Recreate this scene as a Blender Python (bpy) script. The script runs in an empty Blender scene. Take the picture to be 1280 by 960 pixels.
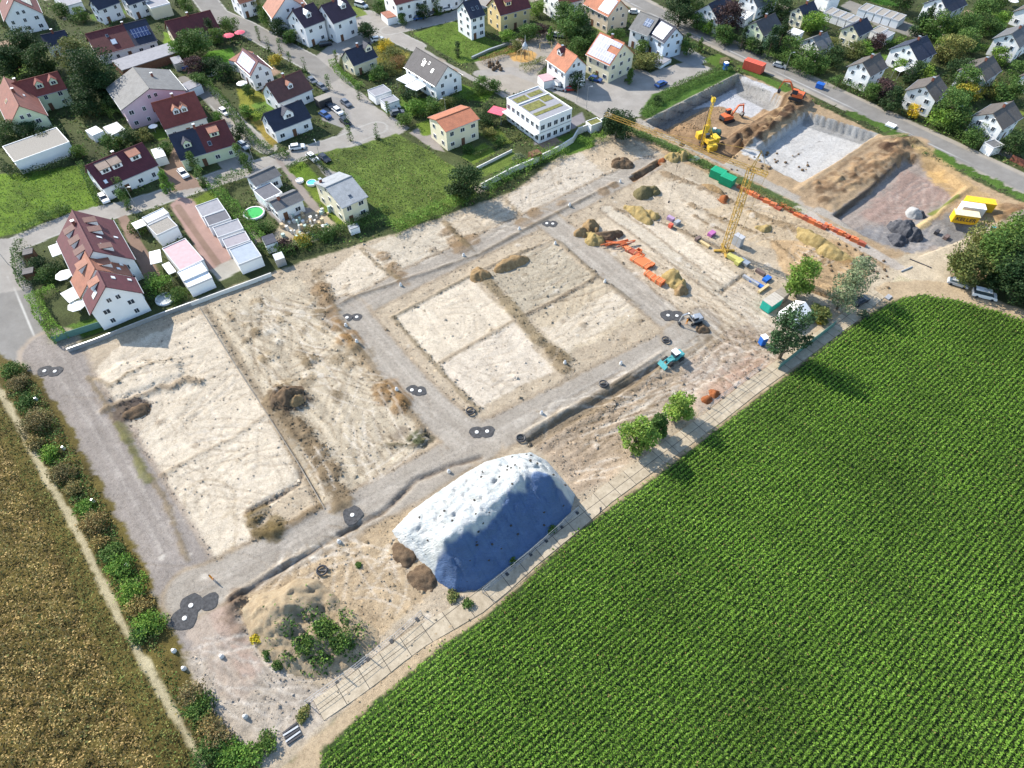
import bpy, math, random
import numpy as np
from mathutils import Vector, Matrix
R = math.radians
random.seed(7)
rng = np.random.default_rng(7)
SC = bpy.context.scene
COL = SC.collection

# ---------------------------------------------------------------- camera geometry
CF, CTH, CH = 800.0, R(52), 100.0           # focal length (photo px), tilt below horizon, flying height
def G(px, py, h=0.0):
    """world point at height h seen at photo pixel (px, py)"""
    x = (px-640)/CF; y = -(py-480)/CF
    dy = math.cos(CTH)+y*math.sin(CTH); dz = -math.sin(CTH)+y*math.cos(CTH)
    t = (h-CH)/dz
    return Vector((x*t, dy*t, h))
def GG(pts, h=0.0):
    return [tuple(G(a, b, h))[:2] for a, b in pts]
PHI = R(37.5)                                # the site's own grid direction
UD = (math.cos(PHI), math.sin(PHI)); VD = (math.sin(PHI), -math.cos(PHI))
def uv(x, y): return (x*UD[0]+y*UD[1], x*VD[0]+y*VD[1])
def xy(u, v): return (u*UD[0]+v*VD[0], u*UD[1]+v*VD[1])
SUN_AZ, SUN_EL = R(145), R(37)               # direction towards the sun (math angle), elevation

def lin(c):
    c = c/255.0
    return c/12.92 if c <= 0.04045 else ((c+0.055)/1.055)**2.4
KEXP = 1.62
def A(r, g, b, k=KEXP):
    """surface albedo whose sunlit look is about the given 8-bit colour"""
    return (min(lin(r)/k, .86), min(lin(g)/k, .86), min(lin(b)/k, .86))

# ---------------------------------------------------------------- materials
MATS = {}
def nn(t, typ, **kw):
    n = t.nodes.new(typ)
    for k, v in kw.items():
        if k in ('operation', 'blend_type', 'data_type', 'attribute_name', 'noise_dimensions', 'feature', 'distance', 'wave_type', 'bands_direction', 'musgrave_type'):
            setattr(n, k, v)
        else:
            n.inputs[k].default_value = v
    return n
def newmat(name):
    m = bpy.data.materials.new(name); m.use_nodes = True
    t = m.node_tree
    for n in list(t.nodes): t.nodes.remove(n)
    o = t.nodes.new('ShaderNodeOutputMaterial')
    b = t.nodes.new('ShaderNodeBsdfPrincipled')
    t.links.new(b.outputs[0], o.inputs[0])
    return m, t, b
def mixc(t, fac, a, b, mode='MIX'):
    n = t.nodes.new('ShaderNodeMix'); n.data_type = 'RGBA'; n.blend_type = mode
    n.inputs[0].default_value = 1.0
    for i, v in ((0, fac), (6, a), (7, b)):
        if hasattr(v, 'links') or hasattr(v, 'is_linked'): t.links.new(v, n.inputs[i])
        elif i == 0: n.inputs[0].default_value = v
        else: n.inputs[i].default_value = (*v[:3], 1)
    return n.outputs[2]
def ramp(t, fac, stops):
    n = t.nodes.new('ShaderNodeValToRGB'); t.links.new(fac, n.inputs[0])
    e = n.color_ramp.elements
    while len(e) < len(stops): e.new(.5)
    for el, (p, c) in zip(e, stops):
        el.position = p; el.color = (*c[:3], 1) if hasattr(c, '__len__') else (c, c, c, 1)
    return n.outputs[0]
def objcoord(t, scale=(1, 1, 1), rot=(0, 0, 0), world=False):
    if world:
        g = t.nodes.new('ShaderNodeNewGeometry'); src = g.outputs['Position']
    else:
        g = t.nodes.new('ShaderNodeTexCoord'); src = g.outputs['Object']
    m = t.nodes.new('ShaderNodeMapping'); m.inputs['Scale'].default_value = scale; m.inputs['Rotation'].default_value = rot
    t.links.new(src, m.inputs[0]); return m.outputs[0]
def noise(t, vec, scale, detail=4, rough=.6):
    n = nn(t, 'ShaderNodeTexNoise', Scale=scale, Detail=detail, Roughness=rough); t.links.new(vec, n.inputs[0]); return n.outputs[0]
def bump(t, b, h, strength, dist):
    n = nn(t, 'ShaderNodeBump', Strength=strength, Distance=dist); t.links.new(h, n.inputs['Height']); t.links.new(n.outputs[0], b.inputs['Normal'])

def plain(name, col, rough=.7, var=.12, scale=1.5, metallic=0, bumpy=0.0, spec=.3):
    """painted / rendered / metal surface with a little wear"""
    if name in MATS: return MATS[name]
    m, t, b = newmat(name)
    v = objcoord(t, world=True)
    f = noise(t, v, scale, 5)
    lo = tuple(c*(1-var) for c in col); hi = tuple(min(c*(1+var), .95) for c in col)
    c = ramp(t, f, [(.3, lo), (.7, hi)])
    t.links.new(c, b.inputs[0]); b.inputs['Roughness'].default_value = rough; b.inputs['Metallic'].default_value = metallic
    b.inputs['Specular IOR Level'].default_value = spec
    if bumpy: bump(t, b, noise(t, v, scale*6, 3), bumpy, .05)
    MATS[name] = m; return m

def tiles(name, col, rough=.75, dark=.72, row=.36):
    """roof tiles: courses along the slope, single tiles across, patches of weathering"""
    if name in MATS: return MATS[name]
    m, t, b = newmat(name)
    v = objcoord(t)
    s = t.nodes.new('ShaderNodeSeparateXYZ'); t.links.new(v, s.inputs[0])
    # down-slope distance ~ |y| * 1.25
    ay = nn(t, 'ShaderNodeMath', operation='ABSOLUTE'); t.links.new(s.outputs[1], ay.inputs[0])
    def saw(src, period):
        a = nn(t, 'ShaderNodeMath', operation='MULTIPLY'); t.links.new(src, a.inputs[0]); a.inputs[1].default_value = 1/period
        f = nn(t, 'ShaderNodeMath', operation='FRACT'); t.links.new(a.outputs[0], f.inputs[0]); return f.outputs[0]
    r1 = saw(ay.outputs[0], row*.8); r2 = saw(s.outputs[0], .3)
    w = objcoord(t, world=True)
    n1 = noise(t, w, .7, 6, .65); n2 = noise(t, w, 6, 3)
    base = ramp(t, n1, [(.3, tuple(c*.78 for c in col)), (.72, tuple(c*1.2 for c in col))])
    base = mixc(t, .5, base, ramp(t, n2, [(.3, .55), (.7, 1.0)]), 'MULTIPLY')
    base = mixc(t, .55, base, ramp(t, r1, [(0, dark*.6), (.2, 1.0), (1, .95)]), 'MULTIPLY')
    base = mixc(t, .3, base, ramp(t, r2, [(0, .55), (.25, 1.0), (1, .9)]), 'MULTIPLY')
    t.links.new(base, b.inputs[0]); b.inputs['Roughness'].default_value = rough
    bump(t, b, r1, .6, .05)
    MATS[name] = m; return m

def leafmat(name, tint=(1, 1, 1)):
    if name in MATS: return MATS[name]
    m, t, b = newmat(name)
    a = nn(t, 'ShaderNodeAttribute', attribute_name='Col')
    oi = t.nodes.new('ShaderNodeObjectInfo')
    vr = ramp(t, oi.outputs['Random'], [(0, (.75, .82, .75)), (.5, (1, 1, 1)), (1, (1.25, 1.15, .95))])
    c = mixc(t, 1.0, a.outputs[0], vr, 'MULTIPLY')
    c = mixc(t, 1.0, c, tint, 'MULTIPLY')
    t.links.new(c, b.inputs[0]); b.inputs['Roughness'].default_value = .7; b.inputs['Specular IOR Level'].default_value = .2
    tr = t.nodes.new('ShaderNodeBsdfTranslucent'); t.links.new(c, tr.inputs[0])
    mx = t.nodes.new('ShaderNodeMixShader'); mx.inputs[0].default_value = .22
    out = [n for n in t.nodes if n.type == 'OUTPUT_MATERIAL'][0]
    t.links.new(b.outputs[0], mx.inputs[1]); t.links.new(tr.outputs[0], mx.inputs[2]); t.links.new(mx.outputs[0], out.inputs[0])
    MATS[name] = m; return m

def glassmat():
    if 'window glass' in MATS: return MATS['window glass']
    m, t, b = newmat('window glass')
    b.inputs[0].default_value = (.03, .04, .055, 1); b.inputs['Roughness'].default_value = .08; b.inputs['Specular IOR Level'].default_value = .6
    MATS['window glass'] = m; return m

def solarmat(name, col, line, px=1.0, py=1.65):
    if name in MATS: return MATS[name]
    m, t, b = newmat(name)
    br = nn(t, 'ShaderNodeTexBrick', Scale=1.0); br.offset = 0
    br.inputs['Color1'].default_value = (*col, 1); br.inputs['Color2'].default_value = (*[c*1.25 for c in col], 1); br.inputs['Mortar'].default_value = (*line, 1)
    br.inputs['Mortar Size'].default_value = .045; br.inputs['Brick Width'].default_value = px; br.inputs['Row Height'].default_value = py
    t.links.new(objcoord(t), br.inputs[0]); t.links.new(br.outputs[0], b.inputs[0])
    b.inputs['Roughness'].default_value = .18; b.inputs['Specular IOR Level'].default_value = .7
    MATS[name] = m; return m

# ---------------------------------------------------------------- mesh building
class MB:
    def __init__(s): s.v = []; s.f = []; s.m = []; s.mi = 0; s.M = Matrix.Identity(4)
    def add(s, vs, fs):
        n = len(s.v); s.v += [tuple(s.M @ Vector(p)) for p in vs]; s.f += [tuple(i+n for i in f) for f in fs]; s.m += [s.mi]*len(fs)
    def box(s, x0, x1, y0, y1, z0, z1):
        s.add([(x0,y0,z0),(x1,y0,z0),(x1,y1,z0),(x0,y1,z0),(x0,y0,z1),(x1,y0,z1),(x1,y1,z1),(x0,y1,z1)],
              [(0,3,2,1),(4,5,6,7),(0,1,5,4),(1,2,6,5),(2,3,7,6),(3,0,4,7)])
    def prism(s, poly, z0, z1):
        n = len(poly)
        ar = sum(poly[i][0]*poly[(i+1)%n][1]-poly[(i+1)%n][0]*poly[i][1] for i in range(n))
        if ar < 0: poly = poly[::-1]
        s.add([(x,y,z0) for x,y in poly]+[(x,y,z1) for x,y in poly],
              [tuple(range(n))[::-1], tuple(range(n,2*n))]+[(i,(i+1)%n,n+(i+1)%n,n+i) for i in range(n)])
    def prismx(s, prof, x0, x1):
        """profile in (y,z) extruded along x"""
        n = len(prof)
        s.add([(x0,y,z) for y,z in prof]+[(x1,y,z) for y,z in prof],
              [tuple(range(n)), tuple(range(n,2*n))[::-1]]+[(i,n+i,n+(i+1)%n,(i+1)%n) for i in range(n)])
    def bar(s, a, b, r, n=4, r2=None):
        a = Vector(a); b = Vector(b); d = (b-a)
        if d.length < 1e-6: return
        q = d.to_track_quat('Z', 'Y').to_matrix(); r2 = r if r2 is None else r2
        vs = []; 
        for c, rr in ((a, r), (b, r2)):
            for i in range(n):
                t = 2*math.pi*(i+.5)/n
                vs.append(tuple(c + q @ Vector((math.cos(t)*rr, math.sin(t)*rr, 0))))
        s.add(vs, [tuple(range(n))[::-1], tuple(range(n,2*n))]+[(i,(i+1)%n,n+(i+1)%n,n+i) for i in range(n)])
    def lathe(s, prof, n=12, c=(0,0)):
        k = len(prof); vs = []
        for r, z in prof:
            for i in range(n):
                t = 2*math.pi*i/n; vs.append((c[0]+r*math.cos(t), c[1]+r*math.sin(t), z))
        fs = [(j*n+i, j*n+(i+1)%n, (j+1)*n+(i+1)%n, (j+1)*n+i) for j in range(k-1) for i in range(n)]
        fs += [tuple(range(n))[::-1], tuple(range((k-1)*n, k*n))]
        s.add(vs, fs)
    def mesh(s, name, mats):
        me = bpy.data.meshes.new(name); me.from_pydata(s.v, [], s.f)
        for m in mats: me.materials.append(m)
        if len(mats) > 1: me.polygons.foreach_set('material_index', s.m)
        me.update(); return me
    def obj(s, name, mats, parent=None, loc=None, rot=None):
        if not isinstance(mats, (list, tuple)): mats = [mats]
        return link(name, s.mesh(name, mats), parent, loc, rot)
def link(name, data, parent=None, loc=None, rot=None, scale=None):
    o = bpy.data.objects.new(name, data); COL.objects.link(o)
    if parent is not None: o.parent = parent
    if loc is not None: o.location = loc
    if rot is not None: o.rotation_euler = rot
    if scale is not None: o.scale = scale
    return o
LABELS = {}
def tag(o, label, cat, group=None, kind=None):
    if label:
        o['label'] = label
    if cat: o['category'] = cat
    if group: o['group'] = group
    if kind: o['kind'] = kind
    return o
def empty(name, loc, rz=0):
    o = link(name, None, None, loc, (0, 0, rz)); o.empty_display_size = .5; return o
def copy_tree(o, parent=None):
    c = o.copy(); COL.objects.link(c); c.parent = parent
    for ch in o.children: copy_tree(ch, c)
    return c
def np_mesh(name, V, F, mats, col=None, smooth=False, attr='Col'):
    """V (n,3), F (m,4) arrays; col (n,3) point colour"""
    me = bpy.data.meshes.new(name)
    n, m = len(V), len(F); k = F.shape[1]
    me.vertices.add(n); me.vertices.foreach_set('co', np.ascontiguousarray(V, np.float32).ravel())
    me.loops.add(m*k); me.loops.foreach_set('vertex_index', np.ascontiguousarray(F, np.int32).ravel())
    me.polygons.add(m); me.polygons.foreach_set('loop_start', np.arange(0, m*k, k, dtype=np.int32))
    try: me.polygons.foreach_set('loop_total', np.full(m, k, np.int32))
    except Exception: pass
    if smooth: me.polygons.foreach_set('use_smooth', np.ones(m, bool))
    if col is not None:
        a = me.color_attributes.new(attr, 'FLOAT_COLOR', 'POINT')
        c = np.ones((n, 4), np.float32); c[:, :3] = col; a.data.foreach_set('color', c.ravel())
    for x in mats: me.materials.append(x)
    me.update(calc_edges=True); me.validate(); return me

def fract(shape, cells, octaves=4, seed=0, pers=.5):
    """smooth fractal noise in -1..1 on a grid; cells = (lattice cells along axis 0, along axis 1)"""
    r = np.random.default_rng(seed); out = np.zeros(shape); amp = 1; tot = 0
    for o in range(octaves):
        cu, cv = max(2, int(cells[0]*2**o)), max(2, int(cells[1]*2**o))
        L = r.uniform(-1, 1, (cu+2, cv+2))
        a = np.linspace(0, cu, shape[0]); b = np.linspace(0, cv, shape[1])
        ia = np.minimum(a.astype(int), cu-1); ib = np.minimum(b.astype(int), cv-1)
        fa = a-ia; fb = b-ib; fa = fa*fa*(3-2*fa); fb = fb*fb*(3-2*fb)
        x0 = L[ia][:, ib]*(1-fb)+L[ia][:, ib+1]*fb; x1 = L[ia+1][:, ib]*(1-fb)+L[ia+1][:, ib+1]*fb
        out += amp*(x0*(1-fa)[:, None]+x1*fa[:, None]); tot += amp; amp *= pers
        if cu > shape[0] and cv > shape[1]: break
    return out/tot*1.6
def poly_sd(X, Y, poly):
    """signed distance, positive inside"""
    d = np.full(X.shape, 1e9); ins = np.zeros(X.shape, bool); n = len(poly)
    for i in range(n):
        x0, y0 = poly[i]; x1, y1 = poly[(i+1) % n]
        ex, ey = x1-x0, y1-y0; L = ex*ex+ey*ey+1e-12
        t = np.clip(((X-x0)*ex+(Y-y0)*ey)/L, 0, 1)
        d = np.minimum(d, (X-x0-t*ex)**2+(Y-y0-t*ey)**2)
        c = ((y0 > Y) != (y1 > Y)) & (X < (x1-x0)*(Y-y0)/((y1-y0) if abs(y1-y0) > 1e-12 else 1e-12)+x0)
        ins ^= c
    d = np.sqrt(d); return np.where(ins, d, -d)
def line_d(X, Y, pts):
    d = np.full(X.shape, 1e9)
    for i in range(len(pts)-1):
        x0, y0 = pts[i]; x1, y1 = pts[i+1]
        ex, ey = x1-x0, y1-y0; L = ex*ex+ey*ey+1e-12
        t = np.clip(((X-x0)*ex+(Y-y0)*ey)/L, 0, 1)
        d = np.minimum(d, (X-x0-t*ex)**2+(Y-y0-t*ey)**2)
    return np.sqrt(d)
def sstep(x): x = np.clip(x, 0, 1); return x*x*(3-2*x)
EXPO = 1.0
# ---------------------------------------------------------------- the ground: one graded sheet, painted and dug
def graded(segs):
    out = []
    for a, b, st in segs:
        n = max(1, int(round((b-a)/st))); out += list(np.linspace(a, b, n, endpoint=False))
    out.append(segs[-1][1]); return np.array(out)
Ua = graded([(-2500,-400,300),(-400,-60,17),(-60,-45,1.2),(-45,135,.36),(135,215,.5),(215,320,.75),(320,500,18),(500,2600,300)])
Va = graded([(-2600,-460,300),(-460,-330,16),(-330,-230,.75),(-230,-125,.5),(-125,30,.36),(30,60,1.5),(60,400,17),(400,2500,300)])
NU, NV = len(Ua), len(Va)
UU, VV = np.meshgrid(Ua, Va, indexing='ij')
XX = UU*UD[0]+VV*VD[0]; YY = UU*UD[1]+VV*VD[1]
CG = np.zeros((NU, NV, 3)); HG = np.zeros((NU, NV)); RG = np.zeros((NU, NV), np.int8); QG = np.zeros((NU, NV))
N1 = fract((NU, NV), (14, 14), 6, 1); N2 = fract((NU, NV), (120, 120), 4, 2); N3 = fract((NU, NV), (420, 420), 3, 3)
NSu = fract((NU, NV), (12, 320), 4, 4); NSv = fract((NU, NV), (320, 12), 4, 5)   # streaks along u, along v
def win(pts, pad):
    q = [uv(*p) for p in pts]
    us = [a for a, b in q]; vs = [b for a, b in q]
    i0, i1 = np.searchsorted(Ua, [min(us)-pad, max(us)+pad]); j0, j1 = np.searchsorted(Va, [min(vs)-pad, max(vs)+pad])
    return slice(max(i0-1, 0), i1+1), slice(max(j0-1, 0), j1+1)
def _apply(w, a, col, var, streak):
    c = np.array(col)[None, None, :]
    f = 1+var*N2[w]+var*.6*N3[w]+var*.6*N1[w]
    if streak == 'u': f = f+var*1.3*NSu[w]
    elif streak == 'v': f = f+var*1.3*NSv[w]
    CG[w] = CG[w]*(1-a[..., None])+c*f[..., None]*a[..., None]
def poly(pts, col=None, soft=.5, jag=.4, al=1, var=.08, streak=None, h=None, hs=1.0, reg=None, q=None, world=False, hadd=None):
    """paint / raise / name a polygon given in photo pixels"""
    P_ = pts if world else GG(pts)
    w = win(P_, 4)
    sd = poly_sd(XX[w], YY[w], P_)
    sdn = sd+jag*(N3[w]*.7+N2[w]*.9)
    a = sstep(sdn/soft+.5)*al
    if col is not None: _apply(w, a, col, var, streak)
    if q is not None: QG[w] = QG[w]*(1-a)+q*a
    if h is not None:
        b = sstep(sd/hs); HG[w] = HG[w]*(1-b)+h*b
    if hadd is not None: HG[w] += hadd*sstep(sdn/hs)
    if reg is not None: RG[w] = np.where(sdn > 0, reg, RG[w])
def line(pts, width, col=None, soft=.4, jag=.25, al=1, var=.08, streak=None, h=0, hs=None, reg=None, q=None, world=False):
    P_ = pts if world else GG(pts)
    w = win(P_, width+3)
    d = line_d(XX[w], YY[w], P_)
    dn = width/2-d+jag*(N3[w]*.7+N2[w]*.9)
    a = sstep(dn/soft+.5)*al
    if col is not None: _apply(w, a, col, var, streak)
    if q is not None: QG[w] = QG[w]*(1-a)+q*a
    if h: HG[w] += h*np.exp(-(d/(hs or width/2))**2)*(1+.5*N2[w])
    if reg is not None: RG[w] = np.where(dn > 0, reg, RG[w])
def blob(px, py, r, col=None, al=1, soft=.8, jag=.6, h=0, var=.1, sq=1):
    c = G(px, py); pts = [(c.x+r*math.cos(t)*sq, c.y+r*math.sin(t)) for t in np.linspace(0, 2*math.pi, 14, endpoint=False)]
    poly(pts, col, soft, jag, al, var, world=True)
    if h:
        w = win(pts, 2); d = np.hypot(XX[w]-c.x, YY[w]-c.y); HG[w] += h*np.exp(-(d/r*1.2)**2)*(1+.6*N2[w])

CREAM = A(228,214,192); CREAM2 = A(216,201,178); SAND = A(200,184,160); TAN = A(188,168,138); BROWN = A(158,136,108); DARK = A(112,98,80)
ROADC = A(182,173,160); ROADL = A(166,157,149); PINK = A(194,178,162); GREY = A(150,148,146); GRASSC = A(96,132,48); GRASSD = A(66,92,40); MEAD = A(92,112,50)
ASPH = A(150,147,142); PAVE = A(174,169,162); GARDEN = A(84,92,58); PAVR = A(180,150,140); PAVB = A(150,126,112); CONC = A(206,198,186)

# default land: gardens and plots of the town
CG[:] = np.array(GARDEN)*(1+.25*N1[..., None]+.25*N2[..., None]); QG[:] = .8
# ---- the building site as a whole
SITE = [(30,440),(95,436),(250,372),(370,330),(500,290),(640,240),(700,195),(770,160),(800,150),(1000,262),(1130,335),(1110,362),(1000,436),(870,530),(760,612),(640,722),(560,800),(420,900),(340,975),(250,900),(215,800),(190,740),(110,590),(40,470)]
poly(SITE, SAND, soft=1, jag=.3, var=.10, q=0, reg=0)
poly([(770,165),(930,92),(1000,120),(1290,260),(1300,330),(1180,360),(1110,340),(1000,270)], A(190,165,132), var=.14, q=0, reg=0)

# ---- town streets
def street(pts, w, col=PAVE, edge=True, streak=None):
    if edge: line(pts, w+1.0, A(190,188,182), soft=.2, jag=0, var=.04, q=0, reg=2)
    line(pts, w, col, soft=.2, jag=0, var=.06, q=0, reg=2, streak=streak)
def area(pts, col=PAVE, **k): poly(pts, col, soft=.25, jag=.0, var=.07, q=0, reg=2, **k)
street([(240,-22),(271,18),(303,32),(335,50),(369,68),(399,84),(420,105),(440,130),(460,150)], 7.5, ASPH)
area([(395,70),(420,50),(452,40),(478,30),(500,40),(480,52),(455,60),(440,62),(425,72),(420,92)])
area([(404,110),(425,98),(455,118),(470,134),(500,152),(512,160),(500,168),(470,184),(440,188),(410,182),(430,160)])
street([(440,30),(458,18),(470,26),(479,37),(505,51),(520,58)], 6)
street([(487,38),(520,31),(569,20),(600,6),(640,-12)], 6)
line([(520,58),(560,82),(617,112),(640,124)], 2.2, PAVE, soft=.2, jag=0, q=0, reg=2)
street([(-30,325),(20,305),(60,288),(100,272),(150,262),(200,247),(245,232),(300,214),(350,200),(390,188),(430,176),(470,160)], 6.0)
street([(335,186),(318,174),(300,158),(284,142),(262,118),(243,104)], 4.2)
area([(270,150),(285,145),(300,165),(290,176)])
area([(-40,300),(12,298),(28,325),(52,395),(60,430),(95,436),(40,450),(-60,470)], ASPH)
area([(-40,300),(12,298),(28,325),(40,360),(-50,375)], PAVE)
line([(10,345),(48,430)], .25, A(214,212,206), soft=.15, jag=0, reg=2)
area([(212,256),(225,246),(245,250),(292,322),(262,338)], PAVR)
line([(222,258),(272,330)], 1.6, PAVB, soft=.2, jag=0, reg=2)
area([(147,273),(158,268),(202,345),(184,356)], PAVB)
area([(262,338),(292,322),(305,336),(275,352)], A(186,182,172))
area([(398,195),(430,182),(440,196),(400,214),(424,216),(408,222),(396,206)], A(168,164,160))
area([(382,192),(397,190),(428,216),(412,222)], A(168,164,160))
area([(668,182),(700,170),(732,152),(728,140),(690,158),(668,170)], A(150,146,150))
area([(512,166),(528,156),(545,172),(556,190),(540,186)], A(164,156,150))
area([(320,252),(334,252),(400,262),(395,292),(360,300),(350,280)], A(156,150,146))
area([(342,196),(352,200),(410,272),(398,276)], A(160,150,142))
area([(402,118),(432,124),(440,150),(428,160),(402,150)], A(158,156,154))
area([(225,168),(235,190),(230,214),(260,232),(215,240),(205,212)], PAVB)
area([(270,200),(300,184),(316,196),(300,212),(280,216)], PAVE)
line([(228,98),(262,124),(284,142)], 3, A(150,146,140), soft=.3, jag=0, reg=2, q=0)
# playground and lane to the close
area([(590,72),(630,52),(690,38),(700,60),(670,96),(690,104),(640,120),(610,104)], A(176,168,156))
line([(600,92),(640,88),(672,100),(722,124),(760,146)], 4.5, PAVE, soft=.2, jag=0, q=0, reg=2)
area([(706,108),(740,96),(800,86),(824,96),(870,78),(892,86),(862,100),(815,128),(800,146),(764,150),(740,134)], PAVE)
line([(800,110),(830,92),(866,82)], 6.5, PAVE, soft=.2, jag=0, q=0, reg=2)
area([(836,70),(862,60),(888,76),(868,84)], A(160,160,158))
blob(654,70,4.6,A(214,170,104),soft=.4,jag=.3); blob(640,66,2,A(214,170,104),soft=.4,jag=.3)
# the through road
RD = [(752,-26),(795,2),(830,20),(865,37),(920,62),(985,92),(1040,118),(1100,146),(1160,174),(1220,202),(1300,240),(1360,268)]
line(RD, 10.5, A(176,168,156), soft=.3, jag=.1, q=0, reg=2); line(RD, 7, ASPH, soft=.2, jag=0, q=0, reg=2, streak=None)
line([(a-5, b+2.6) for a, b in RD], .3, A(190,190,188), soft=.2, jag=0, reg=2)
area([(1050,8),(1062,0),(1140,30),(1160,40),(1145,48),(1095,32)], A(150,146,138))
area([(1168,60),(1180,50),(1195,64),(1182,70)], A(150,146,142))
area([(1230,178),(1262,180),(1268,200),(1240,190)], A(150,146,140))
# ---- lawns
def lawn(pts, col=GRASSC, var=.2, reg=3): poly(pts, col, soft=.5, jag=.3, var=var, q=1, reg=reg)
lawn([(-40,222),(60,212),(105,205),(124,257),(60,275),(20,292),(-40,305)], A(112,140,44), .3)
lawn([(383,196),(420,186),(440,184),(495,167),(540,190),(575,215),(600,244),(560,262),(500,290),(470,262),(432,222)], A(104,122,56), .3)
lawn([(516,42),(545,32),(568,27),(600,44),(650,62),(640,66),(600,76),(575,80),(545,62)], A(104,128,52), .22)
lawn([(296,110),(320,112),(338,124),(320,146),(300,134)], A(140,140,58)); lawn([(310,146),(328,142),(350,175),(340,186)], A(160,140,70)); lawn([(312,140),(328,134),(334,146),(318,152)], A(124,146,50))
lawn([(242,80),(262,64),(290,60),(300,84),(270,98)], A(100,150,40)); lawn([(8,110),(0,60),(30,60),(40,90)], A(100,130,50))
lawn([(240,250),(262,238),(276,248),(248,258)], A(110,128,46)); lawn([(358,212),(378,202),(402,224),(384,230)], A(112,140,44)); lawn([(376,228),(388,226),(436,282),(420,280)], A(116,134,50))
lawn([(578,196),(606,178),(620,190),(592,206)], A(120,140,56)); lawn([(590,210),(640,188),(648,200),(600,224)], A(112,130,60)); lawn([(520,155),(536,150),(545,168),(528,170)], A(118,140,52)); lawn([(600,168),(625,160),(640,178),(620,182)], A(110,128,56))
lawn([(560,100),(600,112),(620,114),(606,128),(580,124)], A(108,140,44)); lawn([(500,118),(540,124),(552,132),(510,148)], A(98,132,40))
lawn([(80,408),(118,398),(136,412),(100,424)], A(90,120,46)); lawn([(1052,-10),(1120,-10),(1140,10),(1100,6)], A(70,120,30)); lawn([(800,142),(815,118),(912,84),(922,92),(812,150)], A(86,118,50))
lawn([(920,80),(960,96),(992,112),(982,116),(930,90)], A(90,118,50)); lawn([(205,40),(222,48),(224,60),(205,56)], A(120,150,50)); lawn([(455,60),(475,50),(512,66),(500,92),(470,80)], A(140,132,60), .35)
line([(1060,140),(1110,162),(1170,192),(1230,222),(1300,256)], 3.2, A(84,112,48), jag=1.2, var=.3, q=1, reg=3)
line([(778,158),(830,180),(880,205),(940,232),(1000,262)], 3.0, A(88,104,62), jag=.7, var=.3, q=1, reg=3)
line([(800,152),(860,182),(930,216),(1000,250),(1060,282)], 3.0, A(186,178,166), jag=.3, q=0, reg=0)
# stone yard behind the courtyard house
area([(355,275),(400,262),(420,280),(400,300),(350,312),(340,295)], A(190,176,152))
area([(325,240),(345,232),(352,250),(335,262)], A(200,160,130))

# ---- excavated plots by the crane (top right)
PA = [(808,152),(922,93),(986,126),(962,160),(935,180),(905,205),(868,186)]
poly(PA, A(178,150,118), soft=.4, jag=.2, var=.16, h=-3.2, hs=.5)
poly([(806,150),(922,91),(934,97),(818,158)], A(150,145,140), soft=.2, jag=0, var=.06)
line([(809,151),(922,93)], .5, A(196,190,180), soft=.2, jag=0, h=.3, hs=.4)
poly([tuple(G(a_, b_, -3.2))[:2] for a_, b_ in [(866,137),(925,107),(970,125),(939,147),(922,141),(902,133),(880,134)]], A(208,208,210), world=True, soft=.2, jag=.15, var=.05)
poly([(922,93),(986,126),(975,131),(925,107)], A(176,174,170), soft=.2, jag=.2, var=.16)
poly([(812,164),(860,140),(880,148),(900,160),(880,182),(850,172)], A(172,142,108), soft=1, jag=.6, var=.2, hadd=.8, hs=4)
PB = [(946,184),(1008,139),(1096,168),(1052,200),(1002,228),(968,212)]
poly(PB, A(214,212,208), soft=.25, jag=.1, var=.05, h=-2.6, hs=.45)
poly([(1008,139),(1098,167),(1090,173),(1006,147)], A(176,176,174), soft=.2, jag=.2, var=.18)
line([(1030,166),(990,190)], .25, A(150,146,142), soft=.2); line([(1008,176),(985,198)], .2, A(150,146,142), soft=.2)
poly([(910,176),(940,170),(965,182),(985,212),(955,205),(930,192)], A(204,202,198), soft=.6, jag=.8, var=.2)
PC = [(1040,268),(1086,236),(1134,192),(1172,206),(1208,232),(1176,262),(1230,290),(1150,320),(1080,295)]
poly(PC, A(172,160,150), soft=1.2, jag=.8, var=.12, streak='u', h=-1.6, hs=.8)
poly([(1080,262),(1138,206),(1200,236),(1160,258),(1120,282)], A(172,148,136), soft=2.5, jag=1.2, var=.14, streak='u')
poly([(1060,280),(1130,272),(1165,270),(1185,290),(1140,318),(1090,300)], A(152,150,150), soft=2, jag=1.2, var=.16)
poly([(1160,272),(1190,262),(1232,290),(1180,312)], A(146,144,142), soft=1.5, jag=.8)
line([(1148,282),(1210,236)], 1.6, A(222,196,146), soft=.5, jag=.3, h=.4); line([(1168,262),(1196,246)], 1.4, A(128,134,70), soft=.5)
line([(1046,268),(1084,238),(1133,192)], 1.0, A(118,104,92), soft=.4, jag=.1)
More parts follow.
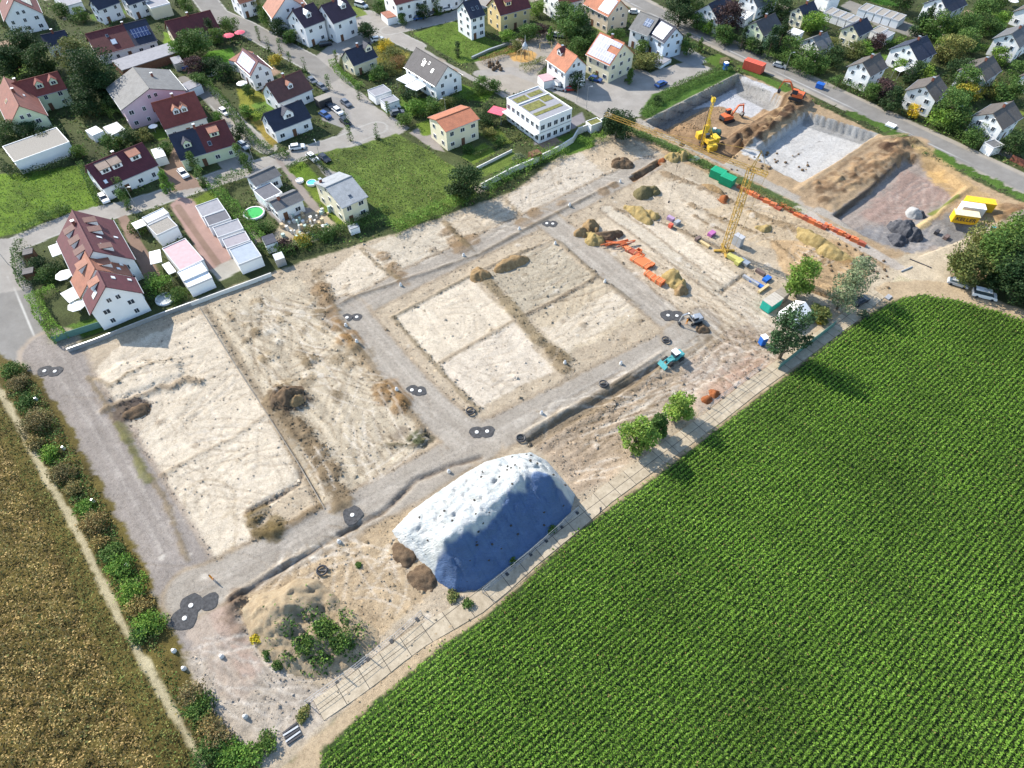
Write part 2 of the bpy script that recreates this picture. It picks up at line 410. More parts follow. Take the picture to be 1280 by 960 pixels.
# spoil banks between the pits
def bank(pts, wd, h, col=A(152,126,98), n=5, sp=1.3, dark=A(100,78,60)):
    line(pts, wd, col, soft=1, jag=.9, var=.2)
    W = GG(pts)
    for k in range(n):
        off = (k-(n-1)/2)*sp
        q = []
        for i, p in enumerate(W):
            a = W[max(i-1, 0)]; b = W[min(i+1, len(W)-1)]; L = math.hypot(b[0]-a[0], b[1]-a[1])+1e-6
            q.append((p[0]-(b[1]-a[1])/L*off, p[1]+(b[0]-a[0])/L*off))
        line(q, .9, dark if k % 2 else col, soft=.8, jag=.5, h=h*(.7+.5*random.random()), hs=.9, al=.6, world=True)
bank([(918,176),(955,152),(1000,124)], 8.5, 1.3, n=6, sp=1.4)
bank([(1018,248),(1064,216),(1104,187),(1148,180)], 7.4, .6, A(180,156,126), n=7, sp=1.6, dark=A(136,110,82))
for p in [(1105,186),(1120,182),(1135,178),(1112,190),(960,160),(975,148),(985,140),(945,172)]: blob(p[0], p[1], 2.2, A(86,64,50), al=.8, h=.9)
poly([(1135,180),(1160,188),(1215,228),(1260,262),(1290,275),(1290,300),(1250,290),(1200,245),(1165,215)], A(196,166,122), soft=1.5, jag=1, var=.18)
poly([(1160,205),(1180,212),(1188,222),(1172,222)], A(216,180,124), soft=.5, jag=.3)
for p in [(1262,262),(1275,270),(1255,272),(1285,262)]: blob(p[0], p[1], 2.5, A(130,100,72), al=.7, h=.9)
poly([(1195,300),(1240,296),(1290,268),(1300,290),(1240,310),(1180,345),(1150,335)], A(178,172,160), soft=1, jag=.5)

for k_ in range(150):
    f_ = random.random(); g_ = random.uniform(-1, 1)
    if k_ % 3: px_, py_ = 1018+f_*125+g_*14, 246-f_*66+g_*9-f_*0
    else: px_, py_ = 918+f_*82+g_*9, 176-f_*52+g_*7
    blob(px_, py_, random.uniform(.5, 1.5), random.choice([A(108,84,62), A(140,112,84), A(196,168,130), A(170,140,106)]), al=.7, h=random.uniform(.1, .5), soft=.4)
# ---- site roads
def track(pts, wd, col=ROADC, var=.06, streak=None, reg=1, soft=.8):
    line(pts, wd+1.4, A(176,160,138), soft=.8, jag=.4, reg=None, var=.12)
    line(pts, wd, col, soft=soft, jag=.25, var=var, reg=reg, streak=streak)
# plots first
def plot(pts, col=CREAM, **k):
    kk = dict(soft=.7, jag=.45, var=.07); kk.update(k); poly(pts, col, **kk)
plot([(108,470),(150,432),(258,392),(330,510),(378,600),(330,640),(300,690),(240,705),(205,625),(160,560),(118,500)], CREAM, streak='u')
plot([(258,384),(372,345),(420,405),(480,480),(545,545),(470,590),(405,640),(330,500)], A(208,194,170), var=.12, streak='v')
plot([(392,352),(452,311),(470,318),(492,348),(425,389)], CREAM); plot([(460,308),(500,292),(550,278),(592,310),(515,346),(490,322)], A(214,202,182), var=.12)
plot([(560,275),(625,248),(660,290),(602,316)], CREAM2, streak='u'); plot([(632,246),(690,212),(725,190),(748,212),(770,228),(690,262),(665,276)], A(214,202,184), streak='u'); plot([(725,188),(790,172),(825,196),(800,216),(770,222)], A(206,188,162))
plot([(491,397),(587,347),(641,400),(543,456)], CREAM, streak='v'); plot([(545,458),(643,402),(691,464),(596,512)], A(226,213,194), streak='v')
plot([(608,342),(690,304),(742,346),(657,393)], A(196,184,162), streak='u'); plot([(662,396),(746,350),(802,382),(800,398),(706,446)], A(208,192,166), streak='u')
plot([(678,412),(772,362),(800,385),(706,440)], A(222,208,186), streak='u', soft=1.5, jag=1)
plot([(820,232),(865,222),(905,250),(870,286),(835,262)], CREAM2, streak='v'); plot([(768,268),(800,258),(925,346),(905,364),(840,330),(775,290)], CREAM, streak='v'); plot([(735,278),(770,270),(900,362),(935,385),(1000,440),(945,470),(880,400),(800,370),(770,330)], A(216,200,176), streak='v')
plot([(880,262),(945,250),(1000,290),(990,320),(930,300)], A(212,192,162)); plot([(905,250),(985,262),(1060,300),(1010,330),(940,290)], A(206,186,156), var=.14); plot([(960,300),(1060,300),(1085,340),(1030,372),(985,350)], A(206,176,136), var=.18)
plot([(640,535),(760,470),(850,440),(940,440),(860,520),(760,600),(720,620),(690,580)], A(196,176,152), var=.13, streak='u')
plot([(860,420),(960,400),(1000,440),(880,520),(850,470)], A(194,176,158), var=.12); plot([(880,490),(905,460),(950,440),(960,455),(900,510)], A(202,172,150), soft=2, jag=1)
plot([(250,745),(330,760),(350,840),(430,880),(330,960),(255,880),(215,800)], A(196,184,168), var=.1)
plot([(330,700),(430,650),(560,590),(500,660),(540,740),(480,790),(400,850),(330,830),(295,760)], A(200,178,146), var=.14)
# roads on top
LR = [(62,436),(85,490),(130,560),(170,630),(205,690),(232,735),(245,770)]
line(LR, 12.0, A(182,168,152), soft=1, jag=.4, var=.1); line(LR, 10.2, ROADL, soft=.5, jag=.25, var=.07, reg=1, streak='v')
line([(232,735),(262,790),(300,850)], 5.5, PINK, soft=1, jag=.4, reg=1); 
poly([(258,760),(285,755),(310,800),(330,840),(305,850),(275,800)], A(192,170,154), soft=1, jag=.4, reg=1)
track([(236,742),(300,715),(350,690),(440,642),(520,600),(575,565),(612,548)], 7.6, streak='u')
track([(600,552),(650,528),(700,503),(780,462),(850,425),(880,410)], 7.2, streak='u')
track([(425,397),(480,365),(520,345),(610,302),(690,266),(770,226),(812,205)], 6.6, streak='u')
track([(432,385),(470,432),(510,480),(555,525),(600,556)], 7.2, streak='v')
track([(680,272),(740,318),(790,360),(850,408)], 6.6, streak='v')
track([(850,420),(880,400)], 7)
poly([(580,520),(620,530),(640,545),(600,575),(545,585),(560,545)], ROADC, soft=1.2, jag=.5, reg=1)
poly([(405,385),(450,372),(470,420),(440,415)], ROADC, soft=1.2, jag=.5, reg=1)
track([(1000,440),(940,395),(880,350),(800,290),(760,262)], 3.2, A(214,202,182), streak='v', reg=0)
poly([(905,362),(935,350),(985,385),(1010,415),(985,450),(940,410)], A(208,194,174), soft=1.4, jag=.6, var=.06)
# junction by the containers
poly([(1085,350),(1130,318),(1200,296),(1290,262),(1300,290),(1230,310),(1190,345),(1290,400),(1300,412),(1190,374),(1120,370)], A(212,196,170), soft=1, jag=.5, var=.08, streak='u')
line([(1000,262),(1060,298),(1120,332)], 3.2, A(200,190,178), reg=1); 

# dark edges of the plots, spoil strips, ditches (real dips and rims)
def edge(pts, w_=.7, col=DARK, h=.22, al=.75, jag=.35, soft=.6): line(pts, w_, col, soft=soft, jag=jag, al=al, h=h, hs=max(w_*.6, .45), var=.25)
edge([(491,397),(520,430),(560,474),(596,512)], .9, A(128,114,88)); edge([(598,341),(640,386),(672,425),(706,450)], 2.6, A(142,126,96), h=.35, jag=.5); edge([(690,440),(700,455),(706,462)], 2.8, A(142,124,96), h=.3)
edge([(657,394),(700,372),(744,347)], .8, A(118,106,90)); edge([(543,457),(590,430),(642,401)], .8, A(160,144,120), h=.12, al=.6)
edge([(491,397),(540,370),(587,346)], .6, A(120,110,90)); edge([(596,341),(640,320),(692,300),(702,304),(745,345),(800,382)], .7, A(130,118,98))
edge([(390,352),(425,390)], .8); edge([(400,395),(440,372),(515,347),(600,318),(660,285),(770,228)], .9, A(120,110,96), h=.3)
edge([(395,340),(412,372),(426,400),(440,430),(470,465),(500,500),(530,540)], 2.2, A(150,130,100), h=.25, al=.6, jag=.8)
for p in [(400,362),(408,378),(415,392),(420,402),(438,418),(446,432),(478,320),(490,335),(498,345),(505,352),(560,290),(572,302),(580,312),(588,300),(655,278),(668,268),(700,255),(765,232),(752,240)]:
    blob(p[0]+random.uniform(-3,3), p[1], random.uniform(1.3,2.4), A(150,124,92), al=.75, h=.35)
edge([(452,312),(475,335),(500,350)], 1.2, A(140,122,92)); edge([(555,278),(575,300),(592,314)], 1.2, A(140,122,92)); edge([(628,246),(660,280)], .6, A(150,134,110), h=.1)
edge([(258,386),(330,500),(402,634)], 1.4, A(150,134,110), h=-.3, al=.6)
edge([(110,472),(130,500),(160,555),(205,622),(235,700)], .9, A(140,124,98), h=.2); edge([(150,530),(165,560),(185,600)], 1.6, A(120,120,70), h=.3)
edge([(130,514),(160,502),(185,492),(200,484),(214,486),(232,474),(250,478)], 1.3, A(150,132,108), h=.5); edge([(112,470),(140,486),(160,470),(200,452),(222,448)], .6, A(170,152,124), h=.2)
blob(160,515,2.6,A(110,98,88),h=.5); blob(176,510,2.2,A(104,92,84),h=.4)
poly([(112,478),(150,452),(230,448),(234,472),(200,484),(160,500),(126,516)], hadd=.7, hs=1.8, jag=.2); 
edge([(202,594),(240,572),(290,548),(300,540),(330,520)], .9, A(158,140,114), h=.14, al=.5)
edge([(312,640),(345,622),(374,604),(376,590)], .9, A(110,96,84), h=-.5); edge([(312,640),(320,665),(345,668),(380,645),(400,632)], 1.5, A(132,112,84), h=.35)
for p in [(318,652),(330,664),(342,668),(325,640),(345,655)]: blob(p[0],p[1],1.5,A(116,100,66),al=.8,h=.4)
def ring(px, py, rx, ry, a0, a1, col=A(176,158,130), al=.5, w_=.45, h=0):
    line([(px+rx*math.cos(R(t)), py-ry*math.sin(R(t))) for t in np.linspace(a0, a1, 14)], w_, col, soft=.4, jag=.1, al=al, h=h)
ring(262,625,32,26,-60,200); ring(265,630,22,18,-40,190,al=.3); ring(235,525,40,26,60,230,al=.3); ring(235,525,30,20,40,220,al=.25)
line([(293,640),(296,665),(290,690)], .4, A(176,158,130), al=.5); 
# churned spoil between the two long plots
bank([(340,498),(372,540),(410,590),(430,630)], 4.0, .3, A(150,132,106), n=4, sp=1.1, dark=A(116,100,78))
for p in [(345,492),(358,488),(366,494),(350,505),(372,505),(380,500),(362,512)]: blob(p[0],p[1],1.7,A(98,84,70),al=.85,h=.8)
for k in range(46):
    a = random.uniform(0,1); b = random.uniform(0,1)
    x = 270+a*110+b*110; y = 392-a*38+b*120
    blob(x, y, random.uniform(.7,1.8), random.choice([A(150,130,100),A(130,112,84),A(232,222,204),A(176,156,124)]), al=.6, h=random.uniform(.05,.35))
for p in [(497,545),(503,538)]: blob(p[0],p[1],1.2,A(140,126,110),al=.6)
edge([(480,556),(500,556),(520,558),(535,550)], .8, A(96,90,64), h=.3); blob(520,548,1.6,A(96,100,70),h=.3); edge([(532,540),(540,548),(530,556)], 1.2, A(80,78,60), h=-.8)
for p in [(475,485),(487,480),(495,492),(505,500),(480,498),(440,420),(425,408),(432,425),(500,508)]: blob(p[0],p[1],1.8,A(150,118,78),al=.7,h=.45)
# embankment and open trench along the lower road
poly([(655,548),(700,520),(760,488),(830,446),(836,452),(800,478),(742,514),(690,545),(662,562)], A(150,136,116), soft=.6, jag=.3, h=-.75, hs=.7)
poly([(662,562),(742,514),(800,478),(840,452),(900,470),(860,520),(770,600),(715,610),(690,575)], hadd=-.45, hs=3, jag=.5)
line([(648,546),(700,516),(760,484),(828,440)], .7, A(196,184,166), h=.35, jag=.2)
line([(290,752),(350,712),(400,682),(440,660),(480,640),(520,600),(560,584),(600,572)], .9, A(128,112,96), h=-.6, jag=.3, al=.7, soft=.6)
line([(286,748),(346,708),(420,670)], .7, A(196,182,162), h=.3, jag=.2)
for p in [(296,752),(288,760),(300,745),(292,772),(300,790)]: blob(p[0],p[1],1.3,A(120,102,86),al=.6,h=.4)
edge([(768,262),(800,270),(850,288),(900,312),(940,340)], 1.0, A(130,112,88), h=.25); edge([(903,364),(918,352),(932,342)], .9, A(96,88,76), h=-.4)
edge([(862,256),(885,268),(925,284),(965,302),(990,322)], 1.3, A(138,116,86), h=.3, jag=.8); edge([(905,290),(880,278),(868,270)], .8, A(130,108,80), h=.2)
poly([(786,222),(822,200),(828,205),(792,228)], A(150,116,84), soft=.3, jag=.1, h=-.9, hs=.5); edge([(790,220),(822,200)], .6, A(170,140,104), h=.3)
edge([(826,216),(850,226),(880,236),(905,250),(935,262)], 1.6, A(146,124,96), h=.45, jag=.9); edge([(940,268),(975,280),(1010,294),(1045,316),(1072,338)], 1.8, A(150,126,94), h=.4, jag=1)
edge([(1000,330),(1030,325),(1060,330),(1075,345)], 1.4, A(158,126,84), h=.35, jag=1); edge([(1010,360),(1040,372),(1062,376)], 1.2, A(120,96,66), h=-.4, jag=.5)
ring(1035,325,30,18,20,200,A(150,120,80),.5,.6,.15); ring(1040,330,20,12,20,220,A(150,120,80),.5,.5,.1)
# terraces, drying greens and paths of the gardens
for k_ in range(130):
    x_ = random.uniform(-200, 215); y_ = random.uniform(120, 285)
    u_, v_ = uv(x_, y_); i_ = min(np.searchsorted(Ua, u_), NU-1); j_ = min(np.searchsorted(Va, v_), NV-1)
    if RG[i_, j_] != 0 or QG[i_, j_] < .6 or abs(x_) > .8*(y_+30): continue
    a_ = random.uniform(1.2, 3.6); b_ = random.uniform(1, 2.8); t_ = PHI+random.uniform(-.15, .15)
    if k_ % 2: a_ *= 1.8; b_ *= 1.6
    P_ = [(x_+p*a_*math.cos(t_)-q*b_*math.sin(t_), y_+p*a_*math.sin(t_)+q*b_*math.cos(t_)) for p, q in ((-1,-1),(1,-1),(1,1),(-1,1))]
    poly(P_, random.choice([A(186,178,164), A(170,160,146), A(176,150,128)]) if k_ % 2 == 0 else random.choice([A(106,136,56), A(124,140,64), A(96,124,50)]), soft=.3, jag=.1 if k_ % 2 == 0 else .4, var=.12, q=0 if k_ % 2 == 0 else .55, world=True)
# machine tracks: thin curved ruts
def ruts(polypx, n, ang, spread, L, cols, al=.35, w_=.35, pair=True, curve=.4, h=-.05):
    W = GG(polypx); xs = [p[0] for p in W]; ys = [p[1] for p in W]
    k = 0; tries = 0
    while k < n and tries < n*40:
        tries += 1
        x = random.uniform(min(xs), max(xs)); y = random.uniform(min(ys), max(ys))
        if poly_sd(np.array([x]), np.array([y]), W)[0] < .5: continue
        t = R(ang+random.gauss(0, spread)); c = random.gauss(0, curve); q = [(x, y)]; l = L*random.uniform(.4, 1.3)
        for s in range(6):
            t += c/6; x += math.cos(t)*l/6; y += math.sin(t)*l/6
            if poly_sd(np.array([x]), np.array([y]), W)[0] < 0: break
            q.append((x, y))
        if len(q) < 3: continue
        k += 1; col = random.choice(cols)
        line(q, w_, col, soft=.3, jag=.06, al=al, h=h, hs=.3, world=True)
        if pair:
            o = 2.0; q2 = [(a+o*math.cos(t+1.57), b+o*math.sin(t+1.57)) for a, b in q]
            line(q2, w_, col, soft=.3, jag=.06, al=al, h=h, hs=.3, world=True)
DK = [A(150,132,106),A(134,116,92),A(238,228,212)]
ruts([(640,535),(760,470),(850,440),(900,430),(930,450),(860,520),(760,600),(720,620),(690,580)], 60, 37, 14, 16, DK, .5)
ruts([(108,470),(258,392),(375,600),(300,690),(240,700),(160,560)], 55, 37, 50, 12, DK, .28)
ruts([(258,384),(372,345),(480,480),(545,545),(405,640)], 80, -52, 25, 11, DK, .45)
ruts([(330,700),(430,650),(500,640),(540,740),(480,790),(400,850),(330,830)], 50, 10, 60, 9, DK, .4)
ruts([(215,800),(330,800),(430,880),(330,960),(255,880)], 40, -40, 40, 10, [A(160,150,138),A(226,218,206)], .4)
ruts([(860,420),(960,400),(1000,440),(880,520)], 50, 20, 70, 10, DK, .4)
ruts([(735,278),(925,346),(1000,440),(945,470),(800,370)], 50, -52, 10, 22, DK, .3)
ruts([(491,397),(587,347),(691,464),(596,512)], 16, 37, 60, 8, DK, .2)
ruts([(600,342),(690,304),(800,382),(800,398),(706,446)], 26, 37, 20, 12, DK, .3)
ruts([(392,352),(625,248),(725,190),(800,216),(660,290),(425,389)], 40, 37, 40, 8, DK, .3)
ruts([(880,262),(945,250),(1060,300),(1085,340),(1030,372),(930,300)], 50, 0, 80, 7, DK, .4)
ruts([(1060,280),(1130,200),(1200,236),(1230,290),(1150,320)], 40, 37, 30, 12, [A(130,124,120),A(200,190,180)], .3)
ruts(SITE[:12]+[(1110,362),(760,612),(340,975),(215,800)], 120, 37, 60, 8, DK, .2, pair=False)
for pts in ([(60,450),(120,545),(200,690)], [(240,742),(440,642),(612,548)], [(620,540),(780,462),(850,425)], [(430,394),(520,345),(610,302),(770,226)], [(435,390),(510,480),(590,550)], [(690,280),(790,360),(850,408)]):
    W = GG(pts)
    for o in (-2.4,-1.2,.2,1.4,2.5):
        q = [(a+o*.6+random.uniform(-.2,.2), b+o*.8+random.uniform(-.2,.2)) for a, b in W]
        line(q, .5, random.choice([A(214,206,194),A(164,154,142)]), soft=.5, jag=.12, al=.28, world=True)
# scattered clods and damp spots all over the site
SW = GG(SITE)
for k in range(420):
    x = random.uniform(-75, 120); y = random.uniform(20, 200)
    if poly_sd(np.array([x]), np.array([y]), SW)[0] < 1: continue
    u_, v_ = uv(x, y); i = np.searchsorted(Ua, u_); j = np.searchsorted(Va, v_)
    onroad = RG[min(i, NU-1), min(j, NV-1)] == 1
    r = random.uniform(.25, .8) if not onroad else random.uniform(.2, .4)
    pts = [(x+r*math.cos(t), y+r*math.sin(t)) for t in np.linspace(0, 6.28, 7, endpoint=False)]
    poly(pts, random.choice([A(140,122,98),A(160,142,116),A(236,228,214)]), soft=.5, jag=.4, al=.5, world=True, hadd=random.uniform(.0,.18) if not onroad else None, hs=.5)
# roughness of all bare, untravelled ground
soil = (RG == 0) & (QG < .3)
HG += np.where(soil, .05*N3+.04*N2, 0)

# ---- farm land south-east and west
FE = [(398,975),(404,938),(440,905),(500,852),(560,803),(600,777),(625,757),(660,724),(720,668),(750,645),(830,590),(900,534),(1000,458),(1060,412),(1100,386),(1125,373),(1155,369),(1200,376),(1240,388),(1290,404)]
FEW = GG(FE)
field_poly = FEW+[(260,105),(260,-60),(-20,-60),(-34,2)]
shoulder = GG([(330,980),(380,935),(440,880),(500,828),(560,778),(640,708),(745,625),(870,520),(1000,430),(1075,372),(1110,352),(1160,350),(1200,358),(1300,395)])
poly(shoulder+[FEW[-1]]+FEW[::-1][1:]+[(-45,2)], A(204,182,150), soft=.6, jag=.3, var=.1, q=0, reg=0, world=True)
poly(field_poly, (.035,.06,.018), soft=.3, jag=.5, var=.2, q=.4, reg=0, world=True)
FT = [(-30,440),(-8,478),(12,510),(40,562),(62,605),(90,650),(120,712),(150,775),(175,820),(205,870),(232,915),(262,975)]
wl = GG([(-90,300),(-10,440),(18,455),(50,470),(90,540),(130,610),(175,700),(212,780),(235,830),(262,900),(300,945),(345,975)])
poly(wl+[(-50,-30),(-200,-30),(-200,200)], A(104,92,50), soft=.6, jag=.6, var=.3, q=.7, reg=0, world=True)
line(FT, 1.1, A(196,184,150), soft=.5, jag=.25, q=.1)
def dig(x, y):
    """height of the ground sheet at (x, y)"""
    u_, v_ = uv(x, y); i = int(np.clip(np.searchsorted(Ua, u_)-1, 0, NU-2)); j = int(np.clip(np.searchsorted(Va, v_)-1, 0, NV-2))
    a = (u_-Ua[i])/(Ua[i+1]-Ua[i]); b = (v_-Va[j])/(Va[j+1]-Va[j])
    return float((HG[i,j]*(1-a)+HG[i+1,j]*a)*(1-b)+(HG[i,j+1]*(1-a)+HG[i+1,j+1]*a)*b)
def spot(px, py, h0=None):
    """ground point under photo pixel, following pits"""
    p = G(px, py)
    for _ in range(4):
        z = dig(p.x, p.y); p = G(px, py, z)
    return Vector((p.x, p.y, dig(p.x, p.y)))

def ground_mat(worn=1.0):
    m, t, b = newmat('ground surface' if worn == 1 else 'paved surface')
    a = nn(t, 'ShaderNodeAttribute', attribute_name='Col'); g = nn(t, 'ShaderNodeAttribute', attribute_name='Green')
    w = objcoord(t, world=True)
    n1 = noise(t, w, 1.6, 6, .65); n2 = noise(t, w, 7, 4, .7); n3 = noise(t, w, .25, 5, .6)
    c = mixc(t, .8*worn, a.outputs[0], ramp(t, n1, [(.28, .76), (.5, 1.0), (.74, 1.18)]), 'MULTIPLY')
    c = mixc(t, .7*worn, c, ramp(t, n2, [(.3, .64), (.7, 1.3)]), 'MULTIPLY')
    c = mixc(t, .6, c, ramp(t, n3, [(.3, (.86,.84,.82)), (.7, (1.12,1.12,1.12))]), 'MULTIPLY')
    for sc_, wd_, am_ in ((.45, .012, .24), (1.1, .014, .18)):
        nz_ = noise(t, w, sc_, 6, .62); s_ = nn(t, 'ShaderNodeMath', operation='SUBTRACT'); t.links.new(nz_, s_.inputs[0]); s_.inputs[1].default_value = .5
        a_ = nn(t, 'ShaderNodeMath', operation='ABSOLUTE'); t.links.new(s_.outputs[0], a_.inputs[0])
        c = mixc(t, am_*1.6*worn*worn, c, ramp(t, a_.outputs[0], [(0, (.28,.25,.22)), (wd_*1.2, (1,1,1)), (.1, (1,1,1))]), 'MULTIPLY')
    vo = t.nodes.new('ShaderNodeTexVoronoi'); vo.inputs['Scale'].default_value = 1.7; t.links.new(w, vo.inputs[0])
    c = mixc(t, .28*worn*worn, c, ramp(t, vo.outputs['Distance'], [(0, (.62,.58,.52)), (.14, (1,1,1)), (1, (1.06,1.06,1.06))]), 'MULTIPLY')
    gr = mixc(t, 1.0, c, ramp(t, noise(t, w, 3.2, 5, .75), [(.3, (.45,.5,.4)), (.5, (.95,1,.9)), (.72, (1.5,1.45,1.3))]), 'MULTIPLY')
    c = mixc(t, g.outputs[2], c, gr)
    t.links.new(c, b.inputs[0]); b.inputs['Roughness'].default_value = .92; b.inputs['Specular IOR Level'].default_value = .15
    ad = nn(t, 'ShaderNodeMath', operation='ADD'); t.links.new(n1, ad.inputs[0]); t.links.new(n2, ad.inputs[1])
    bump(t, b, ad.outputs[0], .55*worn, .22)
    return m
GM = ground_mat(); GM2 = ground_mat(.3)
def emit_ground():
    idx = np.arange(NU*NV).reshape(NU, NV)
    F = np.stack([idx[:-1,:-1], idx[:-1,1:], idx[1:,1:], idx[1:,:-1]], -1).reshape(-1, 4)
    reg = RG[:-1,:-1].ravel()
    V = np.stack([XX, YY, HG], -1).reshape(-1, 3); C = np.clip(CG, .005, .85).reshape(-1, 3); Q = QG.reshape(-1)
    for rid, name in ((0, 'ground'), (1, 'gravel_road'), (2, 'asphalt_road'), (3, 'lawn')):
        f = F[reg == rid]; us, inv = np.unique(f, return_inverse=True); f = inv.reshape(f.shape)
        # make faces point up
        me = np_mesh(name, V[us], f[:, ::1], [GM2 if rid == 2 else GM], C[us], smooth=False)
        if me.polygons[0].normal.z < 0: me.flip_normals()
        at = me.color_attributes.new('Green', 'FLOAT_COLOR', 'POINT'); q = np.ones((len(us), 4), np.float32); q[:, :3] = Q[us][:, None]; at.data.foreach_set('color', q.ravel())
        o = link(name, me); o['kind'] = 'structure'
        o['label'] = {0: 'bare pale soil and garden land of the building site', 1: 'compacted grey gravel roads of the building site', 2: 'grey asphalt and paved streets of the town', 3: 'mown and wild grass areas between houses'}[rid]
emit_ground()
# ---------------------------------------------------------------- vegetation
LEAF = leafmat('leaves')
BARK = plain('bark', (.12, .09, .065), .9, .25, 4)
def quads(Cn, size, rg, up=.35, asp=.6, droop=None):
    """leaf-sized faces at centres Cn; returns verts, faces"""
    n = len(Cn)
    nr = rg.normal(size=(n, 3)); nr[:, 2] = np.abs(nr[:, 2])+up; nr /= np.linalg.norm(nr, axis=1)[:, None]
    a = rg.normal(size=(n, 3)); a -= (a*nr).sum(1)[:, None]*nr; a /= np.linalg.norm(a, axis=1)[:, None]+1e-9
    b = np.cross(nr, a)
    s = size*rg.uniform(.6, 1.4, n) if np.isscalar(size) else size
    a *= s[:, None]*.5; b *= (s*asp)[:, None]*.5
    V = np.stack([Cn-a-b*.3, Cn-b, Cn+a-b*.1, Cn+b], 1).reshape(-1, 3)
    F = np.arange(4*n).reshape(n, 4)
    return V, F
def rep(c): return np.repeat(c, 4, axis=0)
def crown(kind, seed, n, base, var=.3):
    """unit crown: fits x,y in -.5...5, z 0..1. kinds: round, tall, cone, loose, column"""
    rg = np.random.default_rng(seed)
    k = {'round': 30, 'loose': 26, 'tall': 34, 'cone': 38, 'column': 20, 'bush': 18, 'pine': 26}[kind]
    cl = []
    for i in range(k):
        z = rg.uniform(.02, .95); t = rg.uniform(0, 2*math.pi)
        if kind == 'cone': rm = .48*(1-z)**.8+.03
        elif kind == 'column': rm = .42*math.sin(math.pi*min(1, .25+z*.75))**.6
        elif kind == 'tall': rm = .42*math.sin(math.pi*(.12+z*.85))**.7
        elif kind == 'bush': rm = .46*math.sqrt(max(0, 1-(z*.95)**2))
        else: rm = .46*math.sqrt(max(0, 1-((z-.45)/.58)**2))
        r = rm*rg.uniform(.35, 1.0); cr = {'cone': .15, 'column': .26, 'pine': .17, 'loose': .20, 'tall': .2, 'bush': .25}.get(kind, .23)*rg.uniform(.65, 1.25)
        cl.append((r*math.cos(t), r*math.sin(t), z, cr, rg.uniform(-1, 1)))
    cl = np.array(cl); w = cl[:, 3]**2; pick = rg.choice(k, n, p=w/w.sum())
    d = rg.normal(size=(n, 3)); d /= np.linalg.norm(d, axis=1)[:, None]
    rad = cl[pick, 3]*rg.uniform(.25, 1, n)**.45*rg.uniform(.85, 1.2, n)
    P = cl[pick, :3]+d*rad[:, None]*np.array([1, 1, .8])
    P[:, 2] = np.clip(P[:, 2], .01, 1.02)
    shade = 1+var*cl[pick, 4]+var*.7*rg.normal(size=n)*.5
    c = np.array(base)[None, :]*shade[:, None]
    c[:, 0] *= 1+.18*rg.normal(size=n)*.6; c = np.clip(c, .004, .8)
    return P, c
CACHE = {}
def crown_mesh(kind, v, base, name, n, leaf, dims):
    key = (kind, v, base, round(dims[0]), round(dims[1]))
    if key in CACHE: return CACHE[key]
    P, c = crown(kind, hash((kind, v)) % 9999 if False else (len(kind)*31+v*7+3), n, base)
    P = P*np.array([dims[0], dims[0], dims[1]])
    V, F = quads(P, leaf, np.random.default_rng(v+5))
    me = np_mesh(name, V, F, [LEAF], rep(c)); CACHE[key] = me; return me
GREENS = {'mid': (.058,.105,.024), 'dark': (.028,.055,.018), 'bright': (.10,.18,.03), 'yellow': (.26,.22,.03), 'olive': (.12,.13,.04), 'red': (.06,.035,.035),
          'pine': (.03,.065,.03), 'grey': (.13,.16,.09), 'rust': (.20,.12,.05), 'spring': (.13,.20,.035), 'gold': (.45,.33,.03)}
GREENS = {k_: tuple(x_*(1.2 if k_ in ('dark','pine','red') else 1.35) for x_ in v_) for k_, v_ in GREENS.items()}
KTR = [0]
def trunk_mesh(h, r, kind):
    key = ('trunk', round(h), kind)
    if key in CACHE: return CACHE[key]
    m = MB(); rr = random.Random(int(h*10))
    m.bar((0,0,-.3), (.1,.05,h*.5), r, 7, r*.65); m.bar((.1,.05,h*.5), (0,0,h*.85), r*.65, 6, r*.2)
    for i in range(6):
        t = rr.uniform(0, 6.28); z = h*rr.uniform(.3, .65); l = h*.28
        m.bar((.1*z/h,0,z), (math.cos(t)*l, math.sin(t)*l, z+h*.16), r*.32, 5, r*.1)
    me = m.mesh('trunk', [BARK]); CACHE[key] = me; return me
def tree(px, py, w, h, kind, tint, label, cat='tree', name=None, group=None, base=False, n=None):
    """w crown width in metres, h height. (px,py) = crown centre in the photo (or trunk foot when base)"""
    if base: p = spot(px, py)
    else:
        q = G(px, py, h*.55); p = Vector((q.x, q.y, 0)); p.z = dig(p.x, p.y)
    KTR[0] += 1
    name = name or {'cone': 'conifer_tree', 'pine': 'pine_tree', 'column': 'columnar_tree'}.get(kind, 'garden_tree')
    o = empty(name, p, random.uniform(0, 6.28)); tag(o, label, cat, group)
    lift = .16 if kind not in ('bush', 'cone', 'column') else .03
    v = KTR[0] % 3
    nn_ = int(min(6500, (n or 0)*1.6 or (300+w*w*34+h*w*18))); leaf = .30+.022*w
    me = crown_mesh(kind, v, GREENS[tint], 'crown', nn_, leaf, (w, h*(1-lift)))
    c = link('crown', me, o, (0, 0, h*lift), None, (w/max(round(w),1), w/max(round(w),1), h*(1-lift)/max(round(h*(1-lift)),1)) if False else None)
    tm = trunk_mesh(h*.8, max(.1, .03*h), kind); link('trunk', tm, o)
    return o
def bush(px, py, w, h, tint, label, cat='shrub', name='garden_shrub', group=None, kind='bush'):
    q = G(px, py, h*.5); p = Vector((q.x, q.y, dig(q.x, q.y)))
    KTR[0] += 1
    me = crown_mesh(kind, KTR[0] % 3, GREENS[tint], 'foliage', int(min(2200, 200+w*w*60)), .32, (w, h))
    o = link(name, me, None, p, (0, 0, random.uniform(0, 6.28))); return tag(o, label, cat, group)
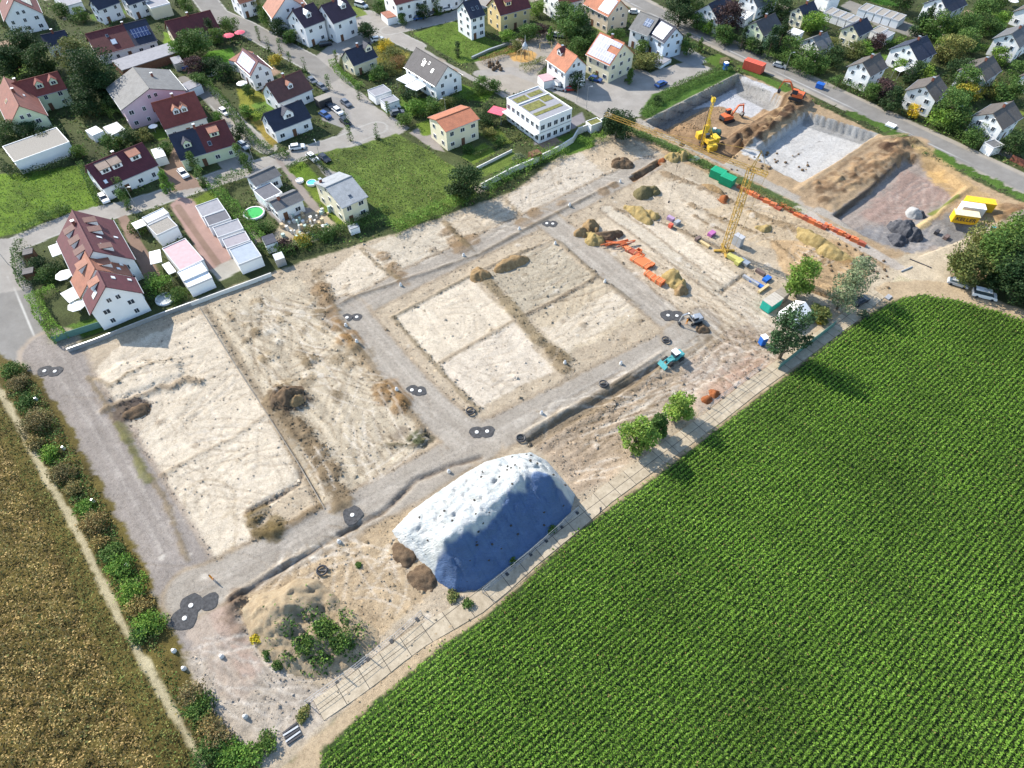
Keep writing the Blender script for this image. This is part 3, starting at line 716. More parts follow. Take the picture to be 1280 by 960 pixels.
def hedge(pts, w, h, tint, label, name='hedge', cat='hedge', dens=60, rough=.25, leaf=.3, kind=None, tint2=None):
    W = GG(pts); rg = np.random.default_rng(len(LABELS)+int(pts[0][0])+13)
    Ps = []
    for i in range(len(W)-1):
        a = np.array(W[i]); b = np.array(W[i+1]); L = np.linalg.norm(b-a)
        n = int(L*(w+h)*dens*.5); t = rg.uniform(0, 1, n); e = (b-a)/L; nrm = np.array([-e[1], e[0]])
        hh = h*(1+rough*np.sin(t*L*1.3+i)*.5+rough*rg.normal(size=n)*.4)
        ww = w*(1+rough*np.sin(t*L*.9+2*i+1)*.6)
        top = rg.uniform(size=n) < .6
        lat = np.where(top, rg.uniform(-.5, .5, n), np.sign(rg.uniform(-1, 1, n))*rg.uniform(.4, .55, n))*ww
        z = np.where(top, hh*rg.uniform(.82, 1.08, n), hh*rg.uniform(0, 1, n))
        xy_ = a+(b-a)*t[:, None]+nrm*lat[:, None]
        Ps.append(np.column_stack([xy_, z]))
    P = np.concatenate(Ps); base = np.array(GREENS[tint]); n = len(P)
    f = 1+.3*np.sin(P[:, 0]*.9)*np.sin(P[:, 1]*1.1)+.22*rg.normal(size=n)
    c = base[None]*np.clip(f, .3, 2)[:, None]
    if tint2:
        m = (np.sin(P[:, 0]*.5+1)*np.sin(P[:, 1]*.6)+.5*rg.normal(size=n)) > .3; c[m] = np.array(GREENS[tint2])*np.clip(f[m], .3, 2)[:, None]
    org = P.mean(0); org[2] = dig(org[0], org[1])
    V, F = quads(P-np.array([org[0], org[1], 0]), leaf, rg)
    o = link(name, np_mesh(name, V, F, [LEAF], rep(c)), None, tuple(org)); return tag(o, label, cat)

# ---- corn field: real rows of leaves
def corn():
    rg = np.random.default_rng(3); W = np.array(field_poly); ang = R(38.6); e = np.array([math.cos(ang), math.sin(ang)]); nr = np.array([-e[1], e[0]])
    sp = .78; P = []
    for k in range(-230, 60):
        off = k*sp; s = np.arange(-80, 220, .125); s = s+rg.uniform(-.1, .1, len(s))
        x = e[0]*s+nr[0]*off; y = e[1]*s+nr[1]*off
        vis = (y > 2) & (y < 150) & (np.abs(x) < 34+.9*(y+36)) ; x, y = x[vis], y[vis]
        if len(x): P.append(np.column_stack([x, y]))
    P = np.concatenate(P); sd = poly_sd(P[:, 0], P[:, 1], [tuple(q) for q in FEW+[(150,105),(200,0),(-20,-20),(-34,2)]])
    nz = np.sin(P[:, 0]*.21+np.sin(P[:, 1]*.13))*np.sin(P[:, 1]*.17+1.3)
    keep = (sd > .3+.4*rg.normal(size=len(P))) & (rg.uniform(size=len(P)) < .96)
    gapy = GG([(1240,395)])[0]
    P = P[keep]; nz = nz[keep]; sd = sd[keep]; n = len(P)
    far = P[:, 1] > 95
    hgt = (1.15+.15*nz)*np.clip(.45+sd/2.5, .4, 1)
    rs = 4
    Q = np.repeat(P, rs, 0); hq = np.repeat(hgt, rs); nq = np.repeat(nz, rs); sq = np.repeat(sd, rs)
    m = len(Q)
    lat = rg.normal(size=m)*.19; al = rg.uniform(-.1, .1, m)
    X = Q[:, 0]+nr[0]*lat+e[0]*al; Y = Q[:, 1]+nr[1]*lat+e[1]*al; Z = hq*(1-.9*np.minimum(1, np.abs(lat)/.38)**1.5)*rg.uniform(.75, 1.1, m)
    V, F = quads(np.column_stack([X, Y, Z]), .31, rg, up=.9, asp=.6)
    pat = np.sin(Q[:, 0]*.08+2)*np.sin(Q[:, 1]*.09)+.6*np.sin(Q[:, 0]*.3+Q[:, 1]*.22)*np.sin(Q[:, 1]*.31)
    f = 1+.12*nq+.16*rg.normal(size=m)+.13*pat
    c = np.array([.092,.190,.022])[None]*np.clip(f, .4, 1.8)[:, None]
    yl = (rg.uniform(size=m) < .10+.05*(pat > .4)+.22*np.exp(-sq/2.5)); c[yl] = np.array([.15,.25,.045])*np.clip(f[yl], .5, 1.5)[:, None]
    br = rg.uniform(size=m) < .012; c[br] = np.array([.18,.14,.06])
    o = link('corn_field', np_mesh('corn_field', V, F, [LEAF], rep(c))); tag(o, 'dense green maize rows filling the field beside the track', 'crop', None, 'stuff')
corn()
# ---- dry crop and wild strips to the west
def scatter(name, label, polypx, dens, hgt, tints, leaf, seed, clump=2.2, wts=None, world=None, kind='stuff', cat='crop', rows=None):
    rg = np.random.default_rng(seed); W = world or GG(polypx); xs = [p[0] for p in W]; ys = [p[1] for p in W]
    ar = (max(xs)-min(xs))*(max(ys)-min(ys)); n = int(ar*dens); X = rg.uniform(min(xs), max(xs), n); Y = rg.uniform(min(ys), max(ys), n)
    sd = poly_sd(X, Y, W); k = (sd > rg.uniform(-.3, .5, n)) & (np.abs(X) < 36+.85*(Y+36)); X, Y, sd = X[k], Y[k], sd[k]; n = len(X)
    r2 = np.random.default_rng(seed+1); nc = int(ar/(clump*clump)*1.4)+4
    # lumpy height: sum of sines with random phases
    ph = r2.uniform(0, 6.28, (6, 3)); L = np.zeros(n)
    for a, b, c_ in ph: 
        t = a; L += np.sin((X*math.cos(t)+Y*math.sin(t))*2.2/clump*(.6+.3*b)+c_)
    L = L/6*1.8
    Z = hgt*(.55+.45*L)*rg.uniform(.5, 1.05, n); Z = np.maximum(Z, .05)
    T = np.array([GREENS[q] for q in tints]); pick = rg.choice(len(tints), n, p=wts); 
    big = np.sin(X*.35+1)*np.sin(Y*.3+2)+.5*rg.normal(size=n)
    c = T[pick]; c = np.where((big > .2)[:, None], T[0], c)
    c = c*np.clip(1+.30*L+.2*rg.normal(size=n), .35, 2)[:, None]
    zb = np.array([dig(x, y) for x, y in zip(X[:1], Y[:1])])[0]
    V, F = quads(np.column_stack([X, Y, Z]), leaf, rg, up=.4)
    o = link(name, np_mesh(name, V, F, [LEAF], rep(c))); return tag(o, label, cat, None, kind)
GREENS['tawny'] = (.20,.16,.07); GREENS['straw'] = (.40,.27,.11); GREENS['straw2'] = (.28,.22,.085); GREENS['dull'] = (.14,.155,.05)
FL = [(-60,500),(-10,516),(8,560),(30,602),(52,645),(78,700),(100,760),(120,800),(150,860),(190,930),(210,1000),(-120,1000)]
scatter('rapeseed_field', 'tall brownish ripening crop filling the western field', FL, 17, 1.5, ['straw','straw2','dull'], .34, 11, 1.6, [.45,.4,.15])
scatter('field_margin', 'low green and olive crop strip beside the narrow footpath', [(-40,450),(-14,486),(6,512),(34,562),(56,605),(84,652),(113,714),(143,778),(168,822),(198,872),(225,917),(252,975),(215,990),(190,930),(150,860),(122,800),(100,760),(78,700),(52,645),(30,602),(5,545),(-50,490)], 15, .8, ['dull','olive','mid'], .3, 12, 1.0, [.5,.3,.2])
scatter('wild_verge', 'wild herbs and grass between the footpath and gravel road', [(4,480),(22,462),(46,480),(80,540),(120,610),(165,700),(205,790),(190,815),(165,790),(130,712),(95,640),(65,590),(48,556),(20,510)], 22, 1.1, ['mid','straw2','bright','dull'], .34, 13, 1.5, [.4,.25,.15,.2])
scatter('wild_verge', 'rough grass and weeds between footpath and southern sand', [(192,800),(212,812),(224,850),(236,880),(258,915),(290,950),(320,975),(262,975),(235,915),(208,870)], 12, .6, ['mid','straw2','olive'], .32, 14, 1.2, [.45,.3,.25])
for i, (x, y, w, h, tn, lb) in enumerate([
 (14,462,5,2.2,'mid','green thicket at the northern end of the footpath'),
 (20,480,5,2.4,'tawny','brown bush just south of the northern green thicket'),
 (33,500,4,1.6,'mid','small green bush beside the first white shaft cover'),
 (44,527,6.5,3,'tawny','large brown bush on the verge of the gravel road'),
 (40,552,4,2.2,'straw2','olive brown bush below the large brown one'),
 (62,566,4.2,1.8,'bright','bright green bush next to the second white shaft cover'),
 (76,592,5,2.4,'tawny','brown bush between two bright green ones'),
 (90,612,5,2.6,'straw2','dull brown bush near the middle of the verge'),
 (104,634,4.6,2,'bright','bright green bush with the third white shaft cover'),
 (116,655,5.4,2.8,'tawny','rust brown bush above the long green thicket'),
 (122,678,3.5,2,'straw2','small brown bush touching the footpath'),
 (138,692,5,2.2,'mid','dark green bush starting the long thicket'),
 (150,708,5,2.2,'bright','bright bush beside the fourth white shaft cover'),
 (163,735,5.4,2.6,'bright','broad light green bush in the long thicket'),
 (172,757,4.5,2.2,'straw2','brownish bush inside the long green thicket'),
 (185,778,5,2.6,'bright','last light green bush before the shaft cones'),
 (178,790,4,2,'mid','dark bush near the end of the thicket'),
 (242,868,4.6,2.6,'tawny','tawny bush north of the sand spoil'),
 (250,885,4.2,2.4,'mid','green bush against the sand spoil'),
 (262,905,4.6,2.6,'straw2','olive bush beside the churned sand'),
 (270,922,4.2,2.2,'tawny','brown bush above the southern green thicket'),
 (262,940,5,2,'mid','green bush near the bottom of the footpath'),
 (285,950,5,2,'bright','light green bush at the southern thicket'),
 (310,946,5,1.8,'bright','grassy green bush between sand and fence'),
 (332,930,3.6,1.6,'mid','green bush beside the stack of fence feet'),
 (378,892,2.2,1.0,'olive','small bush above the stack of fence feet'),
 ]): bush(x, y, w*.9, h*.85, tn, lb)

# ---- site trees (trunk foot given)
tree(582,248,8.2,8.6,'round','dark','dense dark round tree at the corner of the wild meadow',base=True,n=3600)
tree(770,173,8.4,8.4,'round','dark','dark round tree beside the white flat roofed house',base=True,n=3400)
tree(792,562,6.0,8.4,'loose','spring','largest of the three trees beside the concrete track',base=True,n=2600)
tree(820,546,3.4,6.2,'loose','mid','slim small tree between two bigger ones at the track',base=True,n=2600)
tree(845,525,4.9,7.8,'loose','spring','light green tree nearest the teal loader',base=True,n=2800)
tree(994,370,7.4,10.5,'tall','spring','tall light green tree beside the green site containers',base=True,n=2800)
tree(974,448,8.0,13.0,'pine','pine','dark pine standing beside the white site tent',base=True,n=2600)
tree(1046,386,6.4,11,'loose','grey','grey green willow beside the concrete track',base=True,n=1700)
tree(1062,370,6.0,10,'loose','grey','smaller willow next to the dug sandy ground',base=True,n=1500)
tree(1020,398,5,3.2,'loose','olive','brownish low tree between tent and willow',base=True,n=1500)
for i,(x,y,w,h,tn,lb) in enumerate([(1196,350,8,9,'olive','olive green tree at the western edge of the grove'),(1225,345,10,11,'mid','tall round tree behind the parked silver car'),(1250,330,10,12,'mid','tallest tree of the grove east of the yellow containers'),(1275,350,10,11,'dark','dark tree at the shaded eastern grove edge'),(1262,372,10,10,'dark','dark tree behind the white van'),(1290,320,10,12,'mid','big tree where the grove leaves the picture'),(1222,320,8,9,'olive','olive tree on the northern side of the grove'),(1300,385,9,9,'dark','dark tree overhanging the field road'),(1245,362,9,9,'dark','shaded tree between silver car and van')]):
    tree(x,y,w,h,'round',tn,lb,base=True,n=3600)
for x,y,w,h,tn,lb in [(402,792,4.4,3.2,'mid','green bush on top of the shaded side of the dirt mound'),(390,805,4.2,3,'mid','tall bush low on the shaded flank of the dirt mound'),(428,800,4.4,2.6,'mid','bush at the eastern foot of the dirt mound'),(375,738,1.2,.6,'bright','tiny green tuft on the crest of the dirt mound'),(334,818,1.6,.8,'mid','small weed clump at the western mound foot'),(347,830,1.8,.9,'mid','weed clump beside the curved wheel rut'),(321,797,2,1,'gold','yellow flowering clump at the western mound foot'),(400,780,2.4,1.6,'bright','light green bush just below the mound crest'),
   (585,755,2,.9,'mid','weed clump under the white sheeting fence'),(566,745,2,.8,'olive','grass clump at the lower corner of the sheeting'),(640,700,2.2,.9,'mid','weed clump between sheeting and concrete track'),(690,662,2,.8,'mid','tuft beside the eastern sheeting corner'),(448,706,1,.4,'mid','tuft in the churned ground'),(1026,398,2.4,1.2,'gold','yellowish bush between site tent and willow'),(1080,392,2.2,1.4,'grey','grey bush near the willow foot')]:
    bush(x,y,w,h,tn,lb)
hedge([(488,290),(510,280),(530,272),(550,264),(572,254),(588,246)],3.6,1.8,'bright','bright green shrubs below the wild meadow','hedge',rough=.5)
hedge([(604,242),(622,230),(634,222),(648,216)],3.6,1.8,'bright','bright green shrubs beside the garden wall of the orange roof house','hedge',rough=.6)
hedge([(650,214),(668,204),(690,196),(706,190)],3.6,1.8,'bright','bright green shrubs under the long white garden wall','hedge',rough=.6)
hedge([(726,184),(742,178),(758,172)],3.2,1.6,'bright','bright green shrubs next to the dark round tree','hedge',rough=.6)
# ---------------------------------------------------------------- buildings
RED = tiles('red tiles', (.23,.05,.035)); DRED = tiles('dark red tiles', (.13,.025,.025)); MAROON = tiles('maroon tiles', (.105,.02,.03)); ORANGE = tiles('orange tiles', (.42,.15,.075))
BRWN = tiles('brown tiles', (.135,.055,.045)); NAVY = tiles('navy tiles', (.022,.028,.055)); SLATE = tiles('slate tiles', (.12,.12,.125)); GREYT = tiles('grey tiles', (.16,.16,.16)); PURP = tiles('aubergine tiles', (.055,.03,.05))
DGREY = tiles('charcoal tiles', (.075,.07,.075)); LGREY = tiles('light grey tiles', (.30,.32,.34)); TAUPE = tiles('taupe tiles', (.105,.088,.076)); TERR = tiles('terracotta tiles', (.33,.13,.08))
RUSTR = tiles('rusty red tiles', (.22,.07,.05)); TRIMG = plain('grey trim', (.5,.51,.53), .5, .05)
BEIGET = tiles('beige tiles', (.26,.19,.15))
WHITE = plain('white render', (.80,.80,.80), .85, .04, .4); CREAMW = plain('cream render', (.72,.66,.48), .85, .05, .4); YELW = plain('yellow render', (.66,.52,.26), .85, .05, .4)
PINKW = plain('pink render', (.62,.46,.52), .85, .05, .4); GREENW = plain('pale green render', (.60,.66,.46), .85, .05, .4); BEIGEW = plain('beige render', (.58,.49,.38), .85, .05, .4); BLUEW = plain('pale blue render', (.60,.68,.78), .85, .05, .4)
TRIM = plain('white trim', (.8,.8,.8), .5, .03); METAL = plain('zinc', (.42,.44,.46), .4, .1, 2, .6); GRAVELR = plain('roof gravel', (.27,.25,.22), .95, .3, 5, bumpy=.5); BITU = plain('roof felt', (.25,.25,.27), .9, .12, 1.2)
DARKF = plain('dark frame', (.04,.04,.045), .5, .1); WOODB = plain('brown timber', (.14,.07,.04), .8, .25, 3); BRICK = plain('chimney brick', (.22,.08,.055), .9, .25, 6); CLOTH = plain('white canvas', (.82,.82,.80), .8, .03)
GLASS = glassmat(); SOLB = solarmat('blue solar cells', (.03,.045,.12), (.42,.45,.52)); SOLW = solarmat('solar cells with painted reflection', (.30,.31,.45), (.72,.72,.80)); SOLG = solarmat('grey solar cells', (.12,.15,.22), (.55,.6,.66))  # SOLW: sky reflection put into the pale base colour of the cells
PINKT = plain('pink roof sheet', (.46,.30,.32), .7, .1, 1.2); GREENR = plain('sedum planting', (.15,.15,.045), .95, .5, 1.6, bumpy=.6); REDS = plain('red awning', (.7,.12,.17), .8, .08)
def _win():
    m = MB(); m.box(-.5,.5,-.05,.05,-.5,.5); f = m.mesh('window', [TRIM])
    m = MB(); m.box(-.42,-.03,-.03,.065,-.42,.42); m.box(.03,.42,-.03,.065,-.42,.42); p = m.mesh('pane', [GLASS])
    m = MB(); m.box(-.5,.5,-.05,.05,0,1); d = m.mesh('door', [WOODB])
    m = MB(); m.box(-.5,.5,-.5,.5,-.06,.06); sk = m.mesh('skylight', [METAL]); m = MB(); m.box(-.42,.42,-.42,.42,0,.075); sp = m.mesh('pane', [GLASS])
    m = MB(); m.box(-.42,.42,-.42,.42,0,.075); spw = m.mesh('pane', [plain('bright blind', (.78,.78,.8), .3, .02)])
    return f, p, d, sk, sp, spw
WF, WP, DR, SK, SKP, SKW = _win()
def window(par, x, y, z, rz, w, h):
    rz = (math.pi if y < 0 else 0) if rz == 0 else (-math.pi/2 if x > 0 else math.pi/2)
    f = link('window', WF, par, (x, y, z), (0, 0, rz), (w, 1, h)); link('pane', WP, f)
def gable_unit(par, L, w, he, hr, wall, roof, oh=.45, og=.35, roofs=None, thick=.2, x0=None, yc=0):
    """walls + roof in local coordinates, ridge along x"""
    tp = (hr-he)/w; a = L/2-og; b = w-oh; ze = he+oh*tp-thick*1.15
    m = MB(); m.prismx([(-b,-1.2),(b,-1.2),(b,ze),(0,hr-thick*1.15),(-b,ze)], -a, a); wl = m.obj('wall', wall, par)
    roofs = roofs or [(roof, 0, 1)]; first = None
    for mt, t0, t1 in roofs:
        m = MB(); xa = -L/2+L*t0; xb = -L/2+L*t1
        m.prismx([(-w,he),(-w,he-thick),(0,hr-thick),(w,he-thick),(w,he),(0,hr)], xa, xb)
        m.bar((xa,0,hr+.03),(xb,0,hr+.03),.13,6); first = m.obj('roof', mt, par) if first is None else (m.obj('roof', mt, par), first)[1]
    for s in (-1, 1):
        m = MB(); m.bar((-L/2,s*(w+.06),he-.08),(L/2,s*(w+.06),he-.08),.08,6); m.obj('gutter', METAL, par)
    return wl, first, tp
def dormer(par, spec, L, w, he, hr, wall):
    s, t, a, dw, kind, rf = spec
    x = -L/2+L*t; tp = (hr-he)/w; y0 = s*a*w; z0 = hr-tp*a*w; hh = 1.25
    e = link('dormer', None, par, (x, y0, z0), (0, 0, 0 if s > 0 else math.pi)) if False else None
    m = MB(); q = math.pi if s < 0 else 0; M = Matrix.Translation((x, y0, z0)) @ Matrix.Rotation(q, 4, 'Z'); 
    dep = hh/tp*1.02
    if kind == 'gable':
        hg = hh+dw*.45; dp2 = hg/tp
        m.M = M; m.add([(-dw/2,0,-.3),(dw/2,0,-.3),(dw/2,0,hh),(0,0,hg),(-dw/2,0,hh),(-dw/2,-dep,-.3),(dw/2,-dep,-.3),(dw/2,-dep,hh),(0,-dp2,hg),(-dw/2,-dep,hh)],
              [(0,1,2,3,4),(1,6,7,2),(0,4,9,5),(5,9,8,7,6)])
        d = m.obj('dormer', wall, par)
        m = MB(); m.M = M; o = .22; k = .45*2
        for sg in (-1, 1):
            A_ = (0, .2, hg+.08); B_ = (sg*(dw/2+o), .2, hh+.08-o*k); C_ = (sg*(dw/2+o), -(hh+.0-o*k)/tp, hh+.08-o*k); D_ = (0, -dp2-.1, hg+.08)
            th = Vector((0,0,-.12)); vs = [A_, B_, C_, D_]; vs += [tuple(Vector(v)+th) for v in vs]
            m.add(vs, [(0,1,2,3),(7,6,5,4),(0,4,5,1),(1,5,6,2),(2,6,7,3),(3,7,4,0)])
        m.obj('dormer_roof', rf, d)
    else:
        m.M = M; m.add([(-dw/2,0,-.3),(dw/2,0,-.3),(dw/2,0,hh),(-dw/2,0,hh),(-dw/2,-dep,-.3),(dw/2,-dep,-.3),(dw/2,-dep*1.25,hh+.35),(-dw/2,-dep*1.25,hh+.35)],
              [(0,1,2,3),(1,5,6,2),(0,3,7,4),(4,7,6,5)])
        d = m.obj('dormer', wall, par)
        m = MB(); m.M = M; o = .2; dd = (hh+.5)/tp*1.15
        vs = [(-dw/2-o,.25,hh+.05),(dw/2+o,.25,hh+.05),(dw/2+o,-dd,hh+.05+dd*.3),(-dw/2-o,-dd,hh+.05+dd*.3)]; vs += [(a_,b_,c_-.14) for a_,b_,c_ in vs]
        m.add(vs, [(0,1,2,3),(7,6,5,4),(0,4,5,1),(1,5,6,2),(2,6,7,3),(3,7,4,0)]); m.obj('dormer_roof', rf, d)
    yy = y0+s*.03; f = link('dormer_window', WF, d, (x, yy, z0+.62), (0,0,0), (min(dw*.7, 1.6), 1, .95)); link('pane', WP, f)
def slope_rot(s, tp): return (math.atan(tp)*(-1 if s > 0 else 1), 0, 0)
def house(r0, r1, e, he, pitch, wall, roof, label, cat='house', name='house', group=None, oh=.45, roofs=None, dormers=(), sky=(), solar=(), chim=((.5,.0),), wins=True, storeys=None, attic=True, gnd=0, wcol=None, ext=()):
    hr = he+4
    for _ in range(12):
        a = G(*r0, hr+gnd); b = G(*r1, hr+gnd); c = G(*e, he+gnd)
        d = Vector((b.x-a.x, b.y-a.y)); L = d.length; d.normalize(); n = Vector((-d.y, d.x)); w = (Vector((c.x-a.x, c.y-a.y))).dot(n)
        sgn = 1 if w > 0 else -1; w = abs(w); hr = .5*hr+.5*(he+w*math.tan(R(pitch)))
    if sgn < 0: d = -d    # local +y must point to the visible eave side
    mid = (a+b)/2; o = empty(name, (mid.x, mid.y, gnd), math.atan2(d.y, d.x)); tag(o, label, cat, group)
    flip = (sgn < 0)       # then r0 is at +x
    T = (lambda t: 1-t) if flip else (lambda t: t)
    if roofs: roofs = [(mt, min(T(p), T(q)), max(T(p), T(q))) for mt, p, q in roofs]
    wl, rf, tp = gable_unit(o, L, w, he, hr, wall, roof, oh, roofs=roofs)
    b_ = w-oh; a_ = L/2-.35
    st = storeys or max(1, int(round(he/2.75)))
    if wins:
        for s in (1, -1):
            n_ = max(2, int(2*a_/3.1))
            for k in range(st):
                z = (he/st)*k+1.55
                if z > he-.5: continue
                for i in range(n_):
                    x = -a_+2*a_*(i+.5)/n_
                    if k == 0 and i == n_//2: link('door', DR, o, (x, s*(b_+.03), 0), None, (1.1, 1, 2.1)); continue
                    window(o, x, s*(b_+.03), z, 0, random.choice([1.0, 1.3, 1.5]), random.choice([1.2, 1.2, 1.35]))
        for s in (1, -1):
            n_ = max(2, int(2*b_/3.4))
            for k in range(st):
                z = (he/st)*k+1.55
                for i in range(n_):
                    y = -b_+2*b_*(i+.5)/n_
                    window(o, s*(a_+.03), y, z, R(90), random.choice([1.0, 1.2, 1.4]), 1.25)
            if hr-he > 2.2:
                for y in ((-.9, .9) if b_ > 3.5 else (0,)): window(o, s*(a_+.03), y, he+.75+(hr-he)*.12, R(90), .95, 1.15)
    for t, a2 in chim:
        x = -L/2+L*T(t); y = a2*w; z = hr-abs(y)*tp
        m = MB(); m.box(x-.3,x+.3,y-.3,y+.3,z-.7,z+1.0); c_ = m.obj('chimney', BRICK, o); m = MB(); m.box(x-.38,x+.38,y-.38,y+.38,z+1.0,z+1.1); m.obj('chimney_cap', METAL, c_)
    for s, t, a2, w2, h2, br in sky:
        x = -L/2+L*T(t); y = s*a2*w; z = hr-a2*w*tp
        k = link('skylight', SK, rf, (x, y, z+.05), slope_rot(s, tp), (w2, h2, 1)); link('pane', SKW if br else SKP, k)
    for s, t0, t1, a0, a1, mt in solar:
        xa, xb = sorted((-L/2+L*T(t0), -L/2+L*T(t1))); ln = (a1-a0)*w*math.sqrt(1+tp*tp)
        m = MB(); m.box(0, xb-xa, -ln/2, ln/2, 0, .07); ac = (a0+a1)/2
        m.obj('solar_array', mt, rf, (xa, s*ac*w, hr-ac*w*tp+.1), slope_rot(s, tp))
    for sp in dormers: dormer(o, (sp[0], T(sp[1]), *sp[2:]), L, w, he, hr, wcol or wall)
    return o
def quadpx(A_, B_, C_, h):
    """rectangle through three roof corner pixels at height h (B is the corner between A and C)"""
    a, b, c = G(*A_, h), G(*B_, h), G(*C_, h); d = Vector((b.x-a.x, b.y-a.y)); L = d.length; d.normalize(); n = Vector((-d.y, d.x)); w = Vector((c.x-b.x, c.y-b.y)).dot(n)
    ctr = Vector((a.x, a.y))+d*L/2+n*w/2
    return ctr, math.atan2(d.y, d.x), L, abs(w), (1 if w > 0 else -1)
def flat(A_, B_, C_, h, wall, top, label, cat='garage', name='garage', group=None, parapet=.15, trim=True, door=None, wins=0, open_=False, gnd=0, rise=0):
    c, rz, L, w, sg = quadpx(A_, B_, C_, h+gnd)
    o = empty(name, (c.x, c.y, gnd), rz); tag(o, label, cat, group)
    if open_:
        for sx in (-1, 1):
            for sy in (-1, 1):
                m = MB(); m.box(sx*(L/2-.15)-.06, sx*(L/2-.15)+.06, sy*(w/2-.15)-.06, sy*(w/2-.15)+.06, -.2, h-.12); m.obj('post', METAL, o)
        m = MB(); m.box(-L/2, L/2, -w/2, w/2, h-.12, h)
        nr = max(3, int(L/.9))
        for i in range(nr+1): x = -L/2+L*i/nr; m.box(max(x-.03,-L/2+.001), min(x+.03,L/2-.001), -w/2+.05, w/2-.05, h-.01, h+.04)
        m.obj('roof', top, o); return o
    m = MB(); m.box(-L/2+.06, L/2-.06, -w/2+.06, w/2-.06, -1.2, h-.06); m.obj('wall', wall, o)
    m = MB(); m.box(-L/2+.05, L/2-.05, -w/2+.05, w/2-.05, h-.2, h); m.obj('roof', top, o)
    if trim:
        m = MB(); t = .16; z0, z1 = h-.3, h+parapet
        m.box(-L/2, L/2, -w/2, -w/2+t, z0, z1); m.box(-L/2, L/2, w/2-t, w/2, z0, z1); m.box(-L/2, -L/2+t, -w/2+t, w/2-t, z0, z1); m.box(L/2-t, L/2, -w/2+t, w/2-t, z0, z1); m.obj('roof_edge', TRIMG if cat == 'garage' else TRIM, o)
    if door:
        sx, dw = door; n = max(1, int(w/3))
        for i in range(n): 
            y = -w/2+w*(i+.5)/n; m = MB(); m.box(-.05,.05,-dw/2,dw/2,0,2.1); m.obj('garage_door', METAL, o, (sx*(L/2), y, 0))
    for i in range(wins):
        for s in (1, -1): window(o, -L/2+L*(i+.5)/wins, s*(w/2-.03), h*.5+.2, 0, 1.3, 1.0)
    return o

# ---- western town
house((10,-18),(17,0),(54,19),5.2,42,WHITE,DRED,'white gabled house with steep dark red roof at the northwest corner',solar=((1,.3,.8,.3,.7,SOLB),),sky=((-1,.6,.4,.8,1.2,1),))
house((14,104),(72,89),(86,110.5),4.8,40,GREENW,RED,'pale green walled wing with two white dormers on a red roof',dormers=((1,.5,.62,2.0,'gable',RED),(1,.8,.62,2.0,'gable',RED)),chim=((.1,.0),))
house((4.7,96),(23.4,132),(58,141),4.6,42,GREENW,RUSTR,'pale yellow gabled house with orange red roof under big trees',sky=((1,.5,.45,1.2,.5,1),(-1,.5,.5,1.6,1.2,0)),chim=((.5,.1),))
flat((3,183.5),(18,203),(93,184.5),3.6,WHITE,GRAVELR,'long white bungalow with flat gravelled roof and square chimney','house','bungalow',wins=4)
house((50,44),(81,37.5),(90,53),3.6,38,WHITE,NAVY,'low dark blue roofed house hidden between two big trees')
house((106,42.5),(182,23.5),(199,50),3.2,35,WHITE,DRED,'long semi detached house with half red and half blue roof',roofs=[(DRED,0,.62),(NAVY,.62,1)],sky=((1,.35,.6,1.6,1.8,1),(1,.3,.3,.8,1,0)),solar=((1,.66,.95,.3,.7,SOLB),),chim=((.62,-.1),))
flat((139,76),(152,88),(225,66),2.8,WOODB,BITU,'long low carport row with grey felt roof','carport','carport',trim=False)
house((166,84),(186.6,110.6),(230.6,109.5),6.2,20,PINKW,GREYT,'pink rendered house with shallow grey roof',chim=((.4,.35),),solar=())
house((188.5,129),(243,114),(263,145.5),3.6,42,WHITE,RED,'red roofed house with twin pointed dormers',dormers=((1,.42,.6,1.7,'gable',TERR),(1,.6,.6,1.7,'gable',TERR)))
house((210,169),(281,149),(296.6,180),3.6,42,GREENW,DRED,'semi detached house with navy half and dark red half roof',roofs=[(NAVY,0,.46),(DRED,.46,1)],dormers=((1,.22,.62,2.0,'gable',NAVY),(1,.72,.5,2.4,'shed',TERR)),sky=((1,.58,.7,.9,1.2,0),),chim=((.46,0),))
house((106,207.5),(178,178),(197,207),3.6,40,WHITE,MAROON,'maroon roofed semi detached house with three beige dormers',dormers=((1,.22,.52,2.4,'shed',BEIGET),(1,.42,.52,2.4,'shed',BEIGET),(1,.75,.5,2.6,'shed',TERR)),chim=((.5,-.15),),sky=((1,.12,.8,.8,1,1),))
# terrace at the corner
house((90,262.5),(116,313.5),(166,318.5),5.6,42,WHITE,MAROON,'northern row house with deep maroon roof and several long dormers',name='row_house',dormers=((1,.22,.5,1.8,'shed',BRWN),(1,.45,.5,1.8,'shed',BRWN),(1,.85,.55,1.6,'shed',BRWN),(-1,.25,.55,1.8,'shed',BRWN),(-1,.5,.55,1.8,'shed',BRWN),(-1,.75,.55,1.8,'shed',BRWN)),sky=((1,.6,.35,.7,1.1,1),(1,.78,.35,.7,1.1,1),(1,.5,.8,.7,.9,1)),chim=((.25,-.15),))
house((106,315),(118.5,336.5),(164.5,342),5.0,42,WHITE,TERR,'middle row house with brick orange roof and roof terrace',name='row_house',dormers=((1,.55,.55,2.0,'shed',TERR),(-1,.3,.5,2.0,'shed',TERR)),sky=((1,.4,.85,.9,.8,1),(1,.7,.7,.9,.8,1)),chim=())
house((121.7,338),(131.7,358.5),(177.5,363.5),5.2,42,WHITE,MAROON,'southern row house with white gable facing the pale plot',name='row_house',dormers=((-1,.3,.5,1.8,'shed',TERR),),sky=((1,.3,.35,1.0,.8,1),(-1,.62,.5,1.4,1.8,1),(1,.25,.8,.8,.8,1)),chim=())
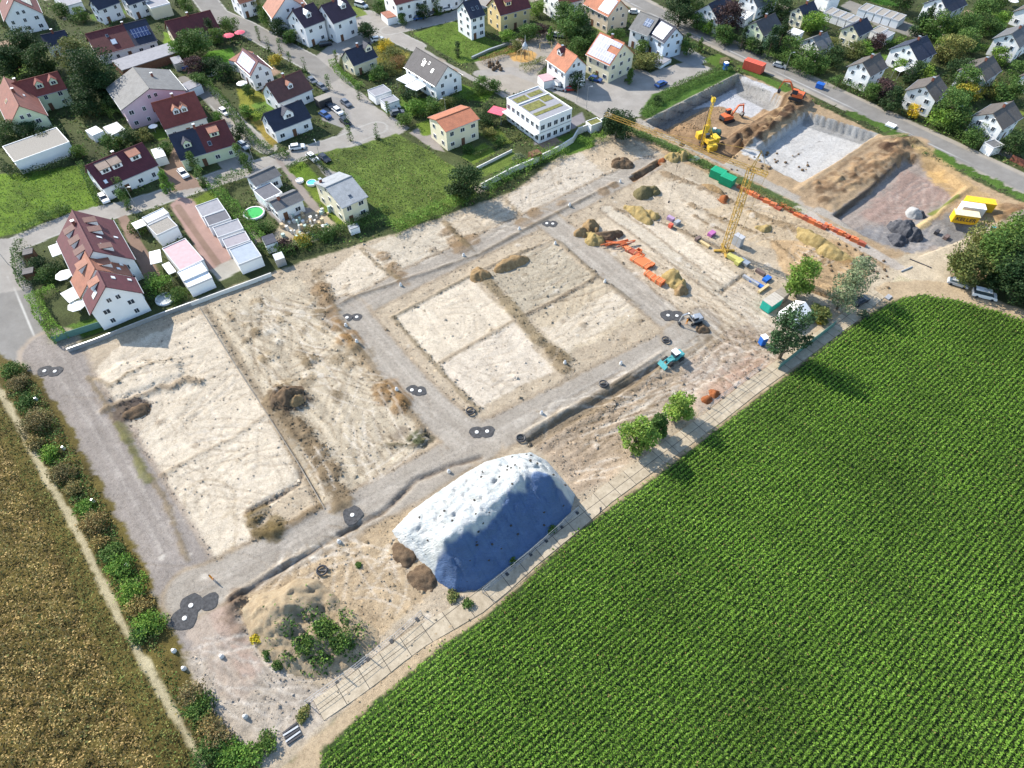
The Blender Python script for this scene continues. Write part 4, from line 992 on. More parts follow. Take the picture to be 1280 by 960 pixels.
for A_,B_,C_,h,lb in [((60,308),(74,303),(82,315),2.6,'white awning on the garden side of the northern row house'),((75,367),(94,357),(100,371),2.7,'large white awning beside the southern row house'),((92,350),(101,346),(106,353),2.5,'narrow striped terrace roof of the middle row house')]:
    flat(A_,B_,C_,h,CLOTH,CLOTH,lb,'awning','terrace_awning',open_=True)
# garage court
flat((177.5,272.5),(204,260),(209,267.5),3.0,WHITE,TRIM,'narrow white garage with ribbed metal roof at the court entrance')
flat((184,282.5),(210,270.5),(221,283),3.3,WHITE,GRAVELR,'white flat roofed garage with grey gravel roof')
flat((164,279),(177.5,273.5),(183,281),2.7,TRIM,TRIM,'white sheet canopy beside the gravel roofed garage','canopy','canopy',open_=True)
flat((202.5,311),(231.7,298),(251,326.7),3.2,WHITE,PINKT,'long flat roofed garage with dusty pink striped roof')
flat((221.5,340.5),(251.5,327.5),(260,338.5),3.2,WHITE,TRIM,'bright white roofed garage at the southern end of the court',rise=0)
flat((230,352),(260.3,339.5),(266,347),2.9,WHITE,TRIM,'last white garage above the boundary wall')
flat((186,315),(200,311.5),(210,325),2.6,TRIM,TRIM,'pale corrugated canopy attached to the pink roofed garage','canopy','canopy',open_=True)
flat((202,331),(211,327),(218,340),2.4,CLOTH,CLOTH,'small white canopy below the corrugated one','canopy','canopy',open_=True)
BITD = plain('dark roof felt', (.12,.12,.135), .9, .12, 1.2); BITB = plain('blue grey roof felt', (.30,.34,.39), .9, .1, 1.2); BITL = plain('mauve roof felt', (.28,.26,.28), .9, .1, 1.2)
for A_,B_,C_,mt,lb in [((244,258),(272,248),(281.4,261.5),BITU,'northernmost garage of the eastern row with grey felt roof'),((254.6,271.4),(282,262),(289,273.5),BITD,'garage with the darkest felt roof in the eastern row'),((265.6,284.4),(297.5,273.6),(304.6,286),BITU,'third garage of the eastern row with white roof edge'),((277.2,299.2),(306.5,289),(313.4,300.4),BITL,'garage with mauve grey roof in the eastern row'),((286.2,312.2),(314.6,301.4),(329,319.5),BITB,'large blue grey roofed garage ending the eastern row')]:
    flat(A_,B_,C_,2.9,WHITE,mt,lb)
# courtyard house, white house by the meadow
house((310.6,222),(343,207.5),(350.5,219),3.4,24,WHITE,SLATE,'slate roofed northern wing of the courtyard house',wins=True,chim=())
house((337,252.5),(371.6,237.5),(379.5,249.5),3.6,24,WHITE,SLATE,'slate roofed southern wing of the courtyard house',chim=((.3,.1),))
flat((316,238),(338,228),(350,242),2.9,WHITE,BITD,'dark flat roofed link between the two slate roofed wings','house','link_building',trim=True)
house((406.5,234.5),(439.5,220),(459,246),5.4,18,CREAMW,LGREY,'cream house with pale grey shallow roof at the meadow edge',sky=((1,.5,.7,.9,.9,0),),chim=((.15,-.7),))
house((303,60),(322.8,77),(343,88),4.8,42,WHITE,MAROON,'white gabled house with maroon roof and solar panels with painted sky reflection',solar=((-1,.1,.9,.15,.9,SOLW),),chim=())
flat((285,75),(305,62),(311,69),3.4,WHITE,TERR,'orange roofed annex behind the white solar house','house','annex',trim=False)
house((332,105),(376,87.5),(392,111),3.6,40,WHITE,BRWN,'brown roofed house with one small dormer by the main street',dormers=((1,.5,.6,1.6,'gable',TERR),))
house((329,142.5),(377,124.5),(393,145.5),3.6,42,WHITE,NAVY,'navy roofed house with large white dormer',dormers=((1,.5,.62,3.0,'gable',NAVY),),chim=())
house((205.6,27),(263,12.5),(276,34.5),3.2,38,CREAMW,DRED,'dark red roofed house above the round garden tree')
flat((65,-4),(86,-10),(96,4),3,WHITE,BITU,'white garage behind the northwest street')
house((112,0),(140,-10),(150,3),5,40,WHITE,NAVY,'navy roofed house touching the northern picture edge')
house((150,-8),(176,-16),(182,0),5,40,WHITE,NAVY,'second navy roofed house at the northern edge with white walls')
flat((176,-2),(200,-8),(205,6),4,CREAMW,BITU,'cream flat roofed house at the northern edge','house','house')
house((288,-14),(310,-20),(318,0),5,38,WHITE,ORANGE,'white house with orange roof at the upper street bend')
house((347,-20),(359,-5),(383,5),6,40,WHITE,TERR,'tall white house with brown red roof west of the twin houses')
house((365,13),(392,3),(410,24),6.4,38,WHITE,PURP,'western twin of the white houses with aubergine roof',dormers=((1,.45,.6,1.9,'gable',TRIM),))
house((401,7),(431,-4),(444,19.5),6.4,38,WHITE,PURP,'eastern twin of the white houses with aubergine roof',dormers=((1,.7,.5,1.9,'gable',TRIM),))
house((484,-15),(575,-38),(588,-18),6.4,36,WHITE,DRED,'long white terrace with red roof along the northern street',dormers=((1,.5,.5,1.9,'gable',TRIM),))
flat((475.5,15.5),(484,23),(497.5,18),2.4,WHITE,TERR,'tiny garage with orange roof at the street corner',trim=False)
house((578,3),(597,-2.5),(605.5,19),7.0,38,WHITE,NAVY,'tall narrow white house with dark blue roof',sky=((1,.4,.5,.8,1.2,0),(1,.7,.5,.8,1.2,0)),chim=())
house((616,-3),(655,-13),(665.6,9),5.8,40,YELW,DRED,'yellow house with dark red roof north of the playground',dormers=((1,.35,.6,2.4,'shed',DRED),),chim=((.8,0),))
house((690,-18),(722,-26),(728,0),6,38,WHITE,RED,'white house at the northern edge behind the big tree')
house((744,-16),(776,0),(762,22.5),5.6,40,BEIGEW,ORANGE,'beige house half orange tiles and half solar panels',solar=((1,.55,.97,.12,.9,SOLB),))
house((697,54),(722,70.5),(707,92),6.0,42,WHITE,ORANGE,'white house with bright orange roof beside the playground',dormers=((1,.35,.45,2.0,'gable',DRED),),chim=((.3,.1),))
house((750,40),(781,54),(762,82.5),5.6,40,CREAMW,ORANGE,'cream house whose roof is covered by solar panels with painted sky reflection',solar=((1,.05,.6,.08,.95,SOLW),(1,.6,.97,.55,.95,SOLW),(1,.6,.97,.08,.28,SOLW)),sky=((1,.5,.5,1.4,1.4,0),))
house((800,14),(824,23),(809,45),5.6,38,WHITE,GREYT,'white semi detached half with grey roof and small solar array',solar=((1,.5,.85,.2,.6,SOLG),),chim=())
house((824,22.5),(846,35),(831,55),5.6,40,BLUEW,NAVY,'pale blue semi detached half with large blue solar array',solar=((1,.2,.85,.1,.9,SOLG),),chim=())
house((520,59),(560,82.5),(541.6,107),4.6,40,WHITE,DGREY,'big white house with charcoal roof and two bright skylights',sky=((1,.42,.42,1.2,1.6,1),(1,.72,.5,.9,1.2,1),(1,.38,.3,.7,.9,0),(1,.55,.3,.7,.9,0)),chim=())
flat((495,99),(509,92),(518,100),2.6,TRIM,TRIM,'white striped terrace roof north of its neighbour','canopy','terrace_roof',open_=True)
flat((506,107),(520,100),(529,109),2.6,TRIM,TRIM,'second white striped terrace roof by the white gable','canopy','terrace_roof',open_=True)
house((431,64),(462,52.5),(472,71),3.6,42,CREAMW,NAVY,'cream house with navy roof beside the yellow bushes',dormers=((1,.8,.5,2.4,'gable',NAVY),))
flat((459,113),(469,121),(489,113.5),2.6,WHITE,BITU,'white garage with grey roof on the street bend'); flat((474.5,124.5),(482,131),(498.5,124.5),2.5,WHITE,BITU,'white garage beside two parked cars')
house((545,150),(587.5,134),(601.6,148),6.0,16,CREAMW,ORANGE,'cream house with shallow orange roof above the wild meadow',chim=())
# white modern building
o = flat((633,123),(673,108),(723,133),6.6,WHITE,BITU,'white modern block with green planted flat roof','house','modern_house',parapet=.25)
def modern(o):
    c, rz, L, w, sg = quadpx((633,123),(673,108),(723,133),6.6)
    # local x along A->B, local +-y towards C
    s = sg
    for x0,x1,y0,y1 in [(-.42,-.05,.40,.24),(.02,.42,.40,.27),(-.42,.10,.10,-.12),(.16,.44,.20,-.02),(-.42,.42,-.22,-.31)]:
        xa,xb = x0*L,x1*L; ya,yb = sorted((-s*y0*w,-s*y1*w)); m = MB(); m.box(xa,xb,ya,yb,6.55,6.68); m.obj('planting_bed', GREENR, o)
    m = MB(); m.box(-L/2+.2,L/2-.2,-s*.17*w-.1,-s*.17*w+.1,6.5,6.9); m.obj('roof_divider', TRIM, o)
    for z in (1.5,4.6):
        for i in range(5):
            for sy in (1,-1): window(o,-L/2+L*(i+.5)/5,sy*(w/2-.03),z,0,1.5,1.5)
        for i in range(7):
            for sx in (1,-1): window(o,sx*(L/2-.03),-w/2+w*(i+.5)/7,z,R(90),1.4,1.5)
    for z in (3.1,): 
        m = MB(); m.box(-L/2-.06,L/2+.06,-w/2-.06,w/2+.06,z,z+.12); m.obj('storey_band', METAL, o)
        sx = -1; m = MB(); m.box(sx*(L/2)-1.6, sx*(L/2)-.02, -w/2, w/2, z-.1, z+.1); m.obj('balcony', WHITE, o)
        m = MB()
        for i in range(24): y = -w/2+w*i/23; m.box(-L/2-1.58,-L/2-1.52,y-.03,y+.03,z+.1,z+1.1)
        m.box(-L/2-1.6,-L/2-1.5,-w/2,w/2,z+1.05,z+1.12); m.obj('railing', METAL, o)
modern(o)
flat((609,140),(617,132),(628,143),3.0,REDS,REDS,'bright pink red awning beside the white modern block','awning','terrace_awning',open_=True)
flat((732,152),(746,147),(752,153),2.4,WHITE,GREENR,'small white bin shelter with planted roof','shelter','bin_shelter')
flat((660,190),(672,186),(676,192),2.2,WOODB,WOODB,'small brown garden shed under the long garden wall','shed','garden_shed',trim=False)
# eastern village
EV = [((886,5),(910,-7),(897.5,28),4.2,38,WHITE,NAVY,'white house with navy roof at the northern end of the village road'),
((938,-8),(965,-20),(948,10),4.2,38,WHITE,SLATE,'grey roofed village house at the northern picture edge'),
((945,27),(969,16),(957.5,44),4.4,36,GREENW,DGREY,'pale green gabled house with dark brown roof'),
((999,8.5),(1017.5,1),(1007,21),4.4,38,CREAMW,NAVY,'cream gabled village house with navy roof slope and no balcony'),
((1016,47),(1034,40),(1021,66),3.6,34,WHITE,GREYT,'low grey roofed house half hidden by conifers'),
((1066,31),(1084,21.6),(1075,45.5),4.4,36,CREAMW,NAVY,'cream house in front of the garage rows'),
((1078.5,78),(1100,66),(1090,95.5),5,34,WHITE,TAUPE,'white gabled house nearest the village road bend'),
((1136.6,55),(1159,44),(1148,78),4.6,34,WHITE,NAVY,'white house with broad navy roof slope and terrace'),
((1157,108),(1174,94),(1170,128),5,32,WHITE,TAUPE,'white gabled house with yellow bush at its foot'),
((1222,82.5),(1241.6,69),(1227.5,106),4.6,34,WHITE,TAUPE,'long brown roofed house with blue conservatory'),
((1241.6,141.6),(1267,126),(1256.6,161),5,32,WHITE,TAUPE,'southernmost white gabled house of the village'),
((1265,42),(1284,29),(1277,59),5,34,WHITE,SLATE,'white gabled house near the eastern picture edge'),
((1176,-3),(1200,-14),(1183.5,18),5,36,WHITE,NAVY,'white and navy house at the northeast edge'),
((1290,8),(1310,-4),(1302,24),4,34,WHITE,TAUPE,'brown roofed house in the northeast corner'),
((1300,90),(1318,78),(1312,108),4,34,WHITE,TAUPE,'brown roofed house cut by the eastern edge')]
for r0,r1,e,he,pt,wl,rf,lb in EV: house(r0,r1,e,he,pt,wl,rf,lb)
flat((1118,86),(1146,76),(1150,81),2.8,WHITE,TRIM,'white terrace roof of the broad navy roofed house','canopy','terrace_roof',open_=True)
for i in range(5):
    x = 1083+i*10.2; y = 4+i*3.1
    flat((x,y),(x+9.6,y+2.9),(x+4.0,y+11.5),2.5,WHITE,GRAVELR,['first garage in the northern village garage row','second garage in the northern village garage row','middle garage in the northern village garage row','fourth garage in the northern village garage row','last garage in the northern village garage row'][i],group='village garages')
for i in range(4):
    x = 1040+i*9.6; y = 9+i*3.4
    flat((x,y),(x+9,y+3.0),(x+4.6,y+11.5),2.5,WHITE,GRAVELR,['first garage in the southern village garage row','second garage in the southern village garage row','third garage in the southern village garage row','last garage in the southern village garage row'][i],group='village garages')
flat((1088,38),(1100,32),(1111,36),2.6,WHITE,GRAVELR,'white garage behind the cream village house'); flat((1098,45),(1109,38),(1118,42),2.6,WHITE,BITU,'white garage casting shadow on the village yard')
flat((921,22),(932,13),(942,17),2.6,WHITE,TRIM,'white roofed garage between the first village houses'); flat((984,40),(992,35),(1003,41),2.4,WHITE,CLOTH,'small white pavilion behind the pale green house','shed','garden_shed')
flat((1230,178),(1243,174),(1254,182),2.5,WHITE,GREYT,'grey garage below the southernmost village house'); flat((1020,-6),(1036,-12),(1048,-4),4,WHITE,GRAVELR,'flat grey building beyond the village garages')
# sheds and small garden structures
for A_,B_,C_,h,wl,tp_,lb in [((106,163),(120,157),(126,165),2.2,CLOTH,CLOTH,'white garden tent beside a grey panelled shed'),((128,159),(146,152),(154,163),2.3,WHITE,METAL,'shed with grey panel roof beside a white tent'),((28,312),(41,309),(46,315),2.1,WOODB,DGREY,'dark garden shed nearest the street corner'),((28,336),(42,333),(48,339),2.1,WOODB,DGREY,'dark garden shed behind the long hedge'),((188,187),(202,183),(210,194),2.4,WHITE,METAL,'white garage next to the maroon semi detached house'),((326,296),(341,291),(352,300),2.6,WHITE,NAVY,'small dark roofed pavilion in the stone yard'),((340,318),(352,314),(356,322),2.2,METAL,METAL,'grey tin shed at the boundary hedge'),((224,106),(240,99),(246,108),2.6,WHITE,BITU,'low grey annex of the pink house'),((212,72),(224,69),(227,78),2.4,METAL,BITU,'small grey carport near the blue van'),((434,282),(446,278),(450,283),1.8,WHITE,LGREY,'small white garden shed beside the cream house'),((392,122),(408,116),(414,121),2.4,DARKF,GRAVELR,'dark carport between parked cars'),((690,98),(706,93),(712,99),2.4,WHITE,BITU,'small white garage of the orange roofed house'),((672,94),(690,90),(694,99),2.4,WHITE,PINKT,'pink roofed bike shed by the playground lane'),((812,76),(826,68),(834,77),1.2,WHITE,BITU,'low white walled terrace of the pale blue house')]:
    flat(A_,B_,C_,h,wl,tp_,lb,'shed','garden_shed',trim=False)
def parasol(px,py,r,lb,mt=None,h=2.5):
    p = spot(px,py); o = empty('parasol',p); tag(o,lb,'parasol'); m = MB(); m.lathe([(r,h-.5),(r*.5,h-.15),(.05,h)],8); m.obj('canopy',mt or CLOTH,o); m = MB(); m.bar((0,0,0),(0,0,h-.1),.04,6); m.obj('pole',METAL,o)
parasol(86,352,1.9,'white square parasol between two row house gardens'); parasol(102,390,1.9,'white parasol at the southern row house terrace'); parasol(305,112,1.7,'white round parasol behind the brown roofed house'); parasol(288,52,2.0,'dark red parasol in the northern garden',REDS); parasol(302,48,1.8,'bright red parasol on the corner terrace',REDS)
parasol(1262,8,2,'white parasol in the far northeastern garden'); parasol(195,166,1.3,'small white parasol by the white shed'); parasol(24,92,2.0,'orange striped parasol under the dark trees',plain('orange canvas',(.75,.35,.22),.8,.1))
def pool(px,py,r,lb,col):
    p = spot(px,py); o = empty('paddling_pool',p); tag(o,lb,'pool'); m = MB(); m.lathe([(r,0),(r*1.05,.35),(r,.6),(r*.9,.6),(r*.88,.3)],16); m.obj('pool_rim',TRIM,o); m = MB(); m.lathe([(r*.87,.2),(r*.87,.45)],16); m.obj('water',plain('pool water '+lb,col,.1,.05),o)
pool(207,375,2.0,'round trampoline sized pool with grey cover by the white garages',(.42,.45,.45)); pool(264,93,1.6,'light blue round pool in the shady garden',(.35,.6,.7)); pool(390,230,1.3,'turquoise paddling pool beside the cream house',(.1,.5,.6)); pool(375,227,1.0,'small white rimmed pool on the lawn strip',(.7,.7,.7)); pool(318,268,2.6,'bright green artificial lawn oval beside the courtyard house',(.05,.38,.08))
# ---------------------------------------------------------------- garden trees, shrubs and hedges of the town
TT = [
(25,62,11,11,'round','dark','huge dark tree west of the low navy roofed house'),(8,78,9,9,'round','dark','dark tree at the western edge behind the pale green wing'),(48,75,9,10,'round','dark','dark tree between the huge one and the gravelled drive'),
(112,88,13,15,'round','dark','biggest dark tree standing between the green walled and pink houses'),(92,72,9,11,'round','olive','olive tree leaning against the biggest dark tree'),(132,108,9,9,'round','dark','dark tree on the shaded side of the biggest one'),(105,128,8,7,'round','dark','dark tree above the clipped hedge by the white tent'),
(150,128,7,5,'round','dark','dark garden tree south of the pink house'),(168,142,5,4,'round','mid','small tree next to the red roofed house with twin dormers'),
(240,52,10,9,'round','mid','big green round tree below the dark red roofed house'),(262,36,3.5,7,'column','dark','narrow dark cypress by the dark red roofed house'),(270,45,5,5,'round','mid','tree between the cypress and the red parasols'),(286,30,6,5,'round','mid','green tree north of the red parasols'),
(222,62,6,5,'round','bright','light green tree behind the long carport'),(245,84,7,5,'round','red','purple leaved tree in the shady garden'),(262,82,7,5,'round','dark','dark tree beside the light blue pool'),(280,90,6,5,'round','dark','dark shrub like tree near the white solar house'),(250,100,6,4,'round','mid','low tree at the corner of the shady garden'),
(344,74,4,3.5,'round','yellow','yellow green tree at the gable of the white solar house'),(310,114,3.6,3.6,'round','mid','small round tree nearest the white round parasol'),(308,139,4,3.6,'round','bright','clipped ball tree on the dry lawn'),
(16,8,6,6,'round','mid','tree behind the northwest gabled house'),(75,12,5,4,'round','mid','tree at the northwest street edge'),(100,18,5,4,'round','mid','garden tree near the northwest white garage'),(46,18,4,4,'round','dark','dark tree at the eastern side of the northwest gabled house'),
(232,6,5,5,'round','mid','green tree at the northern edge above the red roof'),(222,-2,4,5,'cone','dark','dark conifer at the northern edge'),(336,22,6,6,'round','mid','tree on the bank across the main street'),(350,36,6,6,'round','dark','dark tree west of the aubergine roofed twins'),(362,46,5,4,'round','mid','green tree at the foot of the western twin house'),(328,12,4,4,'round','mid','small tree by the white garden table'),(318,6,5,5,'round','olive','olive tree beside the orange roofed northern house'),
(459,38,6,5,'round','dark','dark round tree beside the eastern twin house'),(475,8,5,4,'round','mid','tree near the tiny orange roofed garage'),(503,25,3.5,3,'round','mid','round bush tree east of the tiny garage'),(528,14,5,5,'round','dark','dark tree in front of the long white terrace'),(546,6,3.5,6,'column','mid','slim tree in front of the long white terrace'),(572,-4,5,5,'round','mid','tree at the northern edge above the tall narrow house'),
(482,56,5,2.6,'bush','gold','bright yellow flowering bush by the cream navy house'),(490,66,6,3,'bush','olive','olive bush in the overgrown plot'),(500,76,6,3,'bush','rust','reddish bush in the overgrown plot'),(486,84,6,3,'bush','olive','brown green bush behind the navy roofed house'),(474,92,5,3,'round','mid','green tree south of the overgrown plot'),
(465,97,2.2,2.2,'round','bright','tiny clipped ball tree by the navy roofed house'),(572,61,2.2,4.5,'column','dark','lone dark poplar on the northern meadow'),(512,120,5,4,'round','dark','dark tree between garages and pergola'),(520,134,5,4,'round','bright','light tree in the garden corner by the parked cars'),(540,134,5,3.5,'round','mid','garden tree north of the orange roofed cream house'),(505,150,4,3,'round','mid','small tree near two parked cars'),(560,128,4,3,'round','olive','olive tree under the big white gable'),(600,106,5,3.5,'round','mid','tree beside the footpath end'),(618,108,4,3,'round','mid','small tree west of the playground sandpit'),
(575,12,0.1,0.1,'bush','mid',None),
(636,46,5,4,'round','bright','light green tree at the northern playground edge'),(660,40,7,5,'round','mid','green tree in the playground hedge'),(676,36,5,4,'round','red','reddish tree in the playground hedge'),(688,42,3.4,5,'cone','bright','light green conical tree by the silver car'),(646,58,3.4,3,'round','olive','olive tree on the sandy playground rim'),
(716,30,10.5,10,'round','mid','very large green tree behind the playground'),(704,18,8,8,'round','mid','tree north of the very large playground tree'),(728,44,7,6,'round','dark','dark tree between two solar houses'),(700,8,6,6,'round','bright','bright tree at the northern edge'),(722,58,6,5,'round','mid','green tree against the orange roofed playground house'),(738,50,5,5,'round','mid','tree at the corner of the cream solar house'),(672,10,5,5,'round','spring','spring green tree beside the yellow house'),
(722,102,4.4,6,'round','dark','dark tree in front of the orange roofed playground house'),(788,94,3.6,4.5,'cone','mid','small conifer by the cream solar house'),(770,42,5,4,'round','mid','tree between the beige and cream solar houses'),(804,58,5,4,'round','mid','green tree at the white semi detached half'),(808,76,8,4,'round','olive','broad olive hedge tree south of the semi detached pair'),(860,58,5,5,'round','mid','tree at the gable of the pale blue house'),(876,54,2.6,4.5,'cone','mid','small conifer alone beside the through road'),(858,48,3,3,'round','dark','small dark tree behind the pale blue house'),
(852,10,10,11,'round','dark','large dark tree at the northern end of the village road'),(868,0,8,9,'round','mid','green tree at the northern picture edge beside the road'),(872,28,5,5,'round','mid','tree in front of the first village house'),(884,34,4,4,'round','bright','light shrub tree by the first village house'),
(910,22,9,10,'round','red','dark purple tree between the first village houses'),(905,44,7,5,'round','mid','green tree under the dark purple one'),(930,46,3.4,7,'cone','dark','slim dark conifer at the pale green house'),(940,56,5,4,'round','mid','tree below the slim dark conifer'),(948,60,4,4,'round','dark','small dark tree near the pale green house corner'),
(966,50,6,10,'cone','pine','tall conifer east of the pale green house'),(978,44,7,11,'cone','dark','tallest dark conifer before the low grey house'),(990,62,7,7,'round','mid','tree at the corner of the low grey house'),(1008,74,8,7,'round','mid','large green tree above the village hedge'),(1025,80,6,5,'round','mid','green tree near the blue car'),(980,10,7,7,'round','dark','dark tree west of the cream gabled house'),(958,4,7,7,'round','mid','tree behind the pale green house'),(1020,28,8,6,'round','bright','bright green tree south of the cream gabled house'),(1040,56,5,5,'round','olive','olive tree beside the cream village house'),(1042,70,7,6,'round','dark','dark tree between two village gables'),
(1068,62,6,5,'round','olive','olive tree below the cream village house'),(1096,52,6,4,'round','red','dark red shrub tree by the white village garages'),(1082,60,5,4,'round','bright','yellow green tree near the small terrace'),(1126,82,4.4,4,'round','bright','round light tree at the navy roofed terrace'),(1104,112,6,5,'round','red','purple tree between two white village gables'),(1118,122,7,7,'cone','dark','dark conifer beside the purple tree'),(1092,114,6,4,'round','mid','low tree by the village road wall'),(1142,90,6,6,'round','dark','dark tree under the broad navy roof'),(1160,90,5,4,'round','spring','yellow green tree behind the navy roofed house'),
(1142,139,4,3.4,'round','gold','golden yellow bush tree at the white gable'),(1190,60,10,8,'round','olive','grey green tree in the village yard'),(1170,30,9,8,'round','mid','light green tree below the northeast house'),(1160,22,6,9,'cone','dark','dark conifer at the village garages'),(1150,28,6,7,'cone','pine','pine by the village garages'),(1206,30,8,9,'round','mid','large tree right of the northeast navy house'),(1228,18,9,8,'round','mid','tree in the northeastern garden'),(1210,52,8,7,'round','mid','tree between yard and northeastern garden'),(1250,24,6,5,'round','bright','bright tree near the white northeast parasol'),(1236,34,7,5,'round','mid','green tree above the long hedge'),
(1210,100,8,8,'round','mid','tree shading the conservatory house'),(1200,86,7,7,'round','dark','dark tree at the conservatory roof edge'),(1214,116,6,5,'round','yellow','yellow flowering tree at the conservatory house'),(1190,132,9,9,'round','mid','large feathery tree beside the village road'),(1180,146,7,5,'round','bright','light shrub tree at the garden steps'),(1200,150,7,6,'round','mid','green tree on the road bank'),(1206,122,5,4,'round','mid','tree north of the southernmost gable'),(1225,160,6,5,'round','mid','tree at the foot of the southernmost gable'),(1214,176,5,3,'round','mid','low tree by the road near the grey garage'),(1270,180,7,6,'round','dark','dark tree beside the grey garage'),(1262,112,8,6,'round','mid','tree between the two southeastern houses'),(1250,70,6,5,'round','spring','light tree in front of the eastern white gable'),(1276,92,7,6,'round','mid','green tree at the eastern picture edge'),(1240,112,5,4,'round','olive','olive tree behind the conservatory'),(1130,-2,8,8,'round','dark','dark tree at the northern edge above the garages'),(1250,0,7,6,'round','mid','tree in the northeast corner'),
(148,175,3,2.4,'round','mid','small tree by the grey panelled shed'),(138,180,5,3.4,'round','mid','round tree between shed and maroon roof'),(162,170,5,4,'round','dark','dark tree east of the grey panelled shed'),(180,168,4,3,'round','olive','autumnal tree in the garden behind maroon roof'),
(36,166,6,5,'round','dark','dark tree at the pale yellow gable'),(8,168,7,6,'round','dark','dark tree at the western edge by the bungalow'),(60,168,7,4,'round','dark','dark shrub tree above the bungalow'),(100,190,4,3,'round','mid','small tree between bungalow and maroon roof'),(206,226,4,6,'cone','bright','light green conical tree in front of the maroon house'),(150,233,2.6,5.5,'column','mid','first slim street tree by the maroon house'),(153,248,2.6,5.5,'column','mid','second slim street tree by the maroon house'),
(240,202,2.8,6,'column','mid','slim street tree at the navy half'),(250,220,2.8,6,'column','mid','slim street tree beside the road south of the navy half'),(298,192,2.6,5,'column','mid','slim tree at the dark red half'),(308,203,2.8,5.5,'column','mid','slim tree beside the road south of the dark red half'),(297,166,4,3.4,'round','dark','bush tree at the gable of the dark red half'),(272,146,3.4,3,'round','bright','light bush by the parked car'),(205,186,4,3,'round','mid','tree behind the small white garage'),
(48,330,4,2.4,'bush','dark','dark garden bush between the two sheds'),(58,340,5,2.6,'bush','mid','grey green bush behind the northern row house'),(72,336,4,2.6,'bush','dark','dark bush at the row house terrace'),(196,354,6,3,'bush','bright','large light green bush by the white garages'),(222,366,4,2.6,'bush','mid','small bush beside the round grey pool'),(208,362,3,2,'bush','olive','olive bush behind the round grey pool'),(172,284,4,2.4,'bush','mid','green bush at the court entrance'),(338,252,3,2,'bush','dark','dark bush in the courtyard garden'),(330,284,4,2.4,'bush','mid','green bush by the stone yard path'),
(392,288,4,2,'bush','olive','olive bush among the stones'),(376,298,4,2,'bush','yellow','yellow bush in the stone yard'),(410,292,4,2.2,'bush','mid','green bush east of the stone yard'),(356,306,4,2,'bush','red','purple bush near the tin shed'),
(648,196,2.8,2,'bush','grey','silver round bush in the long garden'),(626,176,3,2,'bush','mid','bush below the balcony terrace'),(606,150,5,3,'bush','dark','dark shrub by the pink awning'),(614,166,4,2,'bush','olive','flowering shrub border by the white modern block'),(586,186,3,2,'bush','mid','small shrub beside the terrace of the orange roof house'),(760,156,5,2,'bush','mid','shrub at the bin shelter'),(822,124,3,2,'bush','dark','dark shrub on the grassy bank'),
(1060,104,0.1,.1,'bush','mid',None)]
for x,y,w,h,k,tn,lb in TT:
    if not lb: continue
    if k == 'bush': bush(x,y,w*1.15,h,tn,lb)
    else: tree(x,y,w*1.02,h,k,tn,lb)
for i,(x,y,lb) in enumerate([(325,47,'young street tree nearest the brown garden corner'),(337,60,'young street tree in front of the twin houses'),(352,62,'young street tree on the paved forecourt'),(364,80,'young street tree by the brown roofed house'),(382,86,'young street tree at the narrowing of the main street'),(412,108,'young street tree beside the two dark cars'),(421,78,'young street tree on the corner by the cream navy house'),(434,152,'young street tree beside the parking bays'),(438,172,'young street tree at the meadow corner'),(486,142,'young street tree near the white garages'),(472,170,'young street tree with staked trunk by the meadow'),(450,120,'young street tree at the corner hedge')]):
    tree(x,y+4,1.8,4.6,'column','mid',lb,name='street_tree',base=True,n=170)
